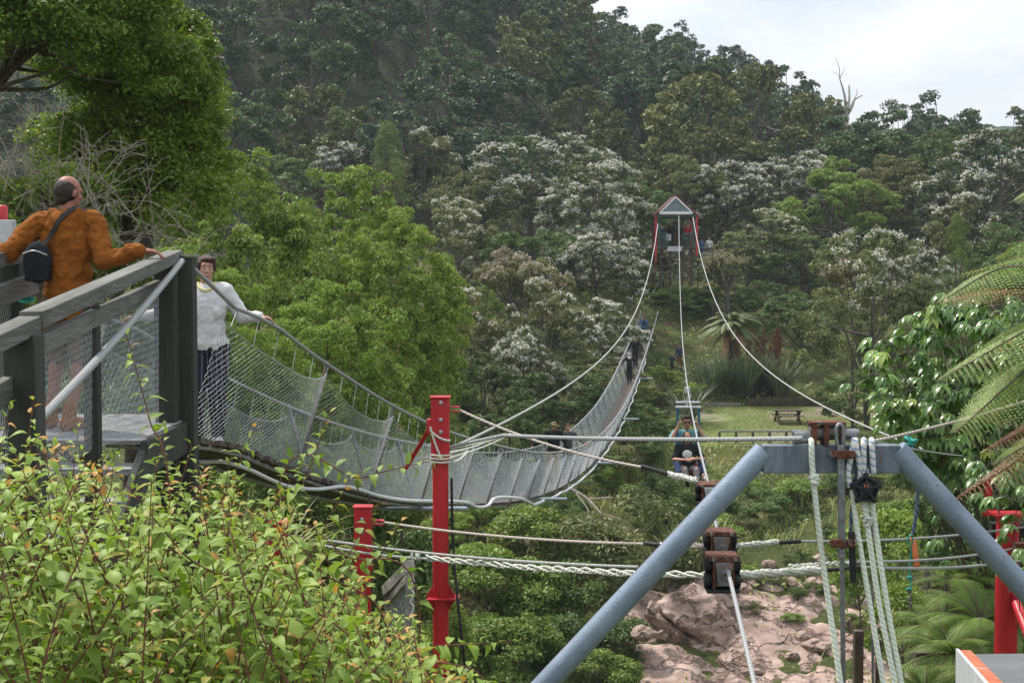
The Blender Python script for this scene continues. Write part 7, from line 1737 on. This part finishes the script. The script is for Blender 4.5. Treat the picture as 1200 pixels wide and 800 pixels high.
for Y, lab, H, of in ppl:
    o_ = on_bridge(Y, -.05); wd_ = .5 if Y < 90 else .36; hzz = 1.0 if Y < 90 else .92
    pp, jj = human(lab, o_, H, 0, {1: o_ + Vector((wd_, -.1, hzz)), -1: o_ + Vector((-wd_, -.1, hzz))}, outfit=of, voxel=.024, hint={1: Vector((.6, .4, -.6)), -1: Vector((-.6, .4, -.6))}, curl=.6, feet={-1: (-.08, .14, .08), 1: (.08, -.12, .08)})
    if of.get('scarf'): m = MB(); m.ell(jj['W'](0, .07, 1.43), (.10, .075, .085), 12, 8); m.build('scarf', M['white_cloth'], pp, smooth=True)
    if Y > 90: m = MB(); m.ell(jj['W'](0, .10, 1.24), (.085, .06, .22), 12, 8); m.build('shirt_front', M['black_cloth'], pp, smooth=True)
# people on the bank and the tower
g0 = P(796, 432, 97); gz = Tz(g0.x, 97)
human('adult in a blue top and rust-coloured trousers standing on the far bank beside a child', (g0.x, 97, gz), 1.74, .3, {1: (.3, .1, .95), -1: (-.28, .08, .88)}, outfit=dict(top='navy', top_name='jacket', sleeve=.95, hem=.02, pants='rust_cloth', pant_len=.95, shoes='grey_cloth', hair='short', skin='skin_tan'), voxel=.024)
human('child in a dark top standing on the far bank beside the adult in blue', (g0.x - .52, 96.8, Tz(g0.x - .52, 96.8)), 1.18, .2, {1: (.26, .1, .85), -1: (-.28, .08, .80)}, outfit=dict(top='navy', top_name='shirt', sleeve=.4, pants='black_cloth', pant_len=.8, shoes='red_cloth', hair='long', hair_mat='hair_brown'), voxel=.022)
pf = Vector((tp(807.5, 289).x, TY + .9, fl - .03))
human('tower worker in a red shirt and orange helmet behind the right tower railing', pf, 1.75, -.4, {1: (.25, .25, 1.05), -1: (-.25, .25, 1.05)}, outfit=dict(top='red_cloth', top_name='shirt', sleeve=.4, pants='black_cloth', pant_len=.95, shoes='grey_cloth', hair='short', cap='helmet', brim=0, cap_mat=M['orange_tag']), voxel=.024)
pf = Vector((tp(803, 289).x, TY + 1.5, fl - .03))
human('person in black standing beside the red-shirted worker in the tower', pf, 1.75, .5, {1: (.22, .2, .95), -1: (-.22, .15, .9)}, outfit=dict(top='black_cloth', top_name='jacket', sleeve=.95, pants='black_cloth', pant_len=.95, shoes='grey_cloth', hair='short'), voxel=.026)
pf = Vector((tp(789, 289).x, TY + 1.6, fl - .03))
human('person in dark clothes standing in the middle of the launch tower', pf, 1.88, 0, {1: (.22, .1, .95), -1: (-.22, .1, .9)}, outfit=dict(top='black_cloth', top_name='jacket', sleeve=.95, pants='black_cloth', pant_len=.95, shoes='grey_cloth', hair='short', skin='skin_tan'), voxel=.026)
pf = Vector((tp(776.5, 289).x, TY + .8, fl - .03))
human('person in a dark top crouching over white gear at the left tower railing', pf, 1.62, .6, {1: (.2, .3, .8), -1: (-.15, .3, .8)}, outfit=dict(top='navy', top_name='jacket', sleeve=.95, pants='black_cloth', pant_len=.95, shoes='grey_cloth', cap='cap', brim=0, cap_mat=M['white_cloth'], hair='short'), voxel=.026)
tz2 = tp(822, 303, 2).z
pm_ = MB(); a_ = tp(817, 303, 2); b_ = tp(838, 305, 2.5); pl_ = thing('side_landing', 'small timber landing with thin rails at the right foot of the tower', 'landing', a_)
pm_.box((a_ + b_) / 2 - Vector((0, 0, .06)), (1.6, 1.4, .1)); pm_.build('deck', M['timber_brown'], pl_)
m = MB(); [m.tube([tp(x, 304, 1.5), tp(x, 297, 1.5)], .03, 5) for x in (815, 823, 831, 838)]; m.tube([tp(814, 297, 1.5), tp(839, 298, 1.5)], .03, 5); m.build('rail', M['steel'], pl_)
m = MB(); [m.tube([(x, TY + 2.2, tz2 - .1), (x, TY + 2.2, Tz(x, TY + 2.2) - .3)], .06, 6) for x in (a_.x + .1, b_.x - .1)]; m.build('support', M['timber_brown'], pl_)
human('person in blue standing on the landing right of the launch tower', (tp(822, 303, 2.1).x, TY + 2.1, tz2), 1.55, .2, {1: (.25, .15, .95), -1: (-.25, .15, .95)}, outfit=dict(top='blue_cloth', top_name='jacket', sleeve=.9, pants='navy', pant_len=.95, shoes='grey_cloth', hair='short', skin='skin_tan'), voxel=.026)
human('person in a pale top beside the one in blue right of the launch tower', (tp(831, 304, 2.5).x, TY + 2.5, tz2 - .02), 1.65, -.2, {1: (.25, .1, .9), -1: (-.25, .1, .9)}, outfit=dict(top='white_cloth', top_name='shirt', sleeve=.4, pants='grey_cloth', pant_len=.95, shoes='grey_cloth', hair='long', hair_mat='hair_brown'), voxel=.026)

# ------------------------------------------------------------------ flying fox seat with two riders
FYY = 25.0
ff = thing('flying_fox_seat', 'suspended flying fox seat with grey spreader bars and blue straps', 'seat', P(806, 545, FYY))
m = MB(); c = P(805.5, 457, FYY); m.box(c, (.085, .16, .10)); m.box(c + Vector((.05, 0, -.10)), (.05, .05, .06))
m.tube([c + Vector((0, 0, .0)), P(805, 476, FYY)], .014, 6); m.build('trolley', M['silver'], ff, bevel=.01)
for yy, px0, px1, dy in ((471.5, 792, 820, .12), (477, 791.5, 821, -.12)): m = MB(); m.tube([P(px0, yy, FYY + dy), P(px1, yy, FYY + dy)], .024, 10); m.build('spreader_bar', M['silver'], ff, smooth=True)
for s, px in ((-1, 794), (1, 819)):
    for dy in (.12, -.12): m = MB(); m.beam(P(px, 476, FYY + dy), P(px + s * .5, 545, FYY + dy * .6), .042, .012, up=(0, 1, 0)); m.build('strap', M['teal_frame'], ff)
m = MB(); a = P(794, 553, FYY); b_ = P(819, 553, FYY); m.prism([a + Vector((0, .22, .16)), a + Vector((0, .16, .0)), a + Vector((0, -.30, -.03)), a + Vector((0, -.30, .02)), a + Vector((0, .10, .05)), a + Vector((0, .18, .18))], b_ - a); m.build('sling', M['teal_frame'], ff, bevel=.01)
ho = P(806, 546, FYY); ho.y = FYY
z1 = P(806, 543, FYY).z; z2 = P(806, 548, FYY).z
# rear rider: seated man
hb = .46
r1, k1 = human('man in a teal T-shirt and sunglasses riding the flying fox behind the woman', (ho.x - .01, FYY + .12, z1 - hb * 1.035), 1.76, 0, {1: P(818, 500, FYY - .12), -1: P(794.5, 500, FYY - .12)}, outfit=dict(top='teal_cloth', top_name='shirt', sleeve=.38, top_g=.006, pants='navy', pant_len=.9, pant_w=.015, shoes='white_shoe', glasses=True, hair='short', skin='skin_tan', foot_dirs={-1: (-.2, -1, .25), 1: (.2, -1, .25)}),
  voxel=.012, hipz=hb, legs={-1: ((-.20, .38, hb + .06), (-.20, .70, hb - .14)), 1: ((.20, .38, hb + .06), (.20, .70, hb - .14))}, hint={1: Vector((.6, -.5, -.9)), -1: Vector((-.6, -.5, -.9))}, hand_dirs={1: (-.1, 0, 1), -1: (.1, 0, 1)}, palm={1: (-1, 0, 0), -1: (1, 0, 0)}, curl=.85, build=1.1)
r2, k2 = human('woman in a black printed T-shirt riding in front of the man on the flying fox', (ho.x - .03, FYY - .26, z2 - .46 * .93), 1.58, 0, {1: (.12, .22, .70), -1: (-.09, .22, .68)}, outfit=dict(top='black_cloth', top_name='shirt', sleeve=.40, pants='grey_cloth', pant_len=.95, pant_w=.012, shoes='rubber', glasses=True, hair='long', hair_mat='hair_brown', skin='skin', smile=True, foot_dirs={-1: (-.15, -1, .9), 1: (.15, -1, .9)}),
  voxel=.0115, hipz=.46, tz=.80, lean=(0, -.16), legs={-1: ((-.11, .38, .52), (-.09, .66, .36)), 1: ((.11, .38, .52), (.09, .66, .36))}, hint={1: Vector((1, .1, -.7)), -1: Vector((-1, .1, -.7))}, hand_dirs={1: (-1, -.15, 0), -1: (1, -.1, 0)}, palm={1: (0, .7, -.7), -1: (0, .7, -.7)}, curl=.8, sex='f')
m = MB(); W2 = k2['W']
for s in (-1, 1): m.tube(spline([W2(s * .15, .06, .58), W2(s * .10, .20, .53), W2(s * .02, .30, .44)], 5), .016, 6); m.tube(spline([W2(s * .155, .02, .60), W2(s * .165, .16, .50), W2(s * .13, .30, .47)], 5), .012, 6)
m.build('harness', M['red_cloth'], r2, smooth=True)
m = MB(); m.ell(W2(-.02, .045, .76), (.085, .02, .075), 16, 10); m.build('shirt_print', M['white_cloth'], r2, smooth=True)
for s in (-1, 1): m = MB(); m.ring(W2(s * .155, .06, .58), (1, .2, 0), .04, .009, 12, 5); m.build('buckle', M['silver'], r2, smooth=True)
